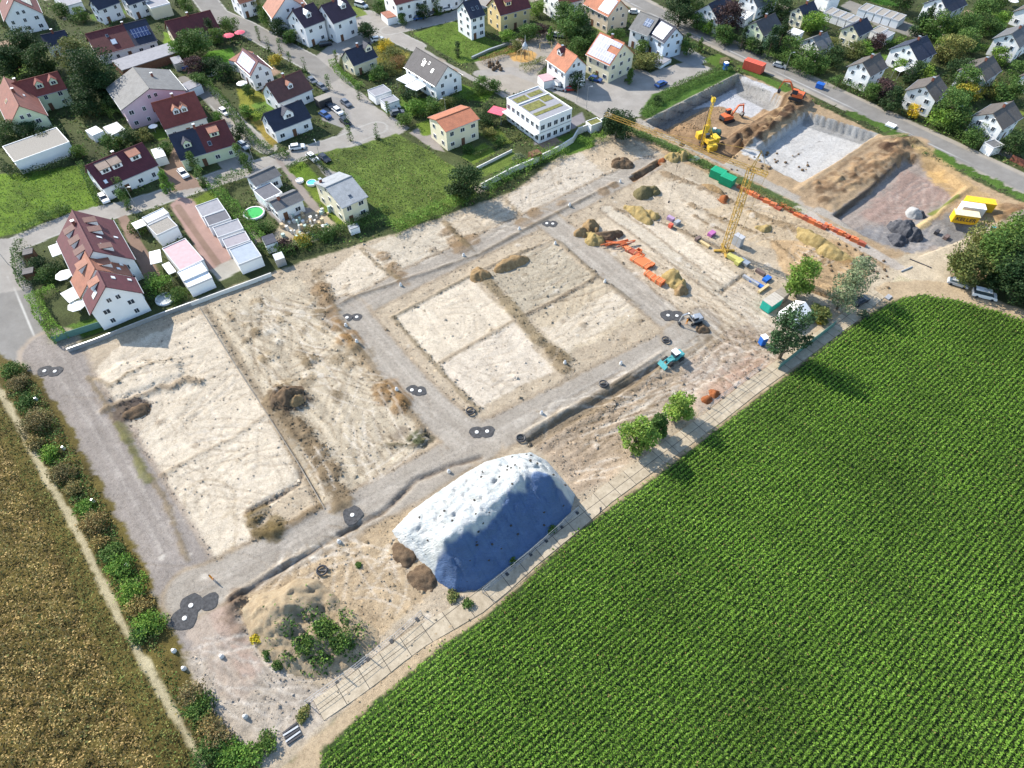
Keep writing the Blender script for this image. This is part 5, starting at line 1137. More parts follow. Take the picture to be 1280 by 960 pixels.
HD = [
([(50,270),(62,274),(76,268),(80,258)],1.6,1.5,'mid','hedge along the lane north of the row houses'),
([(30,305),(22,318),(26,345),(34,362)],1.6,1.7,'mid','hedge around the two dark garden sheds'),
([(36,362),(60,352),(82,344)],1.8,1.7,'dark','dark hedge between the row house gardens'),
([(40,378),(58,370),(72,362)],1.6,1.6,'bright','light hedge beside the large white awning'),
([(46,374),(56,398),(66,412),(80,428)],2.6,2.0,'bright','tall bright hedge along the asphalt street'),
([(128,402),(150,396),(170,386),(196,376)],1.8,1.2,'dark','dark hedge at the foot of the southern gable'),
([(0,262),(30,252),(60,248),(104,236)],0.1,.1,None,None),
([(0,206),(24,222),(60,214),(96,200),(100,190)],2.2,1.6,'dark','shaded hedge below the long bungalow'),
([(102,207),(112,228),(125,258)],1.4,1.5,'mid','hedge between bright lawn and maroon house'),
([(20,292),(60,276),(90,262)],1.5,1.2,'mid','low hedge along the southern lawn edge'),
([(98,145),(118,138),(140,142),(150,150)],3,2.2,'mid','clipped thick hedge above the white tent'),
([(262,112),(275,124),(288,140),(300,158),(312,172),(322,184),(342,194)],2,2.2,'mid','tall dark hedge along the narrow lane'),
([(300,150),(315,146),(334,138)],1.2,1.4,'dark','hedge crossing the ball tree garden'),
([(342,196),(362,198),(352,190)],1.2,1.3,'mid','hedge corner by the two dry lawns'),
([(272,236),(292,226),(308,222)],2.6,2.2,'mid','thick hedge north of the artificial lawn'),
([(270,238),(282,252),(296,268),(312,286),(328,306)],3.0,2.4,'bright','long bright green hedge beside the eastern garage row'),
([(330,310),(345,318),(372,314),(398,300),(430,288),(470,280),(482,276)],3,1.9,'mid','overgrown boundary hedge north of the pale plots'),
([(360,214),(374,206),(390,198)],1.3,1.3,'mid','young hedge at the car spaces'),
([(388,198),(400,208),(410,218)],1.2,1.3,'dark','hedge between lawn strip and driveway'),
([(452,276),(470,268),(486,262)],1.4,1.2,'mid','hedge behind the cream house'),
([(416,80),(424,92),(440,106),(452,112)],2.2,1.6,'bright','flowering corner hedge of the cream navy house'),
([(516,140),(530,148),(556,138),(572,128),(600,118),(624,114)],2.4,1.8,'mid','hedge along the path under the big white gable'),
([(600,80),(624,72),(644,62),(652,54)],1.8,1.5,'rust','brownish hedge between meadow and playground'),
([(652,90),(668,84),(680,78)],2.4,1.8,'olive','olive hedge beside the playground house'),
([(630,130),(640,126),(652,120)],1.2,1.4,'dark','hedge at the roof terrace'),
([(604,132),(614,142),(600,152)],1.6,1.8,'dark','dark hedge behind the pink awning'),
([(806,146),(822,128),(850,110),(880,98),(912,86)],3.4,1.4,'mid','shrub covered bank above the deep pit'),
([(782,162),(830,184),(880,208),(910,224)],2.0,1.2,'mid','green strip along the crane side site road'),
([(925,232),(960,250),(1000,268)],1.8,1.1,'olive','green strip behind the orange brick pallets'),
([(955,72),(980,84),(1000,92),(1018,98)],3,2.6,'mid','long tall hedge beside the through road'),
([(900,46),(920,56),(938,62)],2.6,2.2,'mid','hedge in front of the pale green village house'),
([(1036,110),(1044,104),(1058,112),(1076,118),(1082,122)],2.4,2.2,'mid','hedge at the white gable nearest the road bend'),
([(1084,124),(1100,130),(1122,140)],2.2,1.8,'dark','dark hedge at the purple tree'),
([(1160,160),(1185,166),(1206,176),(1226,186)],2.6,2.2,'mid','hedge below the feathery road tree'),
([(1190,28),(1178,50),(1170,62)],2.4,2.4,'bright','long hedge behind the northeast navy house'),
([(1212,60),(1232,64),(1252,70)],2,1.8,'bright','hedge in front of the eastern white gable'),
([(1052,-4),(1080,-2),(1124,10)],2,2,'mid','hedge behind the northern garage row'),
([(1100,58),(1120,56),(1126,52)],1.8,1.6,'bright','hedge by the village yard'),
([(1245,80),(1262,86),(1270,82)],1.8,1.6,'mid','hedge at the eastern gable'),
([(745,94),(738,104)],1.2,1.2,'mid','small hedge between the two close houses'),
([(846,128),(820,140)],0.1,.1,None,None),
([(410,28),(430,26),(446,20)],1.8,1.4,'dark','dark hedge at the foot of the eastern twin'),
([(376,54),(396,48),(410,42)],1.8,1.4,'dark','dark hedge at the foot of the western twin'),
([(0,22),(10,34),(20,44)],2,2,'dark','dark hedge below the northwest gabled house'),
([(70,0),(78,14),(92,28),(106,30)],1.8,1.6,'mid','curved hedge at the northwest street corner'),
([(520,96),(505,110),(500,118)],1.4,1.4,'mid','hedge between two terrace roofs and garages'),
([(592,196),(625,182),(650,172)],1.0,.8,'olive','low planting along the garden wall'),
]
for pts,w,h,tn,lb in HD:
    if lb: hedge(pts,w,h,tn,lb,dens=58)
# low wild planting between the houses, so that gardens are not bare ground
GREENS['g1']=(.11,.15,.05)
def beds():
    rg = np.random.default_rng(77); n = 190000
    X = rg.uniform(-230, 235, n); Y = rg.uniform(118, 300, n)
    U_ = X*UD[0]+Y*UD[1]; V_ = X*VD[0]+Y*VD[1]
    i = np.clip(np.searchsorted(Ua, U_), 0, NU-1); j = np.clip(np.searchsorted(Va, V_), 0, NV-1)
    patch = np.sin(X*.31+1)*np.sin(Y*.27)+.7*np.sin(X*.9)*np.sin(Y*.8+2)+.4*rg.normal(size=n)
    k = (RG[i, j] == 0) & (QG[i, j] > .6) & (patch > -.05) & (np.abs(X) < .82*(Y+20)); X, Y, patch = X[k], Y[k], patch[k]; n = len(X)
    Z = np.clip(.15+.55*patch*rg.uniform(.3, 1.2, n), .05, 1.5)
    T = np.array([GREENS['mid'], GREENS['g1'], GREENS['dark'], GREENS['olive'], GREENS['bright'], (.16,.12,.07)]); c = T[rg.choice(6, n, p=[.3,.28,.17,.12,.08,.05])]*np.clip(1+.3*rg.normal(size=n), .4, 1.8)[:, None]
    V, F = quads(np.column_stack([X, Y, Z]), .6, rg, up=.5)
    o = link('garden_planting', np_mesh('garden_planting', V, F, [LEAF], rep(c))); tag(o, 'low mixed planting of the gardens between the houses', 'planting', None, 'stuff')
beds()
def meadow(polypx, dens, name, lb, tints, hgt, seed, wts=None):
    scatter(name, lb, polypx, dens, hgt, tints, .34, seed, 2.4, wts)
meadow([(387,198),(420,188),(440,186),(495,169),(540,190),(575,215),(600,242),(560,260),(500,288),(470,260),(436,224)],5,'meadow_grass','tussocky wild grass of the meadow beside the pale plots',['g1','bright','olive','straw2'],.35,31,[.35,.3,.2,.15])
meadow([(-40,224),(60,214),(105,207),(122,256),(60,272),(20,290),(-40,302)],4,'meadow_grass','bright tall grass of the lawn below the bungalow',['bright','g1','mid'],.3,32)
meadow([(518,44),(545,34),(568,29),(600,46),(648,62),(600,76),(575,80),(545,62)],4,'meadow_grass','short patchy grass of the northern meadow',['bright','mid','olive'],.3,33)
meadow([(456,60),(475,52),(510,66),(500,92),(470,80)],7,'meadow_grass','tall brown and green growth of the overgrown plot',['olive','rust','g1','gold'],.9,34,[.4,.3,.25,.05])
# ---------------------------------------------------------------- mounds, sheeting, machines, containers, pipes
def soilmat(name, c1, c2, sc=1.2, st=.6):
    if name in MATS: return MATS[name]
    m, t, b = newmat(name); w = objcoord(t, world=True)
    a = nn(t, 'ShaderNodeAttribute', attribute_name='Col'); n1 = noise(t, w, sc, 7, .7); n2 = noise(t, w, sc*5, 4, .7)
    c = ramp(t, n1, [(.3, c1), (.7, c2)]); c = mixc(t, .6, c, ramp(t, n2, [(.3, .6), (.7, 1.15)]), 'MULTIPLY')
    t.links.new(c, b.inputs[0]); b.inputs['Roughness'].default_value = .95; b.inputs['Specular IOR Level'].default_value = .1
    ad = nn(t, 'ShaderNodeMath', operation='ADD'); t.links.new(n1, ad.inputs[0]); t.links.new(n2, ad.inputs[1]); bump(t, b, ad.outputs[0], st, .3)
    MATS[name] = m; return m
def mound(W, hmax, slope, mat, name, label, cat, seed, rough=.25, step=.4, folds=0, z0=0, soft=1.2, extra=None, cells=None, colour=None):
    """height sheet over a polygon, world coordinates"""
    xs = [p[0] for p in W]; ys = [p[1] for p in W]; cx_ = sum(xs)/len(xs); cy_ = sum(ys)/len(ys)
    gx = np.arange(min(xs)-step*2, max(xs)+step*2, step); gy = np.arange(min(ys)-step*2, max(ys)+step*2, step)
    X, Y = np.meshgrid(gx, gy, indexing='ij'); sd = poly_sd(X, Y, W)
    nz = fract(X.shape, cells or (max(3, len(gx)*step/3), max(3, len(gy)*step/3)), 4, seed)
    sd2 = sd+nz*rough
    z = hmax*(1-np.exp(-np.clip(sd2, 0, None)*slope/hmax*1.1)) if soft else np.minimum(sd2*slope, hmax)
    if extra is not None: z = extra(X, Y, sd, z)
    z = z+np.clip(sd, 0, 1)*nz*rough*.8
    z = np.where(sd < 0, -.35, z)+z0
    nx, ny = X.shape; idx = np.arange(nx*ny).reshape(nx, ny)
    F = np.stack([idx[:-1,:-1], idx[1:,:-1], idx[1:,1:], idx[:-1,1:]], -1).reshape(-1, 4)
    keep = (sd.ravel()[F] > -step*1.5).any(1); F = F[keep]; us, inv = np.unique(F, return_inverse=True); F = inv.reshape(F.shape)
    V = np.stack([X-cx_, Y-cy_, z], -1).reshape(-1, 3)[us]
    cc = colour(X, Y, sd, nz).reshape(-1, 3)[us] if colour else None
    me = np_mesh(name, V, F, [mat], cc, smooth=True)
    o = link(name, me, None, (cx_, cy_, 0)); tag(o, label, cat)
    def zat(x, y):
        i = int(np.clip((x-gx[0])/step, 0, nx-1)); j = int(np.clip((y-gy[0])/step, 0, ny-1)); return float(z[i, j])
    return o, zat
# sheeted spoil heap
def tarpmat():
    m, t, b = newmat('white sheeting'); w = objcoord(t, world=True)
    wr = objcoord(t, world=True, scale=(1,1,1), rot=(0,0,-PHI))
    n1 = noise(t, w, .5, 5, .6)
    st = objcoord(t, world=True, scale=(.25,1.6,.6), rot=(0,0,-PHI)); n2 = noise(t, st, 1.4, 6, .7); n3 = noise(t, w, 3.5, 5, .7)
    c = ramp(t, n1, [(.3, (.44,.47,.48)), (.62, (.60,.61,.60))])
    # overlapping strips of bluish and white sheet
    wv = nn(t, 'ShaderNodeTexWave', Scale=.11, Distortion=.6, Detail=2); wv.bands_direction = 'X'; t.links.new(wr, wv.inputs[0])
    c = mixc(t, .5, c, ramp(t, wv.outputs[1], [(.0, (.70,.78,.86)), (.06, (.95,1,1)), (1, (1,1,1))]), 'MULTIPLY')
    at = nn(t, 'ShaderNodeAttribute', attribute_name='Col'); c = mixc(t, 1.0, c, at.outputs[0], 'MULTIPLY')
    t.links.new(c, b.inputs[0]); b.inputs['Roughness'].default_value = .55; b.inputs['Specular IOR Level'].default_value = .3
    ad = nn(t, 'ShaderNodeMath', operation='ADD'); t.links.new(n2, ad.inputs[0]); t.links.new(n3, ad.inputs[1]); bump(t, b, ad.outputs[0], .9, .6); return m
TP = GG([(489,664),(514,638),(548,614),(580,592),(606,577),(640,568),(664,565),(684,576),(702,597),(719,618),(714,640),(690,664),(660,690),(630,714),(600,737),(568,741),(548,728),(528,704),(505,686)])
RIDGE = [tuple(G(*p, 7))[:2] for p in [(556,672),(590,650),(620,622),(655,594),(684,596)]]
def tarp_shape(X, Y, sd, z):
    d = line_d(X, Y, RIDGE)
    hm = 8.2*np.clip(sd/(sd+d+1e-6), 0, 1); hm = np.where(sd > 0, hm, 0)
    hm = hm*(1-.06*np.exp(-d))
    u_ = X*UD[0]+Y*UD[1]; v_ = X*VD[0]+Y*VD[1]; q_ = fract(X.shape, (9, 9), 4, 71); q2 = fract(X.shape, (22, 22), 3, 72)
    fold = np.abs(np.sin(u_*.9+2.2*q_+.25*v_))*.62+np.abs(np.sin(u_*2.3+3*q_-.3*v_))*.32+q2*.34+np.abs(q_)*.35-.5
    return np.minimum(hm, 7.4+.3*np.tanh((hm-7.4)/.8))+fold*np.clip(sd/2, 0, 1)*(.55+.45*(v_ < np.median(v_)))
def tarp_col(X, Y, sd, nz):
    # white sheeting whose field side has its shade painted in blue below the crest
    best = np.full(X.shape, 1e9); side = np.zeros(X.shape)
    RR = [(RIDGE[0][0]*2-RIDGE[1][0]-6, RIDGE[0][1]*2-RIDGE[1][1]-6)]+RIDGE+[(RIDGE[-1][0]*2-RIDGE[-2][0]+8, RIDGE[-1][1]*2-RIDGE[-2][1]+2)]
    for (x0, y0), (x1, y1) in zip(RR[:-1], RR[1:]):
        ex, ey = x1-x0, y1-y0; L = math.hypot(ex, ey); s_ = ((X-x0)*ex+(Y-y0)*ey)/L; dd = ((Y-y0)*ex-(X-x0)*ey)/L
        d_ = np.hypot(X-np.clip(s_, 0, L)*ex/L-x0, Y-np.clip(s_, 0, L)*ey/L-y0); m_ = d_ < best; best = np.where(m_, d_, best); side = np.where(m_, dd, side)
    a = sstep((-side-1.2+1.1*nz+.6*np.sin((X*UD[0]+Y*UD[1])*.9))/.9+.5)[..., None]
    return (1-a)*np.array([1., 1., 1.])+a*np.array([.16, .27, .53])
to, tz = mound(TP, 7, 1, tarpmat(), 'sheeted_heap', 'large spoil heap covered with white plastic sheeting, shade painted blue on one side', 'heap', 21, rough=.3, step=.26, extra=tarp_shape, colour=tarp_col)
BAG = plain('dark sandbag', (.05,.045,.04), .9, .2, 6)
m = MB(); m.lathe([(.22,0),(.32,.1),(.26,.22),(.08,.26)], 8); bagme = m.mesh('sandbag', [BAG])
c0 = 0; r5 = random.Random(5)
while c0 < 48:
    x = r5.uniform(min(p[0] for p in TP), max(p[0] for p in TP)); y = r5.uniform(min(p[1] for p in TP), max(p[1] for p in TP))
    if poly_sd(np.array([x]), np.array([y]), TP)[0] < 1: continue
    o = link('sandbag', bagme, None, (x, y, tz(x, y)-.06), (0, 0, r5.uniform(0, 3)), (.8, .62, .6)); tag(o, 'small dark sandbag weighing down the sheeting of the large heap', 'sandbag', 'sandbags on the sheeted heap'); c0 += 1
SOILB = soilmat('brown soil', A(150,122,88), A(196,168,126)); SOILY = soilmat('yellow soil', A(176,150,96), A(206,184,130)); SOILD = soilmat('dark soil', A(100,82,66), A(150,128,104))
SANDM = soilmat('sandy soil', A(176,154,124), A(206,188,158)); SLATEG = soilmat('slate chippings', A(82,84,92), A(128,128,132), 2); GRAVW = soilmat('pale gravel', A(186,188,188), A(214,214,212), 2); OLIVES = soilmat('olive soil', A(120,112,78), A(150,140,104))
DM = GG([(300,762),(318,742),(350,735),(372,722),(398,724),(430,752),(452,772),(474,786),(478,802),(455,824),(425,842),(392,850),(362,842),(335,824),(312,800)])
rd2 = [tuple(G(*p, 4.5))[:2] for p in [(345,758),(368,752),(388,760),(396,776)]]
DMN = lambda X: 1.3*fract(X.shape, (26, 26), 4, 91)+.8*fract(X.shape, (9, 9), 3, 92)
def dm_shape(X, Y, sd, z):
    d = line_d(X, Y, rd2); h = 5.4*np.clip(sd/(sd+d+1e-6), 0, 1); h = np.where(sd > 0, h, 0)
    q = G(420, 772); cut = np.exp(-(((X-q.x)/6.5)**2+((Y-q.y)/5)**2)); return h*(1-.85*cut)+(.3*np.sin(X*1.6+Y*.8)*cut+.35*DMN(X))*np.clip(sd/2, 0, 1)
do, dz_ = mound(DM, 5, 1, SANDM, 'soil_mound', 'sandy earth mound with green bushes on its shaded flank', 'mound', 9, rough=.5, step=.35, extra=dm_shape)
def heap(px, py, r, h, mat, label, sx=1, rot=0, seed=1, cat='heap', slope=None):
    c = spot(px, py); W = []
    for t in np.linspace(0, 2*math.pi, 14, endpoint=False):
        k = 1+.12*math.sin(3*t+seed); a, b = r*sx*k*math.cos(t), r*k*math.sin(t); W.append((c.x+a*math.cos(rot)-b*math.sin(rot), c.y+a*math.sin(rot)+b*math.cos(rot)))
    return mound(W, h*1.5, slope or (h*1.5/r*1.5), mat, 'soil_heap', label, cat, seed, rough=.22, step=.22, z0=c.z, extra=lambda X, Y, sd, z: np.where(sd > 0, h*1.12*np.clip((sd+.25*r*fract(X.shape, (5, 5), 3, seed+50))/(r*.85), 0, 1)**.85+.09*h*fract(X.shape, (9, 9), 3, seed), 0))
heap(600,344,2.5,1.7,SOILB,'round brown heap at the corner of the central plots',seed=2); heap(638,330,2.3,1.4,SOILB,'long flat brown heap on the grey central plot',sx=2.0,rot=R(30),seed=3)
heap(727,292,1.9,1.6,SOILB,'brown heap touching the ring road junction',seed=4); heap(739,284,2.2,2.2,SOILB,'tallest of the brown heaps at the road corner',seed=5); heap(742,300,2.2,1.7,SOILY,'tan heap in front of the tallest corner heap',sx=1.3,rot=R(-50),seed=6); heap(757,296,1.8,1.4,SOILD,'elongated shadowy heap beside the corner heaps',sx=2.4,rot=R(10),seed=7)
heap(806,242,2.3,1.9,OLIVES,'dark olive heap north of the haul road',sx=1.6,rot=R(30),seed=8); heap(816,240,1.8,1.7,OLIVES,'small olive heap next to the larger one',seed=9); heap(800,268,2.2,1.3,SOILY,'long yellowish heap beside the excavated strip',sx=2.2,rot=R(-50),seed=10); heap(815,270,1.6,1.3,SOILY,'short yellowish heap beside the long one',sx=1.5,rot=R(-60),seed=11)
heap(841,198,2.2,1.8,SOILY,'tan heap west of the green site skips',seed=12); heap(853,196,2.2,1.9,SOILY,'tan heap nearest the green site skips',seed=13); heap(843,352,2.3,2.4,SOILY,'steep tan heap at the end of the orange pipes',sx=1.6,rot=R(-60),seed=14); heap(850,364,1.8,1.6,SOILB,'brown heap below the steep tan one',seed=15)
heap(778,206,2.6,1.4,SOILD,'dark brown heap beside the open basement pit edge',sx=1.2,seed=16); heap(772,202,1.6,1.3,SOILD,'reddish dark heap above the small trench',seed=17); heap(805,212,1.6,1.1,SOILD,'long ridge of dark spoil near the ring road',sx=3.0,rot=R(34),seed=18)
heap(1128,288,3.4,2.6,SLATEG,'large dark slate grey chippings heap in the yard',seed=19); heap(1122,300,2.6,1.8,SLATEG,'lower dark chippings heap toward the concrete track',seed=20); heap(1140,296,2.4,2.2,SLATEG,'steep chippings heap with shaded hollow',seed=21); heap(1143,268,2.4,1.7,GRAVW,'pale gravel heap beside the wooden edging',seed=22); heap(1150,270,1.6,1.4,SLATEG,'small grey heap touching the pale gravel',seed=23)
heap(1082,392,0.9,.6,SOILD,'small dark heap near the willow',seed=25); heap(170,514,1.6,.6,SOILD,'flat dark soil heap beside the wide gravel road',sx=1.5,rot=R(36),seed=24); heap(358,494,2.2,1.6,SOILD,'dark churned spoil heap between the long plots',sx=1.3,rot=R(30),seed=26); heap(371,500,1.6,1.3,SOILB,'brown clod heap beside the dark churned one',seed=27)
heap(878,412,1.6,.9,SOILD,'dark debris heap at the eastern road end',seed=28); heap(506,692,2.2,.9,SOILD,'dark soil heap at the western toe of the sheeting',sx=1.2,rot=R(-50),seed=29); heap(530,722,2.6,.9,SOILD,'dark soil heap at the southern toe of the sheeting',seed=30)
heap(955,286,1.5,.9,SOILY,'low yellow spoil heap south of the green skips',sx=1.5,seed=31); heap(1020,300,2.2,1.2,SOILY,'ochre spoil bank along the dug strip',sx=2.6,rot=R(-45),seed=32); heap(1046,318,2.2,1.2,SOILY,'ochre spoil bank nearest the willow',sx=2.2,rot=R(-40),seed=33); heap(892,238,1.6,1.0,SOILB,'brown rubble bank by the crane side road',sx=2.4,rot=R(-50),seed=34)

# asphalt patches round the manholes
PATCH = plain('fresh asphalt', (.06,.06,.062), .95, .45, 2.5, bumpy=.8); COVER = plain('pale concrete cover', (.62,.61,.58), .8, .1)
pg = 'asphalt collars around manholes'
def patch(px, py, r, label, cover=True, dx=0):
    p = G(px, py); p.z = dig(p.x, p.y)+.03; o = empty('manhole_collar', p); tag(o, label, 'manhole', pg); m = MB(); n = 20; rr = random.Random(int(px*7))
    prof = [(r*(.95+.10*math.sin(3*i*6.28/n+px)+.05*rr.uniform(-1,1))*math.cos(i*6.28/n), r*(.95+.09*math.cos(2*i*6.28/n+py)+.05*rr.uniform(-1,1))*math.sin(i*6.28/n)) for i in range(n)]
    m.prism(prof, -.12, .05+.002*(int(px) % 5)); m.obj('asphalt_patch', PATCH, o)
    if cover: m = MB(); m.lathe([(.36,.0),(.36,.13),(.3,.15)], 12); m.obj('manhole_cover', COVER, o)
for x,y,r,c,lb in [(56,464,1.5,1,'western manhole collar on the wide road by the street end'),(69,464.5,1.5,1,'eastern manhole collar on the wide road by the street end'),(239,757,1.9,1,'northern collar of the big pair at the southern junction'),(231,773,2.1,1,'southern collar of the big pair at the southern junction'),(262,752,1.5,0,'collar without cover beside the pinkish patch'),(440.5,644,1.8,1,'single large collar on the lower gravel road'),(596,540.5,1.45,1,'western collar of the pair above the sheeted heap'),(609,539.5,1.45,1,'eastern collar of the pair above the sheeted heap'),(515,488,1.3,1,'western collar on the inner road'),(525,489,1.3,1,'eastern collar on the inner road'),(434,397.5,1.2,1,'western collar at the upper road corner'),(446,396.5,1.2,1,'eastern collar at the upper road corner'),(683.5,279.5,1.2,1,'western pale collar at the northern junction'),(691,280,1.2,1,'eastern pale collar at the northern junction'),(835,394.5,1.7,1,'western collar beside the parked machine'),(846,395,1.7,1,'eastern collar beside the parked machine')]:
    patch(x, y, r, lb, c)
# concrete shaft cones
CONC_M = plain('precast concrete', (.60,.59,.56), .85, .1, 2); 
m = MB(); m.lathe([(.52,-.3),(.52,.35),(.34,.75),(.34,.95),(.2,.95)], 14); cone_me = m.mesh('shaft', [CONC_M]); m = MB(); m.lathe([(.3,.95),(.3,1.02),(.05,1.03)], 12); capme = m.mesh('shaft_lid', [METAL])
for x,y,lb in [(46,500,'concrete shaft on the road verge nearest the street end'),(80,561,'concrete shaft beside the light green verge bush'),(117,627,'concrete shaft half way down the verge'),(160,707,'concrete shaft in the long green thicket'),(218,814,'western of the two shafts below the southern junction'),(230.5,836,'southern of the two shafts below the southern junction'),(277.5,821,'concrete shaft on the pale sandy ground'),(307,896,'concrete shaft in the southern sand ruts'),(424,677.5,'concrete shaft below the single large collar'),(561,590,'concrete shaft on the rim above the sheeted heap'),(432.5,407.5,'concrete shaft at the upper road corner'),(446,427.5,'concrete shaft beside the ochre spoil'),(496,487.5,'concrete shaft by the inner road collars'),(501,357,'concrete shaft at the first upper plot corner'),(579.5,320,'concrete shaft at the second upper plot corner'),(649,287,'concrete shaft south of the tree shadow'),(712,257,'concrete shaft beside the northern road rim'),(775,228,'concrete shaft at the northernmost plot corner'),(694,305,'concrete shaft at the top of the grey central plot'),(756,352.5,'concrete shaft east of the central plots'),(706,454,'concrete shaft at the lower tip of the dark strip'),(677,517,'concrete shaft at the western trench rim'),(776,455,'concrete shaft at the eastern trench rim')]:
    p = spot(x, y); o = empty('shaft_cone', p); tag(o, lb, 'shaft', 'concrete shaft cones'); link('shaft', cone_me, o); link('shaft_lid', capme, o); o.scale = (.66, .66, .75)
for x,y,lb in [(651,549,'open dark shaft ring at the western trench end'),(754,481,'open dark shaft ring midway along the trench'),(832,426,'open dark shaft ring at the eastern trench end'),(403,714,'open black rubber ring on the churned ground'),(588,515,'grey pump unit at the corner of the cream plot')]:
    p = spot(x, y); m = MB(); n = 16
    for i in range(n):
        a = 6.28*i/n; b = 6.28*(i+1)/n; m.bar((.8*math.cos(a),.8*math.sin(a),.35),(.8*math.cos(b),.8*math.sin(b),.35),.16,6)
    m.box(-.85,.85,-.08,.08,.1,.3); o = m.obj('shaft_ring', DARKF, None, p); tag(o, lb, 'shaft ring')

# long edging between the two plots and the boundary walls of the town
def wallrun(pts, w, h, mat, label, name='boundary_wall', cat='wall', cap=True, z0=-.4):
    W = GG(pts); m = MB()
    for i in range(len(W)-1):
        a, b = Vector(W[i]), Vector(W[i+1]); d = (b-a).normalized(); n = Vector((-d.y, d.x))*w/2; a = a-d*w*.0
        m.prism([tuple(a-n), tuple(b-n), tuple(b+n), tuple(a+n)], z0, h+.003*i)
    o = m.obj(name, mat); return tag(o, label, cat)
wallrun([(249,384),(290,450),(330,512),(372,578),(406,636)],.14,.2,plain('dull edging', (.24,.215,.18), .9, .15),'thin concrete edging between the two long pale plots','concrete_edging','edging')
wallrun([(86,440),(120,428),(150,416),(196,398),(240,382)],.22,1.0,METAL,'concrete boundary wall south of the row houses')
wallrun([(240,382),(262,374),(300,360),(340,345)],.22,1.0,CONC_M,'white boundary wall behind the garage court')
wallrun([(602,236),(640,216),(668,204),(700,188),(716,178),(722,168)],.35,1.6,CONC_M,'long white garden wall below the modern block')
wallrun([(722,168),(742,160),(760,152)],.35,1.9,CONC_M,'curved white wall beside the bin shelter')
wallrun([(596,212),(620,200),(640,190)],.25,.8,CONC_M,'low garden wall south of the orange roof house')
wallrun([(590,74),(612,64),(636,56)],.6,.8,METAL,'grey bench wall between meadow and playground')
wallrun([(1262,200),(1290,214)],.3,1.6,BRICK,'brick garden wall at the eastern road side')
wallrun([(1126,340),(1140,334)],.2,.3,METAL,'short steel rail lying at the junction','steel_rail','rail')
wallrun([(1137,324),(1164,335)],.25,.15,DARKF,'long dark beam lying across the junction','timber_beam','beam')

# concrete slab track
def slabmat():
    m, t, b = newmat('concrete slabs'); w = objcoord(t, world=True, rot=(0,0,0)); v = objcoord(t)
    br = nn(t, 'ShaderNodeTexBrick', Scale=1.0); br.offset = 0
    br.inputs['Color1'].default_value = (*A(216,203,180), 1); br.inputs['Color2'].default_value = (*A(200,186,162), 1); br.inputs['Mortar'].default_value = (*A(90,84,76), 1)
    br.inputs['Mortar Size'].default_value = .05; br.inputs['Brick Width'].default_value = 3.6; br.inputs['Row Height'].default_value = 60
    t.links.new(v, br.inputs[0]); n1 = noise(t, w, .8, 6, .7); n2 = noise(t, w, 5, 4, .7)
    c = mixc(t, .9, br.outputs[0], ramp(t, n1, [(.3, (.66,.62,.56)), (.7, (1.15,1.13,1.1))]), 'MULTIPLY'); c = mixc(t, .5, c, ramp(t, n2, [(.3, .75), (.7, 1.15)]), 'MULTIPLY')
    t.links.new(c, b.inputs[0]); b.inputs['Roughness'].default_value = .9; bump(t, b, n2, .3, .05); return m
SLM = slabmat()
PC_ = GG([(398,888),(441,859),(467,840),(500,814),(525,796),(560,776),(596,755),(630,727),(663,697),(715,655),(757,619),(800,588),(850,552),(897,518),(940,484),(1000,442),(1060,398),(1098,366)])
def slabs():
    m = MB(); org = Vector(PC_[0]); ang = math.atan2(PC_[-1][1]-PC_[0][1], PC_[-1][0]-PC_[0][0]); c, s = math.cos(-ang), math.sin(-ang)
    L = [((x-org.x)*c-(y-org.y)*s, (x-org.x)*s+(y-org.y)*c) for x, y in PC_]; h = 1.65
    vs = [(x, y-h, .10) for x, y in L]+[(x, y+h, .10) for x, y in L]+[(x, y-h-.02, -.3) for x, y in L]+[(x, y+h+.02, -.3) for x, y in L]; n = len(L)
    m.add(vs, [(i, i+1, n+i+1, n+i) for i in range(n-1)]+[(2*n+i, 2*n+i+1, i+1, i) for i in range(n-1)]+[(n+i, n+i+1, 3*n+i+1, 3*n+i) for i in range(n-1)])
    o = m.obj('concrete_path', SLM, None, (org.x, org.y, 0), (0, 0, ang)); o['kind'] = 'structure'; o['label'] = 'concrete slab farm track between site and maize field'
slabs()
# mobile fence panels
def fence_panel():
    m = MB()
    for x in (-1.7, 1.7): m.bar((x,0,0),(x,0,2),.035,6)
    for z in (.12, 1.0, 1.98): m.bar((-1.7,0,z),(1.7,0,z),.025,4)
    for i in range(12): x = -1.7+3.4*(i+.5)/12; m.bar((x,0,.12),(x,0,1.98),.008,3)
    f = m.mesh('wire_panel', [METAL]); m = MB()
    m.box(1.45,1.95,-.35,.35,0,.14); return f, m.mesh('fence_foot', [plain('dark rubber', (.05,.05,.05), .9, .1)])
FPN, FFT = fence_panel()
def fence(pts, label, h=1, solid=None):
    W = GG(pts); k = 0
    for i in range(len(W)-1):
        a, b = Vector(W[i]), Vector(W[i+1]); L = (b-a).length; n = max(1, int(L/3.55)); rz = math.atan2(b.y-a.y, b.x-a.x)
        for j in range(n):
            p = a+(b-a)*((j+.5)/n); o = empty('fence_panel', (p.x, p.y, dig(p.x, p.y)), rz+random.uniform(-.03, .03)); tag(o, label, 'fence', label)
            link('wire_panel', FPN, o, None, None, (L/n/3.5, 1, h)); link('fence_foot', FFT, o)
fence([(603,742),(643,710),(683,676),(722,640)],'mobile wire fence panel below the sheeted heap')
fence([(384,880),(432,846),(492,800),(528,768)],'mobile wire fence panel between dirt mound and slab track')
fence([(870,524),(905,496),(950,462)],'mobile wire fence panel beside the brick coloured ground')
fence([(640,736),(700,684),(745,645)][:1]+[(640,736)],'x') if False else None
GRF = plain('green mesh', (.10,.20,.17), .8, .1)
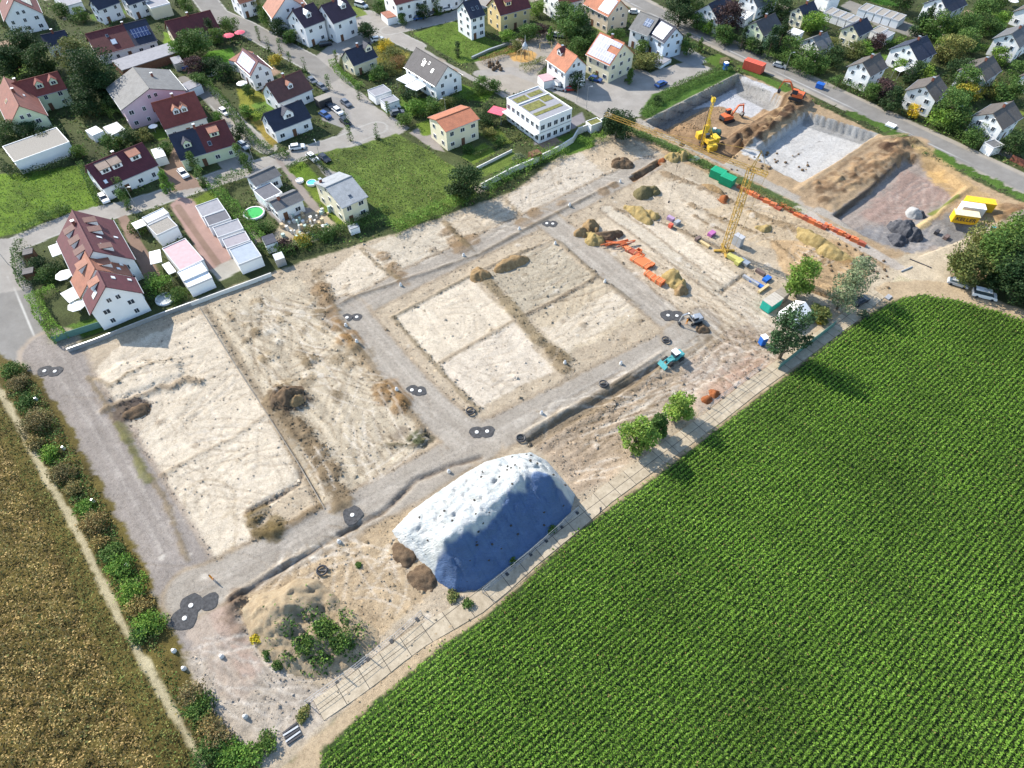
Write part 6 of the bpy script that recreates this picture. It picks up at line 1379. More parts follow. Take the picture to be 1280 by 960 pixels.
wallrun([(972,462),(1000,440),(1024,422),(1042,408)],.08,1.8,GRF,'green meshed fence beside pine and willow','mesh_fence','fence')
wallrun([(68,428),(92,420),(130,408)],.1,1.6,GRF,'green privacy fence of the corner garden','privacy_fence','fence')
# stacks of concrete fence feet
p = spot(364, 914); 
for i in range(5):
    m = MB(); a = R(35); m.box(-1.1,1.1,-.12,.12,0,.3); o = m.obj('concrete_beam', METAL if i%2 else DARKF, None, (p.x+(i-3)*.42*math.cos(a+1.57)*1.0, p.y+(i-3)*.42*math.sin(a+1.57), p.z), (0,0,a+random.uniform(-.08,.08))); tag(o,'grey bar in the small stack beside the southern path end','bar','bars stacked at the southern path end')
# containers
def container(px, py, L, w, h, rz, mat, label, name='container', roof=None, door=True, win=False, text=None, z=0, cat='container', lift=0):
    p = spot(px, py); o = empty(name, (p.x, p.y, p.z+lift), rz); tag(o, label, cat)
    m = MB(); m.box(-L/2, L/2, -w/2, w/2, .1, h)
    n = int(L/.3)
    for i in range(n):
        x = -L/2+L*(i+.25)/n
        for s in (-1, 1): m.box(x, x+L/n*.45, min(s*w/2, s*(w/2+.05)), max(s*w/2, s*(w/2+.05)), .2, h-.12)
    m.obj('body', mat, o)
    m = MB(); m.box(-L/2-.03, L/2+.03, -w/2-.08, w/2+.08, h, h+.09)
    for i in range(1, 6): x = -L/2+L*i/6; m.box(x-.04, x+.04, -w/2, w/2, h+.06, h+.13)
    m.obj('roof', roof or mat, o)
    if door: 
        m = MB(); m.box(-L/2-.05, -L/2+.01, -w*.42, -.02, .25, h-.15); m.box(-L/2-.05, -L/2+.01, .02, w*.42, .25, h-.15); m.obj('door', mat, o)
    if win: link('window', WF, o, (L*.2, -w/2-.08, h*.6), None, (1.2,1,.9)); link('window', WF, o, (-L*.2, -w/2-.08, h*.6), None, (1.2,1,.9))
    if text:
        cu = bpy.data.curves.new('lettering', 'FONT'); cu.body = text[0]; cu.size = text[1]; cu.align_x = 'CENTER'; cu.align_y = 'CENTER'; cu.extrude = .01; cu.space_character = 1.1; cu.offset = .03; cu.materials.append(DARKF)
        tmp = bpy.data.objects.new('lettering source', cu); COL.objects.link(tmp); bpy.context.view_layer.update()
        me = bpy.data.meshes.new_from_object(tmp.evaluated_get(bpy.context.evaluated_depsgraph_get())); bpy.data.objects.remove(tmp)
        link('lettering', me, o, (0, -w/2-.1, h*.55), (R(90), 0, 0))
    return o
YEL = plain('yellow container paint', (.72,.44,.02), .5, .15, 2); REDC = plain('red container paint', (.55,.10,.06), .6, .08); GRNC = plain('green container paint', (.01,.28,.14), .6, .1); TEAL = plain('teal container paint', (.02,.36,.28), .6, .1); ORG = plain('orange machine paint', (.55,.12,.04), .6, .22, 3); YELM = plain('yellow machine paint', (.62,.42,.04), .6, .25, 3); TEALM = plain('teal machine paint', (.06,.26,.28), .6, .2, 3); BLUC = plain('blue paint', (.02,.12,.45), .5, .08); RUB = plain('rubber track', (.03,.03,.032), .9, .2); RUST = plain('rusty steel', (.14,.10,.09), .8, .2)
ca = R(-14)
container(1203,276,5.6,2.3,2.4,ca,YEL,'yellow container lettered in black, nearest the slab track',text=('KELLER',1.3),roof=plain('cream container roof',(.62,.55,.36),.6,.08)); container(1211,267,5.3,2.2,2.4,ca,TRIM,'white container between the two yellow ones'); container(1220,261,6.6,2.3,2.5,ca,YEL,'longer yellow container behind the white one')
container(941,88,6.4,2.6,2.7,R(-40),REDC,'red container beside the through road above the deep pit'); container(896,222,3.6,2.4,2.2,R(-42),GRNC,'northern green skip container by the crane side road'); container(908,230,3.6,2.4,2.2,R(-42),GRNC,'southern green skip container by the crane side road')
container(962,384,4.0,2.4,2.4,R(38),TEAL,'teal site container with pale roof beside the tent',roof=plain('beige container roof',(.40,.37,.32),.8,.1)); container(970,378,4.6,2.2,2.4,R(38),plain('grey brown cabin',(.25,.22,.18),.8,.1),'grey brown cabin behind the teal site container')
container(906,87,1.2,1.2,2.2,R(20),BLUC,'blue portable toilet beside the green bank',name='portable_toilet',cat='toilet',roof=TRIM); container(952,430,1.2,1.2,2.2,R(20),BLUC,'blue portable toilet near the pine',name='portable_toilet',cat='toilet',roof=TRIM)
container(1024,110,2.2,1.6,1.4,R(-40),BLUC,'small bright blue trailer on the through road',name='trailer',cat='trailer',door=False)
container(1113,158,2.6,1.8,.5,R(-45),TRIM,'white flat trailer at the kerb of the through road',name='trailer',cat='trailer',door=False); container(905,80,2.6,2.0,1.6,R(20),OLIVES,'olive tarpaulin covered pile beside the portable toilet',name='covered_pile',cat='pile',door=False,roof=OLIVES)
# white tent
p = spot(990, 398); o = empty('site_tent', p, R(38)); tag(o, 'white ridge tent on the site behind the pine', 'tent')
m = MB(); m.prismx([(-2.1,0),(2.1,0),(2.1,2.1),(0,3.2),(-2.1,2.1)], -2.9, 2.9); m.obj('canvas', CLOTH, o); m = MB(); m.box(-2.93,-2.9,-.8,.8,0,2.0); m.obj('door', METAL, o)
# scaffolding / formwork stacks by the container
FW = plain('formwork grey', (.30,.31,.33), .7, .2); TIM = plain('fresh timber', (.50,.38,.20), .8, .15, 3)
for x,y,L,w,h,mt,lb in [(938,352,4.2,.6,.7,FW,'long grey formwork stack nearest the haul road'),(946,356,3.6,.9,.5,BLUC,'blue formwork panel stack behind the grey one'),(954,362,3.6,.6,.6,TIM,'brown plank stack next to the teal container'),(958,350,2.0,1.2,.7,BLUC,'blue material crate beside the tall tree'),(950,342,2.4,.8,.8,RUST,'rusty steel bundle above the formwork stacks'),(930,330,2.2,1.4,.9,METAL,'grey tool crate below the crane'),(916,324,3.0,1.2,.9,plain('yellow green timber',(.42,.40,.12),.8,.1),'yellow green panel stack at the plot edge'),(923,329,2.0,1.2,.9,plain('yellow green timber',(.42,.40,.12),.8,.1),'second yellow green panel stack beside the crates'),(880,306,3.0,.7,.6,TIM,'pale timber stack west of the crane'),(872,300,1.6,.8,.8,RUST,'rusty box west of the pale timber'),(838,275,1.8,1.0,.9,plain('lilac pallet wrap',(.32,.22,.34),.6,.1),'lilac wrapped pallet on the excavated strip'),(846,280,1.6,1.0,.9,FW,'grey pallet next to the lilac one'),(889,294,1.8,1.2,.9,plain('magenta pallet wrap',(.36,.12,.30),.6,.1),'magenta wrapped pallet beside the crane foot'),(838,284,.9,.9,1.0,REDC,'small red tank on the pale haul road'),(1110,372,1.6,1.0,.3,FW,'dark steel plate on the slab track'),(948,196,0,0,0,None,None),(870,200,1.6,1.0,.8,METAL,'pale crate on the green strip'),(1170,292,1.4,.8,.9,DARKF,'dark compactor machine in the yard'),(1182,298,1.6,.9,.8,RUST,'rusty roller in the yard'),(1242,288,1.6,1.0,.8,TEALM,'small dark green trailer beside the yellow container'),(1172,290,.1,.1,.1,None,None)]:
    if not lb: continue
    p = spot(x, y); m = MB(); n = 4
    for k in range(n): m.box(-L/2, L/2, -w/2, w/2, h*k/n+.02, h*(k+1)/n-.03*(k < n-1)); 
    for k in range(n-1): m.box(-L/2+.2, L/2-.2, -w/2+.08, w/2-.08, h*(k+1)/n-.04, h*(k+1)/n+.03)
    tag(m.obj('material_stack', mt, None, p, (0, 0, R(random.choice([-50, 38, 40, -46])))), lb, 'stack')
# orange pipes
PIPE = plain('orange plastic pipe', (.62,.17,.06), .5, .08); PIPED = plain('rust red pipe', (.34,.09,.05), .6, .15)
def pipe_bundle(px, py, L, rz, label, rows=2, cols=4, r=.2, mat=PIPE, group='pipe bundles'):
    p = spot(px, py); o = empty('pipe_bundle', p, rz); tag(o, label, 'pipes', group)
    for k in range(rows):
        for i in range(cols):
            m = MB(); y = (i-(cols-1)/2)*2*r*1.02; z = r+k*2*r; m.bar((-L/2,y,z),(L/2,y,z),r,8); m.bar((L/2-.3,y,z),(L/2,y,z),r*1.15,8); m.obj('pipe', mat, o)
    m = MB()
    for x in (-L*.3, L*.3): m.box(x-.04, x+.04, -cols*r-.05, cols*r+.05, 0, rows*2*r+.04)
    m.obj('binding', TIM, o)
for x,y,L,a,lb,rw,cl in [(800,330,5.0,-46,'long orange pipe bundle in the middle of the plot edge row',2,4),(806,327,5,-46,'long orange pipe bundle beside the middle one',2,3),(812,345,2.4,-46,'short orange pipe bundle before the end of the row',2,4),(818,350,2.2,-46,'short orange pipe bundle second from the steep tan heap',2,4),(824,354,2.0,-46,'orange pipe bundle nearest the steep tan heap',3,4),(790,316,3,-40,'rust coloured pipe bundle above the long orange ones',2,4),(782,310,3,-60,'pipe bundle under the loose pipes',2,3)]:
    pipe_bundle(x, y, L, R(a), lb, rw, cl, mat=PIPED if 'rust' in lb else PIPE)
for i in range(9):
    p = spot(772+random.uniform(-10, 10), 307+random.uniform(-3, 3)); m = MB(); m.bar((-2.4,0,.15),(2.4,0,.15),.14,8); m.bar((2.1,0,.15),(2.4,0,.15),.18,8); m.mesh
    tag(m.obj('pipe', PIPE if i % 3 else PIPED, None, p+Vector((0,0,.12*i)), (0, 0, R(10+random.uniform(-16, 16)))), 'loose orange pipe in the tangled pile at the road corner', 'pipe', 'loose pipes at the road corner')
for x,y,lb in [(798,316,'open orange square shaft box beside the pipe bundles'),(801,322,'rust red box beside the square shaft box')]:
    p = spot(x, y); m = MB(); m.box(-.6,.6,-.6,-.5,0,.9); m.box(-.6,.6,.5,.6,0,.9); m.box(-.6,-.5,-.5,.5,0,.9); m.box(.5,.6,-.5,.5,0,.9); m.box(-.5,.5,-.5,.5,.05,.2); tag(m.obj('shaft_box', PIPE, None, p, (0,0,R(-46))), lb, 'box')
# brick pallets along the crane side road
BR = plain('orange bricks', (.50,.16,.07), .85, .25, 5)
q0 = [(925,236),(931,240),(937,243),(945,247),(951,250),(958,254),(966,258),(972,262),(978,259),(984,263),(990,266),(996,270),(1002,273),(1008,276),(1014,279),(1022,283),(1028,286),(1034,284),(1040,288),(1046,291),(1051,294),(1057,296),(1062,299),(1067,302),(1072,304),(1077,307)]
for i,(x,y) in enumerate(q0):
    p = spot(x, y-1); h = random.uniform(.5, 1.0); m = MB(); n = 3; 
    for a in range(n):
        for b in range(3): 
            if random.random() < .92: m.box(-.85+a*.57, -.30+a*.57, -.5+b*.34, -.18+b*.34, .12, .12+h*random.uniform(.75, 1))
    m.box(-.9,.9,-.55,.55,0,.12)
    tag(m.obj('brick_pallet', [BR, PIPED, PIPE][i % 3], None, p, (0, 0, R(-38+random.uniform(-8, 8)))), 'pallet of orange bricks in the row along the crane side road' if i > 8 else 'pallet of orange bricks near the green skip containers', 'pallet', 'brick pallets along the crane side road' if i > 8 else 'brick pallets near the skips')
for x,y,lb in [(884,500,'rusty orange rubble heap by the slab track'),(893,492,'second rusty rubble heap by the slab track')]: heap(x, y, 1.2, .8, soilmat('rust rubble', A(150,84,52), A(196,128,84)), lb, seed=int(x))
for x,y,lb in [(828,201,'reddish spoil by the tan heaps'),(905,248,'orange rubble at the brown bank')]: heap(x, y, 1.1, .8, soilmat('rust rubble', A(150,84,52), A(196,128,84)), lb, seed=int(x))
# stone blocks
STN = [plain('pale stone', (.62,.60,.56), .8, .1), plain('honey stone', (.55,.42,.26), .8, .15), plain('greenish stone', (.38,.50,.46), .7, .12)]
for i in range(58):
    x = random.uniform(352, 418); y = random.uniform(266, 300)-abs(x-390)*.1
    p = spot(x, y); s = random.uniform(.3, .65); h = random.uniform(.4, 1.7); m = MB(); m.prism([(s*random.uniform(.6,1)*math.cos(t), s*random.uniform(.6,1)*math.sin(t)) for t in np.linspace(0, 6.28, 6, endpoint=False)], -.1, h)
    tag(m.obj('stone_block', STN[0 if random.random() < .6 else random.choice([1, 2])], None, p, (random.uniform(-.1,.1), random.uniform(-.1,.1), random.uniform(0, 3))), 'upright stone block displayed in the yard behind the courtyard house', 'stone', 'stone blocks in the yard')
for i in range(70):
    x = random.uniform(1000,1110) if i % 2 else random.uniform(905,1010); y = (300+(x-1000)*.45+random.uniform(-25,25)) if i % 2 else random.uniform(190,215)
    p = spot(x, y); s = random.uniform(.2,.5); m = MB(); m.lathe([(s*.6,-.1),(s,.15),(s*.7,s*.8),(s*.15,s)], 7); tag(m.obj('boulder', random.choice([SOILD, SOILD, SOILB]), None, p, (0,0,random.uniform(0,3)), ), 'loose boulder lying on the excavated ground of the site', 'boulder', 'loose boulders on site')

# ---- machines
def excavator(px, py, rz, mat, label, s=1.0, boom=(0.0,), z=0):
    p = spot(px, py); o = empty('excavator', p, rz); tag(o, label, 'excavator'); o.scale = (s, s, s)
    for sy in (-1, 1):
        m = MB(); m.prismx([(0,0)], 0, 0) if False else None
        m.add([(x, sy*1.25+dy, zz) for dy in (-.28, .28) for x, zz in ((-1.9,.25),(-1.6,0),(1.6,0),(1.9,.25),(1.9,.6),(1.6,.85),(-1.6,.85),(-1.9,.6))], [tuple(range(8)), tuple(range(8,16))[::-1]]+[(i, 8+i, 8+(i+1)%8, (i+1)%8) for i in range(8)]); m.obj('track', RUB, o)
    m = MB(); m.box(-.9,.9,-1,1,.4,1.0); m.obj('undercarriage', DARKF, o)
    m = MB(); m.prism([(-2.0,-1.2),(-1.2,-1.35),(1.2,-1.35),(1.2,1.35),(-1.2,1.35),(-2.0,1.2)], 1.0, 1.75); m.prism([(-2.0,-1.1),(.2,-1.25),(.2,1.25),(-2.0,1.1)], 1.75, 2.1); up = m.obj('upper_body', mat, o)
    m = MB(); m.prismx([(.35,1.75),(1.3,1.75),(1.3,3.0),(.45,3.0)], -.2, 1.35); m.obj('cab', GLASS, up); m = MB(); m.box(-.25,1.4,.4,1.34,3.0,3.12); m.obj('cab_roof', mat, up)
    m = MB(); m.box(-2.3,-2.0,-1.1,1.1,1.05,1.9); m.obj('counterweight', DARKF, up)
    m = MB(); m.M = Matrix.Rotation(0, 4, 'Z'); P0, P1, P2 = (1.1,-.3,1.6), (2.9,-.3,4.3), (5.0,-.3,3.9); m.bar(P0, P1, .32, 4, .28); m.bar(P1, P2, .28, 4, .2); m.obj('boom', mat, o)
    m = MB(); P3 = (5.6,-.3,1.5); m.bar((4.8,-.3,4.2), P3, .22, 4, .15); m.bar((3.2,-.3,4.7),(4.9,-.3,4.5),.08,6); m.obj('arm', mat, o)
    m = MB(); m.M = Matrix.Translation((5.5,-.3,1.3)); m.prismx([(0,0)],0,0) if False else m.add([(x, y, zz) for y in (-.55,.55) for x, zz in ((.2,.3),(-.2,.2),(-.75,-.3),(-.65,-.85),(0,-.9),(.15,-.4))], [tuple(range(6)), tuple(range(6,12))[::-1]]+[(i, 6+i, 6+(i+1)%6, (i+1)%6) for i in range(6)]); m.obj('bucket', DARKF, o)
    return o
excavator(908,151,R(26),ORG,'orange excavator digging inside the deep pit'); excavator(994,124,R(150),ORG,'orange excavator on the spoil bank at the road')
o = excavator(868,402,R(200),METAL,'grey machine parked beside the asphalt collars',.7); 
def loader(px, py, rz, mat, label):
    p = spot(px, py); o = empty('wheel_loader', p, rz); tag(o, label, 'loader')
    m = MB(); m.box(-2.1,.1,-.8,.8,.7,1.7); m.prism([(.1,-.6),(1.6,-.5),(1.6,.5),(.1,.6)], .6, 1.2); m.obj('body', mat, o); m = MB(); m.box(-.7,.4,-.65,.65,1.7,2.7); m.obj('cab', GLASS, o); m = MB(); m.box(-.8,.5,-.75,.75,2.7,2.8); m.obj('cab_roof', TRIM, o)
    for x in (-1.4, 1.3):
        for y in (-.85, .85): m = MB(); m.bar((x,y-.22,.6),(x,y+.22,.6),.6,14); m.obj('wheel', RUB, o)
    m = MB()
    for y in (-.45,.45): m.bar((.6,y,1.3),(2.4,y,.7),.12,4)
    m.obj('lift_arm', mat, o); m = MB(); m.add([(x, y, z) for y in (-1.1,1.1) for x, z in ((2.3,.1),(3.2,.1),(2.5,.9))], [(0,1,2),(5,4,3),(0,3,4,1),(1,4,5,2),(2,5,3,0)]); m.obj('bucket', mat, o)
loader(841,451,R(212),TEALM,'teal wheel loader with white roof beside the open trench')
# drilling rig
p = spot(884,182); o = empty('drilling_rig', p, R(200)); tag(o, 'yellow drilling rig with tall mast inside the deep pit', 'drilling rig'); o.scale = (.85, .85, .9)
for sy in (-1,1): m = MB(); m.box(-2.4,2.4,sy*1.5-.35,sy*1.5+.35,0,.9); m.obj('track', RUB, o)
m = MB(); m.box(-3.2,.8,-1.4,1.4,1.0,2.5); m.box(-3.4,-2.0,-1.5,1.5,1.1,2.9); m.obj('engine_house', YELM, o); m = MB(); m.box(-.6,1.0,-1.5,-.4,2.5,3.6); m.obj('cab', GLASS, o)
m = MB()
for x in (1.9,2.5):
    for y in (-.3,.3): m.bar((x,y,.2),(x,y,15.5),.07,4)
for k in range(15):
    z = .5+k; m.bar((1.9,-.3,z),(2.5,.3,z+1),.05,4); m.bar((2.5,-.3,z),(1.9,.3,z+1),.05,4); m.bar((1.9,-.3,z+1),(1.9,.3,z),.05,4)
m.obj('mast', YELM, o); m = MB(); m.box(1.5,2.9,-.6,.6,5.0,7.4); m.obj('rotary_drive', YELM, o); m = MB(); m.box(1.7,2.8,-.5,.5,15.0,16.2); m.bar((1.8,0,16),(3.4,0,17),.12,4); m.obj('mast_head', YELM, o); m = MB(); m.bar((3.0,0,.0),(3.0,0,13),.16,8); m.obj('drill_rod', RUST, o)
m = MB(); m.bar((-1.0,.8,2.5),(1.9,.3,9.5),.14,6); m.bar((-1.0,-.8,2.5),(1.9,-.3,9.5),.14,6); m.obj('brace', YELM, o)
container(876,172,3.0,1.6,1.7,R(20),YELM,'yellow power pack next to the drilling rig',name='power_pack',cat='machine'); container(889,188,2.6,1.6,1.6,R(20),YELM,'yellow pump unit in front of the drilling rig',name='pump_unit',cat='machine')
p = spot(891,170); o = empty('cement_silo', p, R(-20)); tag(o, 'dark green cylindrical tank lying behind the drilling rig', 'tank')
m = MB(); m.M = Matrix.Rotation(R(90), 4, 'Y') ; m.M = Matrix.Translation((0,0,1.2)) @ m.M; m.lathe([(.4,-2.2),(1.1,-1.8),(1.1,1.8),(.4,2.2)], 14); m.obj('tank_shell', plain('dark green tank',(.03,.09,.08),.5,.15), o); m = MB(); m.box(-1.6,1.6,-.9,.9,0,.35); m.obj('cradle', METAL, o); m = MB(); m.box(-.4,.4,-.4,.4,2.2,2.5); m.obj('hatch', TRIM, o)
# tower crane
CR = plain('crane yellow', (.40,.25,.05), .7, .2)
def lattice(m, L, w, r, n, tri=False):
    """lattice along +x from 0..L"""
    cs = [(-w/2,-w/2),(w/2,-w/2),(w/2,w/2),(-w/2,w/2)] if not tri else [(-w/2,0),(w/2,0),(0,w*.9)]
    for y,z in cs: m.bar((0,y,z),(L,y,z),r,4)
    for k in range(n):
        a, b = L*k/n, L*(k+1)/n
        for i in range(len(cs)):
            c, d = cs[i], cs[(i+1)%len(cs)]; 
            if k%2: c, d = d, c
            m.bar((a,*c),(b,*d),r*.6,3); m.bar((b,*cs[i]),(b,*cs[(i+1)%len(cs)]),r*.6,3)
pb = spot(905,314); HT = 22.0
j0 = G(931,206,HT); j1 = G(757,144,HT)
o = empty('tower_crane', pb); tag(o, 'yellow tower crane with lattice jib reaching over the dark round tree', 'crane')
m = MB(); m.M = Matrix.Rotation(R(-90), 4, 'Y') ; lattice(m, HT, 1.3, .085, 15); m.obj('mast', CR, o)
m = MB(); m.box(-2.4,2.4,-.25,.25,0,.4); m.box(-.25,.25,-2.4,2.4,0,.395); m.obj('base_frame', CR, o)
ja = math.atan2(j1.y-pb.y, j1.x-pb.x); JL = math.hypot(j1.x-pb.x, j1.y-pb.y)
m = MB(); m.M = Matrix.Translation((0,0,HT-.2)) @ Matrix.Rotation(ja, 4, 'Z'); lattice(m, JL, .9, .05, int(JL/1.6), True); m.obj('jib', CR, o)
m = MB(); m.M = Matrix.Translation((0,0,HT-.2)) @ Matrix.Rotation(ja+math.pi, 4, 'Z'); lattice(m, 3.5, 1.0, .08, 3, True); m.obj('counter_jib', CR, o)
m = MB(); m.M = Matrix.Rotation(ja, 4, 'Z'); m.bar((-.3,0,HT),(-.8,0,HT+4.5),.1,4); m.bar((.3,0,HT),(-.8,0,HT+4.5),.1,4); m.bar((-.8,0,HT+4.5),(JL*.55,0,HT+.8),.035,4); m.bar((-.8,0,HT+4.5),(-3.4,0,HT+.5),.035,4); m.bar((-3.3,0,HT+.3),(-2.0,0,2.2),.035,4); m.obj('stay_rope', CR, o)
m = MB(); m.M = Matrix.Rotation(ja, 4, 'Z'); x = JL*.45; m.box(x-.5,x+.5,-.4,.4,HT-.5,HT-.25); m.bar((x,0,HT-.4),(x,0,7),.02,4); m.box(x-.15,x+.15,-.15,.15,6.5,7); m.obj('hook', DARKF, o)
pw = spot(921,306); m = MB(); m.box(-1.1,1.1,-.7,.7,0,2.6); m.box(-1.15,1.15,-.75,.75,2.6,2.7); m.box(-1.1,1.1,-.72,.72,1.28,1.32); bo = m.obj('crane_ballast', plain('grey ballast', (.36,.37,.39), .8, .1), None, pw, (0,0,R(-50))); tag(bo, 'tall grey ballast block beside the crane mast', 'ballast')

# ---- cars
def car_mesh(kind):
    L, w, h = (4.4, 1.8, 1.45) if kind == 'car' else (5.0, 1.95, 1.95)
    m = MB()
    if kind == 'car': prof = [(-2.2,.35),(-2.15,.8),(-1.7,.92),(.95,.95),(2.0,.78),(2.2,.55),(2.2,.3)]
    else: prof = [(-2.5,.35),(-2.5,1.1),(1.3,1.1),(2.3,.9),(2.5,.55),(2.5,.3)]
    m.M = Matrix.Rotation(R(-90), 4, 'Z')
    hw = w/2; n = len(prof)
    m.M = Matrix.Identity(4); m.add([(x, -hw, z) for x, z in prof]+[(x, hw, z) for x, z in prof], [tuple(range(n)), tuple(range(n, 2*n))[::-1]]+[(i, n+i, n+(i+1)%n, (i+1)%n) for i in range(n)])
    body = m.mesh('body', [TRIM]); m = MB()
    g = [(-1.9,.9),(-1.45,1.38),(.35,1.38),(1.1,.93)] if kind == 'car' else [(-2.42,1.08),(-2.3,1.85),(.9,1.85),(1.6,1.05)]
    a = hw-.08; b = hw-.26; n = 4
    m.add([(x, -(a if i in (0, 3) else b), z) for i, (x, z) in enumerate(g)]+[(x, (a if i in (0, 3) else b), z) for i, (x, z) in enumerate(g)], [tuple(range(n)), tuple(range(n, 2*n))[::-1]]+[(i, n+i, n+(i+1)%n, (i+1)%n) for i in range(n)])
    glass = m.mesh('windows_glass', [GLASS]); m = MB(); z = g[1][1]; m.prism([(g[1][0]-.05,-b-.01),(g[2][0]+.05,-b-.01),(g[2][0]+.05,b+.01),(g[1][0]-.05,b+.01)], z-.02, z+.05); roof = m.mesh('roof', [TRIM])
    m = MB(); m.bar((0,-.11,0),(0,.11,0),.32,12); wheel = m.mesh('wheel', [RUB]); m = MB(); m.box(-.02,.04,-.16,.16,-.07,.07); lamp = m.mesh('headlight', [METAL])
    return body, glass, roof, wheel, lamp, L, w
CM = {k: car_mesh(k) for k in ('car', 'van')}
PAINT = {'white': plain('white car paint', (.78,.78,.78), .25, .01, spec=.5), 'silver': plain('silver car paint', (.42,.44,.47), .25, .02, spec=.6), 'black': plain('black car paint', (.02,.022,.028), .2, .05, spec=.6), 'blue': plain('blue car paint', (.03,.08,.25), .25, .05, spec=.6), 'red': plain('red car paint', (.5,.02,.03), .25, .05, spec=.6), 'grey': plain('grey car paint', (.12,.13,.15), .25, .05, spec=.6)}
def car(px, py, ang, colour, label, kind='car'):
    p = spot(px, py); p.z += .02; o = empty('parked_car' if kind == 'car' else 'parked_van', p, R(ang)); tag(o, label, 'car' if kind == 'car' else 'van'); bd, gl, rf, wh, lp, L, w = CM[kind]
    for nm, me in (('body', bd), ('roof', rf)):
        c = link(nm, me, o); c.material_slots[0].link = 'OBJECT'; c.material_slots[0].material = PAINT[colour]
    link('glazing', gl, o)
    for x in (-L*.3, L*.31):
        for y in (-w/2+.08, w/2-.08): link('wheel', wh, o, (x, y, .32))
    for y in (-w*.33, w*.33): link('headlight', lp, o, (L/2-.02, y, .62))
for a in [(137,27,35,'white','white car by the northwest street garages'),(229,84,-50,'blue','blue van beside the small grey carport','van'),(281,142,-45,'white','white car on the narrow hedge lane'),(305,184,-45,'silver','silver car beside the dark red half house'),(131,250,-50,'white','white car at the corner of the maroon house'),(230,219,-50,'white','white car beside the wooden gate'),
 (391,103,-50,'grey','grey car north in the main street bay'),(403,111,-50,'grey','second grey car in the main street bay'),(407,146,-45,'blue','dark blue car in the parking court','car'),(412,134,-45,'black','black car in the parking court'),(423,141,-50,'white','white car in the parking court'),(432,154,-50,'black','black car beside the white one in the parking court'),(433,131,-50,'grey','grey flat trailer like car in the turning area'),
 (372,186,15,'white','white car south of the navy roofed house'),(391,199,-48,'white','white car on the driveway by the young hedge'),(406,200,-48,'black','black car on the driveway by the meadow'),(407,57,20,'black','dark car in front of the twin houses'),(472,51,20,'white','white car beside the yellow bush'),(452,9,-30,'white','white van at the upper street','van'),(559,13,25,'white','white car in front of the long terrace'),(524,24,25,'blue','blue car in front of the long terrace'),(540,18,25,'grey','grey car in front of the long terrace'),(492,136,20,'white','white car beside the white garages'),(497,143,20,'grey','grey car beside the white garages'),
 (713,113,0,'red','bright red car in front of the playground house'),(700,112,-20,'silver','silver car parked west of the red one'),(744,101,-30,'blue','dark blue car in the shade of the close'),(697,46,-10,'silver','silver car beside the playground'),(793,17,-10,'white','white car on the through road'),(826,107,40,'blue','blue grey car at the mouth of the close'),(974,84,-30,'silver','silver estate car driving on the through road'),(1196,356,-28,'silver','silver car parked under the grove'),(1229,371,-22,'white','white van parked under the grove','van'),(1246,186,-10,'black','black car in the yard of the southernmost gable'),(1212,350,0,'black','x'),(1074,378,30,'black','small dark car under the willow'),(12,92,30,'white','x'),(886,8,0,'white','x')]:
    if a[4] != 'x': car(*a)
# street lamps
m = MB(); m.bar((0,0,0),(0,0,6.4),.07,6,.045); m.bar((0,0,6.4),(.9,0,6.6),.04,5); lpole = m.mesh('pole', [METAL]); m = MB(); m.box(.6,1.3,-.13,.13,6.55,6.68); lhead = m.mesh('lamp_head', [METAL])
for x,y,lb in [(172,262,'street lamp at the court entrance'),(318,204,'street lamp at the lane corner'),(402,205,'street lamp beside the driveway cars'),(733,135,'street lamp in front of the modern block'),(721,128,'street lamp by the dark tree in the close'),(10,330,'street lamp at the western street corner'),(432,94,'street lamp on the main street bend'),(558,150,'street lamp by the garden path'),(980,92,'street lamp on the village side of the through road'),(1182,160,'street lamp beside the feathery tree')]:
    p = spot(x, y); o = empty('street_lamp', p, R(random.choice([0, 120, 200]))); tag(o, lb, 'lamp'); link('pole', lpole, o); link('lamp_head', lhead, o)
# playground
p = spot(656,74); o = empty('climbing_tower', p); tag(o, 'wooden climbing carousel with grey pointed roof in the orange sand', 'play tower')
m = MB(); m.lathe([(1.0,3.6),(.9,4.4),(.15,5.6),(.05,7.6)], 10); m.obj('roof', METAL, o); m = MB(); m.bar((0,0,0),(0,0,4),.18,8); m.obj('centre_pole', WOODB, o)
for i in range(6): m = MB(); a = i*math.pi/3; m.bar((2.8*math.cos(a),2.8*math.sin(a),0),(2.4*math.cos(a),2.4*math.sin(a),2.6),.09,6); m.bar((2.4*math.cos(a),2.4*math.sin(a),2.6),(.4*math.cos(a),.4*math.sin(a),3.8),.07,6); m.obj('post', TIM, o)
p = spot(682,62); o = empty('swing_frame', p, R(10)); tag(o, 'timber swing frame beside the climbing carousel', 'swing'); m = MB(); m.bar((-2,0,2.3),(2,0,2.3),.08,6)
for x in (-2,2):
    for y in (-.9,.9): m.bar((x,y,0),(x,0,2.3),.08,6)
m.obj('frame', TIM, o); m = MB(); m.box(-.9,-.5,-.12,.12,.5,.54); m.bar((-.7,0,.52),(-.7,0,2.3),.02,4); m.obj('seat', DARKF, o)
for i,(x,y) in enumerate([(612,84),(616,82),(620,86),(624,84),(617,88),(612,80),(622,80),(626,88)]):
    p = spot(x,y); m = MB(); m.lathe([(.5,-.1),(.7,.3),(.5,.8),(.15,1.1)], 7); tag(m.obj('boulder', SOILD, None, p, (0,0,i)), 'brown climbing boulder in the grey playground corner', 'boulder', 'climbing boulders of the playground')
# figures
PSKIN = plain('skin', (.45,.28,.2), .7, .03); PV = plain('hi vis vest', (.75,.28,.02), .8, .05); PT = plain('dark trousers', (.04,.05,.08), .9, .1)
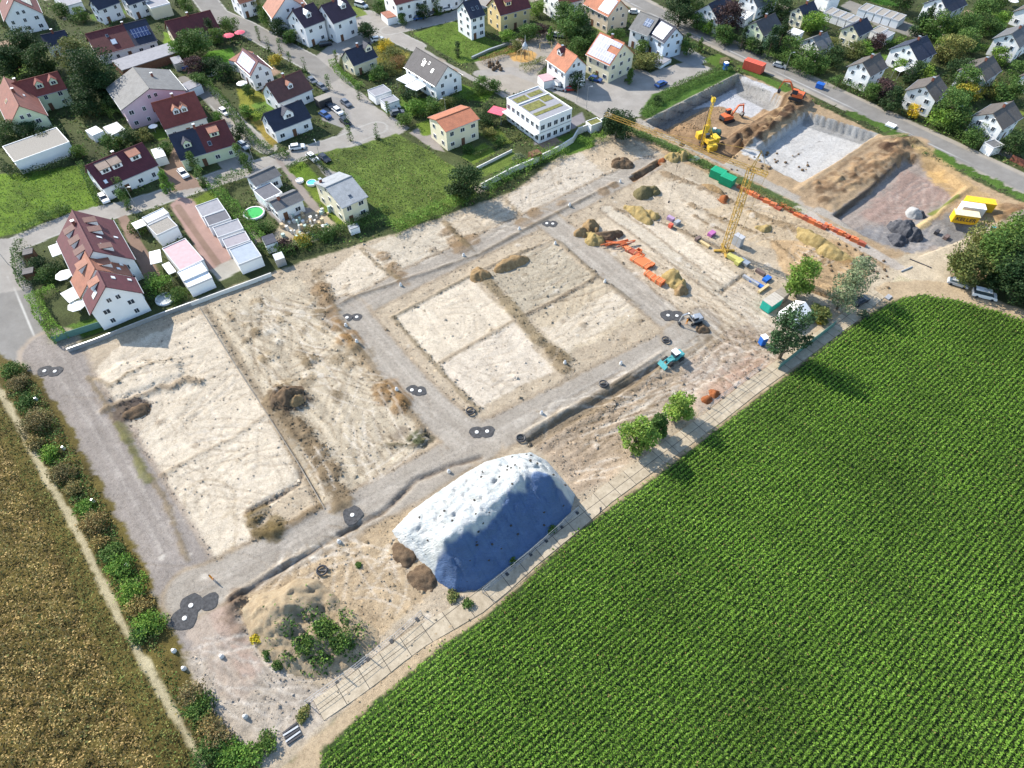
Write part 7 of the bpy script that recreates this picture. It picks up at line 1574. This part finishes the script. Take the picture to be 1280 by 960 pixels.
# weeds on the shaded flank of the earth mound
def mound_weeds():
    rg = np.random.default_rng(8); c = G(402, 800, 2); n = 4200
    X = c.x+rg.normal(size=n)*2.9; Y = c.y+rg.normal(size=n)*2.4
    sd = poly_sd(X, Y, DM); k = (sd > .2) & (sd < 7); X, Y = X[k], Y[k]
    lump = np.sin(X*1.1+1)*np.sin(Y*1.3)+.5*np.sin(X*2.3)*np.sin(Y*2.7+1)
    k = lump > -.1; X, Y, lump = X[k], Y[k], lump[k]
    Z = np.array([dz_(x, y) for x, y in zip(X, Y)])+np.clip(.3+1.0*lump, .05, 1.6)*rg.uniform(.3, 1, len(X))
    C_ = np.array([GREENS['mid'], GREENS['bright'], GREENS['dark']])[rg.choice(3, len(X), p=[.5, .2, .3])]*np.clip(1+.3*rg.normal(size=len(X)), .4, 1.8)[:, None]
    V, F = quads(np.column_stack([X, Y, Z]), .42, rg); o = link('mound_weeds', np_mesh('mound_weeds', V, F, [LEAF], rep(C_))); tag(o, 'green weeds overgrowing the shaded flank of the earth mound', 'weeds', None, 'stuff')
mound_weeds()
# loose clods: small broken lumps wherever the soil is churned
def clods():
    rg = np.random.default_rng(41); n = 1500000
    W = np.array(SW+[(0, 0)])[:-1]; X = rg.uniform(-80, 175, n); Y = rg.uniform(18, 270, n)
    U_ = X*UD[0]+Y*UD[1]; V_ = X*VD[0]+Y*VD[1]
    i = np.clip(np.searchsorted(Ua, U_)-1, 1, NU-2); j = np.clip(np.searchsorted(Va, V_)-1, 1, NV-2)
    lum = CG[i, j]@np.array([.3, .55, .15]); q = QG[i, j]; r = RG[i, j]
    rough = np.abs(HG[i+1, j]-HG[i-1, j])+np.abs(HG[i, j+1]-HG[i, j-1])
    pn = np.sin(X*.5+2*np.sin(Y*.23))*np.sin(Y*.45+1.5*np.sin(X*.31))+.5*np.sin(X*1.7)*np.sin(Y*1.9)
    d = np.clip((.40-lum)*3.2, 0, 1)+np.clip(rough*1.2, 0, .8)+np.clip(pn-.85, 0, 1)*.3+.008
    d = np.where(r == 1, .025, d)
    k = (q < .25) & ((r == 0) | (r == 1)) & (rg.uniform(size=n) < d*.30) & (np.abs(X) < .8*(Y+36)+8)
    P_ = np.column_stack([X, Y]); ins = poly_sd(X[k], Y[k], SW) > 0; ins |= (V_[k] < -105) & (U_[k] > 140)
    k = np.nonzero(k)[0][ins]; X, Y, i, j, rr_ = X[k], Y[k], i[k], j[k], r[k]; n = len(X)
    Z = HG[i, j]; s = np.minimum(rg.lognormal(-1.95, .5, n), .55); s = np.where(rr_ == 1, np.minimum(s, .14), s)
    a = rg.uniform(0, 6.28, n); V = []
    for t in (0, 2.1, 4.2): V.append(np.column_stack([X+np.cos(a+t)*s*rg.uniform(.7, 1.3, n), Y+np.sin(a+t)*s*rg.uniform(.7, 1.3, n), Z-.06]))
    V.append(np.column_stack([X+s*.3*rg.normal(size=n), Y+s*.3*rg.normal(size=n), Z+s*rg.uniform(.4, 1.0, n)]))
    V = np.stack(V, 1).reshape(-1, 3); b = np.arange(n)*4
    F = np.stack([np.column_stack([b, b+1, b+3]), np.column_stack([b+1, b+2, b+3]), np.column_stack([b+2, b, b+3])], 1).reshape(-1, 3)
    c = CG[i, j]*np.where(rg.uniform(size=n) < .62, rg.uniform(.5, .95, n), rg.uniform(.95, 1.25, n))[:, None]
    m, t_, bs = newmat('clods'); at = nn(t_, 'ShaderNodeAttribute', attribute_name='Col'); t_.links.new(at.outputs[0], bs.inputs[0]); bs.inputs['Roughness'].default_value = .95; bs.inputs['Specular IOR Level'].default_value = .1
    o = link('soil_clods', np_mesh('soil_clods', V, F, [m], np.clip(rep(c), .01, .8))); tag(o, 'loose clods and crumbs of churned soil all over the site', 'soil', None, 'stuff'); print('clods', n)
clods()
# people: one continuous skinned body each
def person(px, py, rz, label, mat, stride=.25):
    p = spot(px, py); bm_v = [(0,0,.92),(0,0,1.2),(0,0,1.42),(0,0,1.53),(.02,0,1.68),(0,.1,.88),(stride,.11,.48),(stride*.6,.11,.06),(stride*.6+.15,.12,.04),(0,-.1,.88),(-stride*.4,-.11,.46),(-stride,-.11,.07),(-stride+.15,-.12,.04),(0,.2,1.38),(-.06,.26,1.1),(.08,.27,.88),(0,-.2,1.38),(.1,-.26,1.1),(.2,-.27,.9)]
    ed = [(0,1),(1,2),(2,3),(3,4),(0,5),(5,6),(6,7),(7,8),(0,9),(9,10),(10,11),(11,12),(2,13),(13,14),(14,15),(2,16),(16,17),(17,18)]
    rad = [.15,.14,.13,.06,.11,.10,.07,.05,.045,.10,.07,.05,.045,.06,.045,.035,.06,.045,.035]
    me = bpy.data.meshes.new('person'); me.from_pydata(bm_v, ed, []); me.materials.append(mat)
    o = link('person', me, None, p, (0, 0, rz)); tag(o, label, 'person')
    sk = o.modifiers.new('skin', 'SKIN'); sd_ = o.modifiers.new('smooth', 'SUBSURF'); sd_.levels = 1; sd_.render_levels = 1
    bpy.context.view_layer.update()
    if not me.skin_vertices: return o
    for i, r in enumerate(rad): me.skin_vertices[0].data[i].radius = (r, r)
    me.skin_vertices[0].data[0].use_root = True
    m = MB(); m.lathe([(.05,1.62),(.1,1.68),(.105,1.75),(.07,1.81),(.02,1.83)], 8); m.obj('hair', plain('dark hair', (.05,.035,.025), .8, .1), o)
    return o
person(750,640,R(40),'person in dark clothes walking on the slab track',PT)
person(266,724,R(30),'person in orange vest standing on the lower gravel road',PV,.05)
person(858,405,R(130),'worker in orange vest beside the parked grey machine',PV,.1)
# ---------------------------------------------------------------- camera, sun, sky
cam = bpy.data.cameras.new('camera'); co = bpy.data.objects.new('camera', cam); COL.objects.link(co)
co.location = (0, 0, CH); co.rotation_euler = (R(90)-CTH, 0, 0)
cam.sensor_width = 36; cam.lens = 36*CF/1280; cam.clip_end = 6000; cam.clip_start = .5
SC.camera = co
sl = bpy.data.lights.new('sun', 'SUN'); sl.energy = 4.2; sl.angle = R(.5); sl.color = (1, .925, .81)
so = bpy.data.objects.new('sun', sl); COL.objects.link(so)
d = Vector((math.cos(SUN_AZ)*math.cos(SUN_EL), math.sin(SUN_AZ)*math.cos(SUN_EL), math.sin(SUN_EL)))
so.rotation_euler = d.to_track_quat('Z', 'Y').to_euler(); so.location = (0, 0, 150)
W = bpy.data.worlds.new('World'); SC.world = W; W.use_nodes = True
t = W.node_tree; bg = t.nodes['Background']; sk = t.nodes.new('ShaderNodeTexSky'); sk.sky_type = 'NISHITA'; sk.sun_disc = False
sk.sun_elevation = SUN_EL; sk.sun_rotation = R(90)-SUN_AZ; sk.air_density = 1.2; sk.dust_density = .6; sk.ozone_density = 1.5
t.links.new(sk.outputs[0], bg.inputs[0]); bg.inputs[1].default_value = .15
vs = SC.view_settings; vs.view_transform = 'Standard'; vs.look = 'None'; vs.gamma = 1; vs.use_curve_mapping = False; vs.exposure = EXPO
SC.render.engine = 'CYCLES'
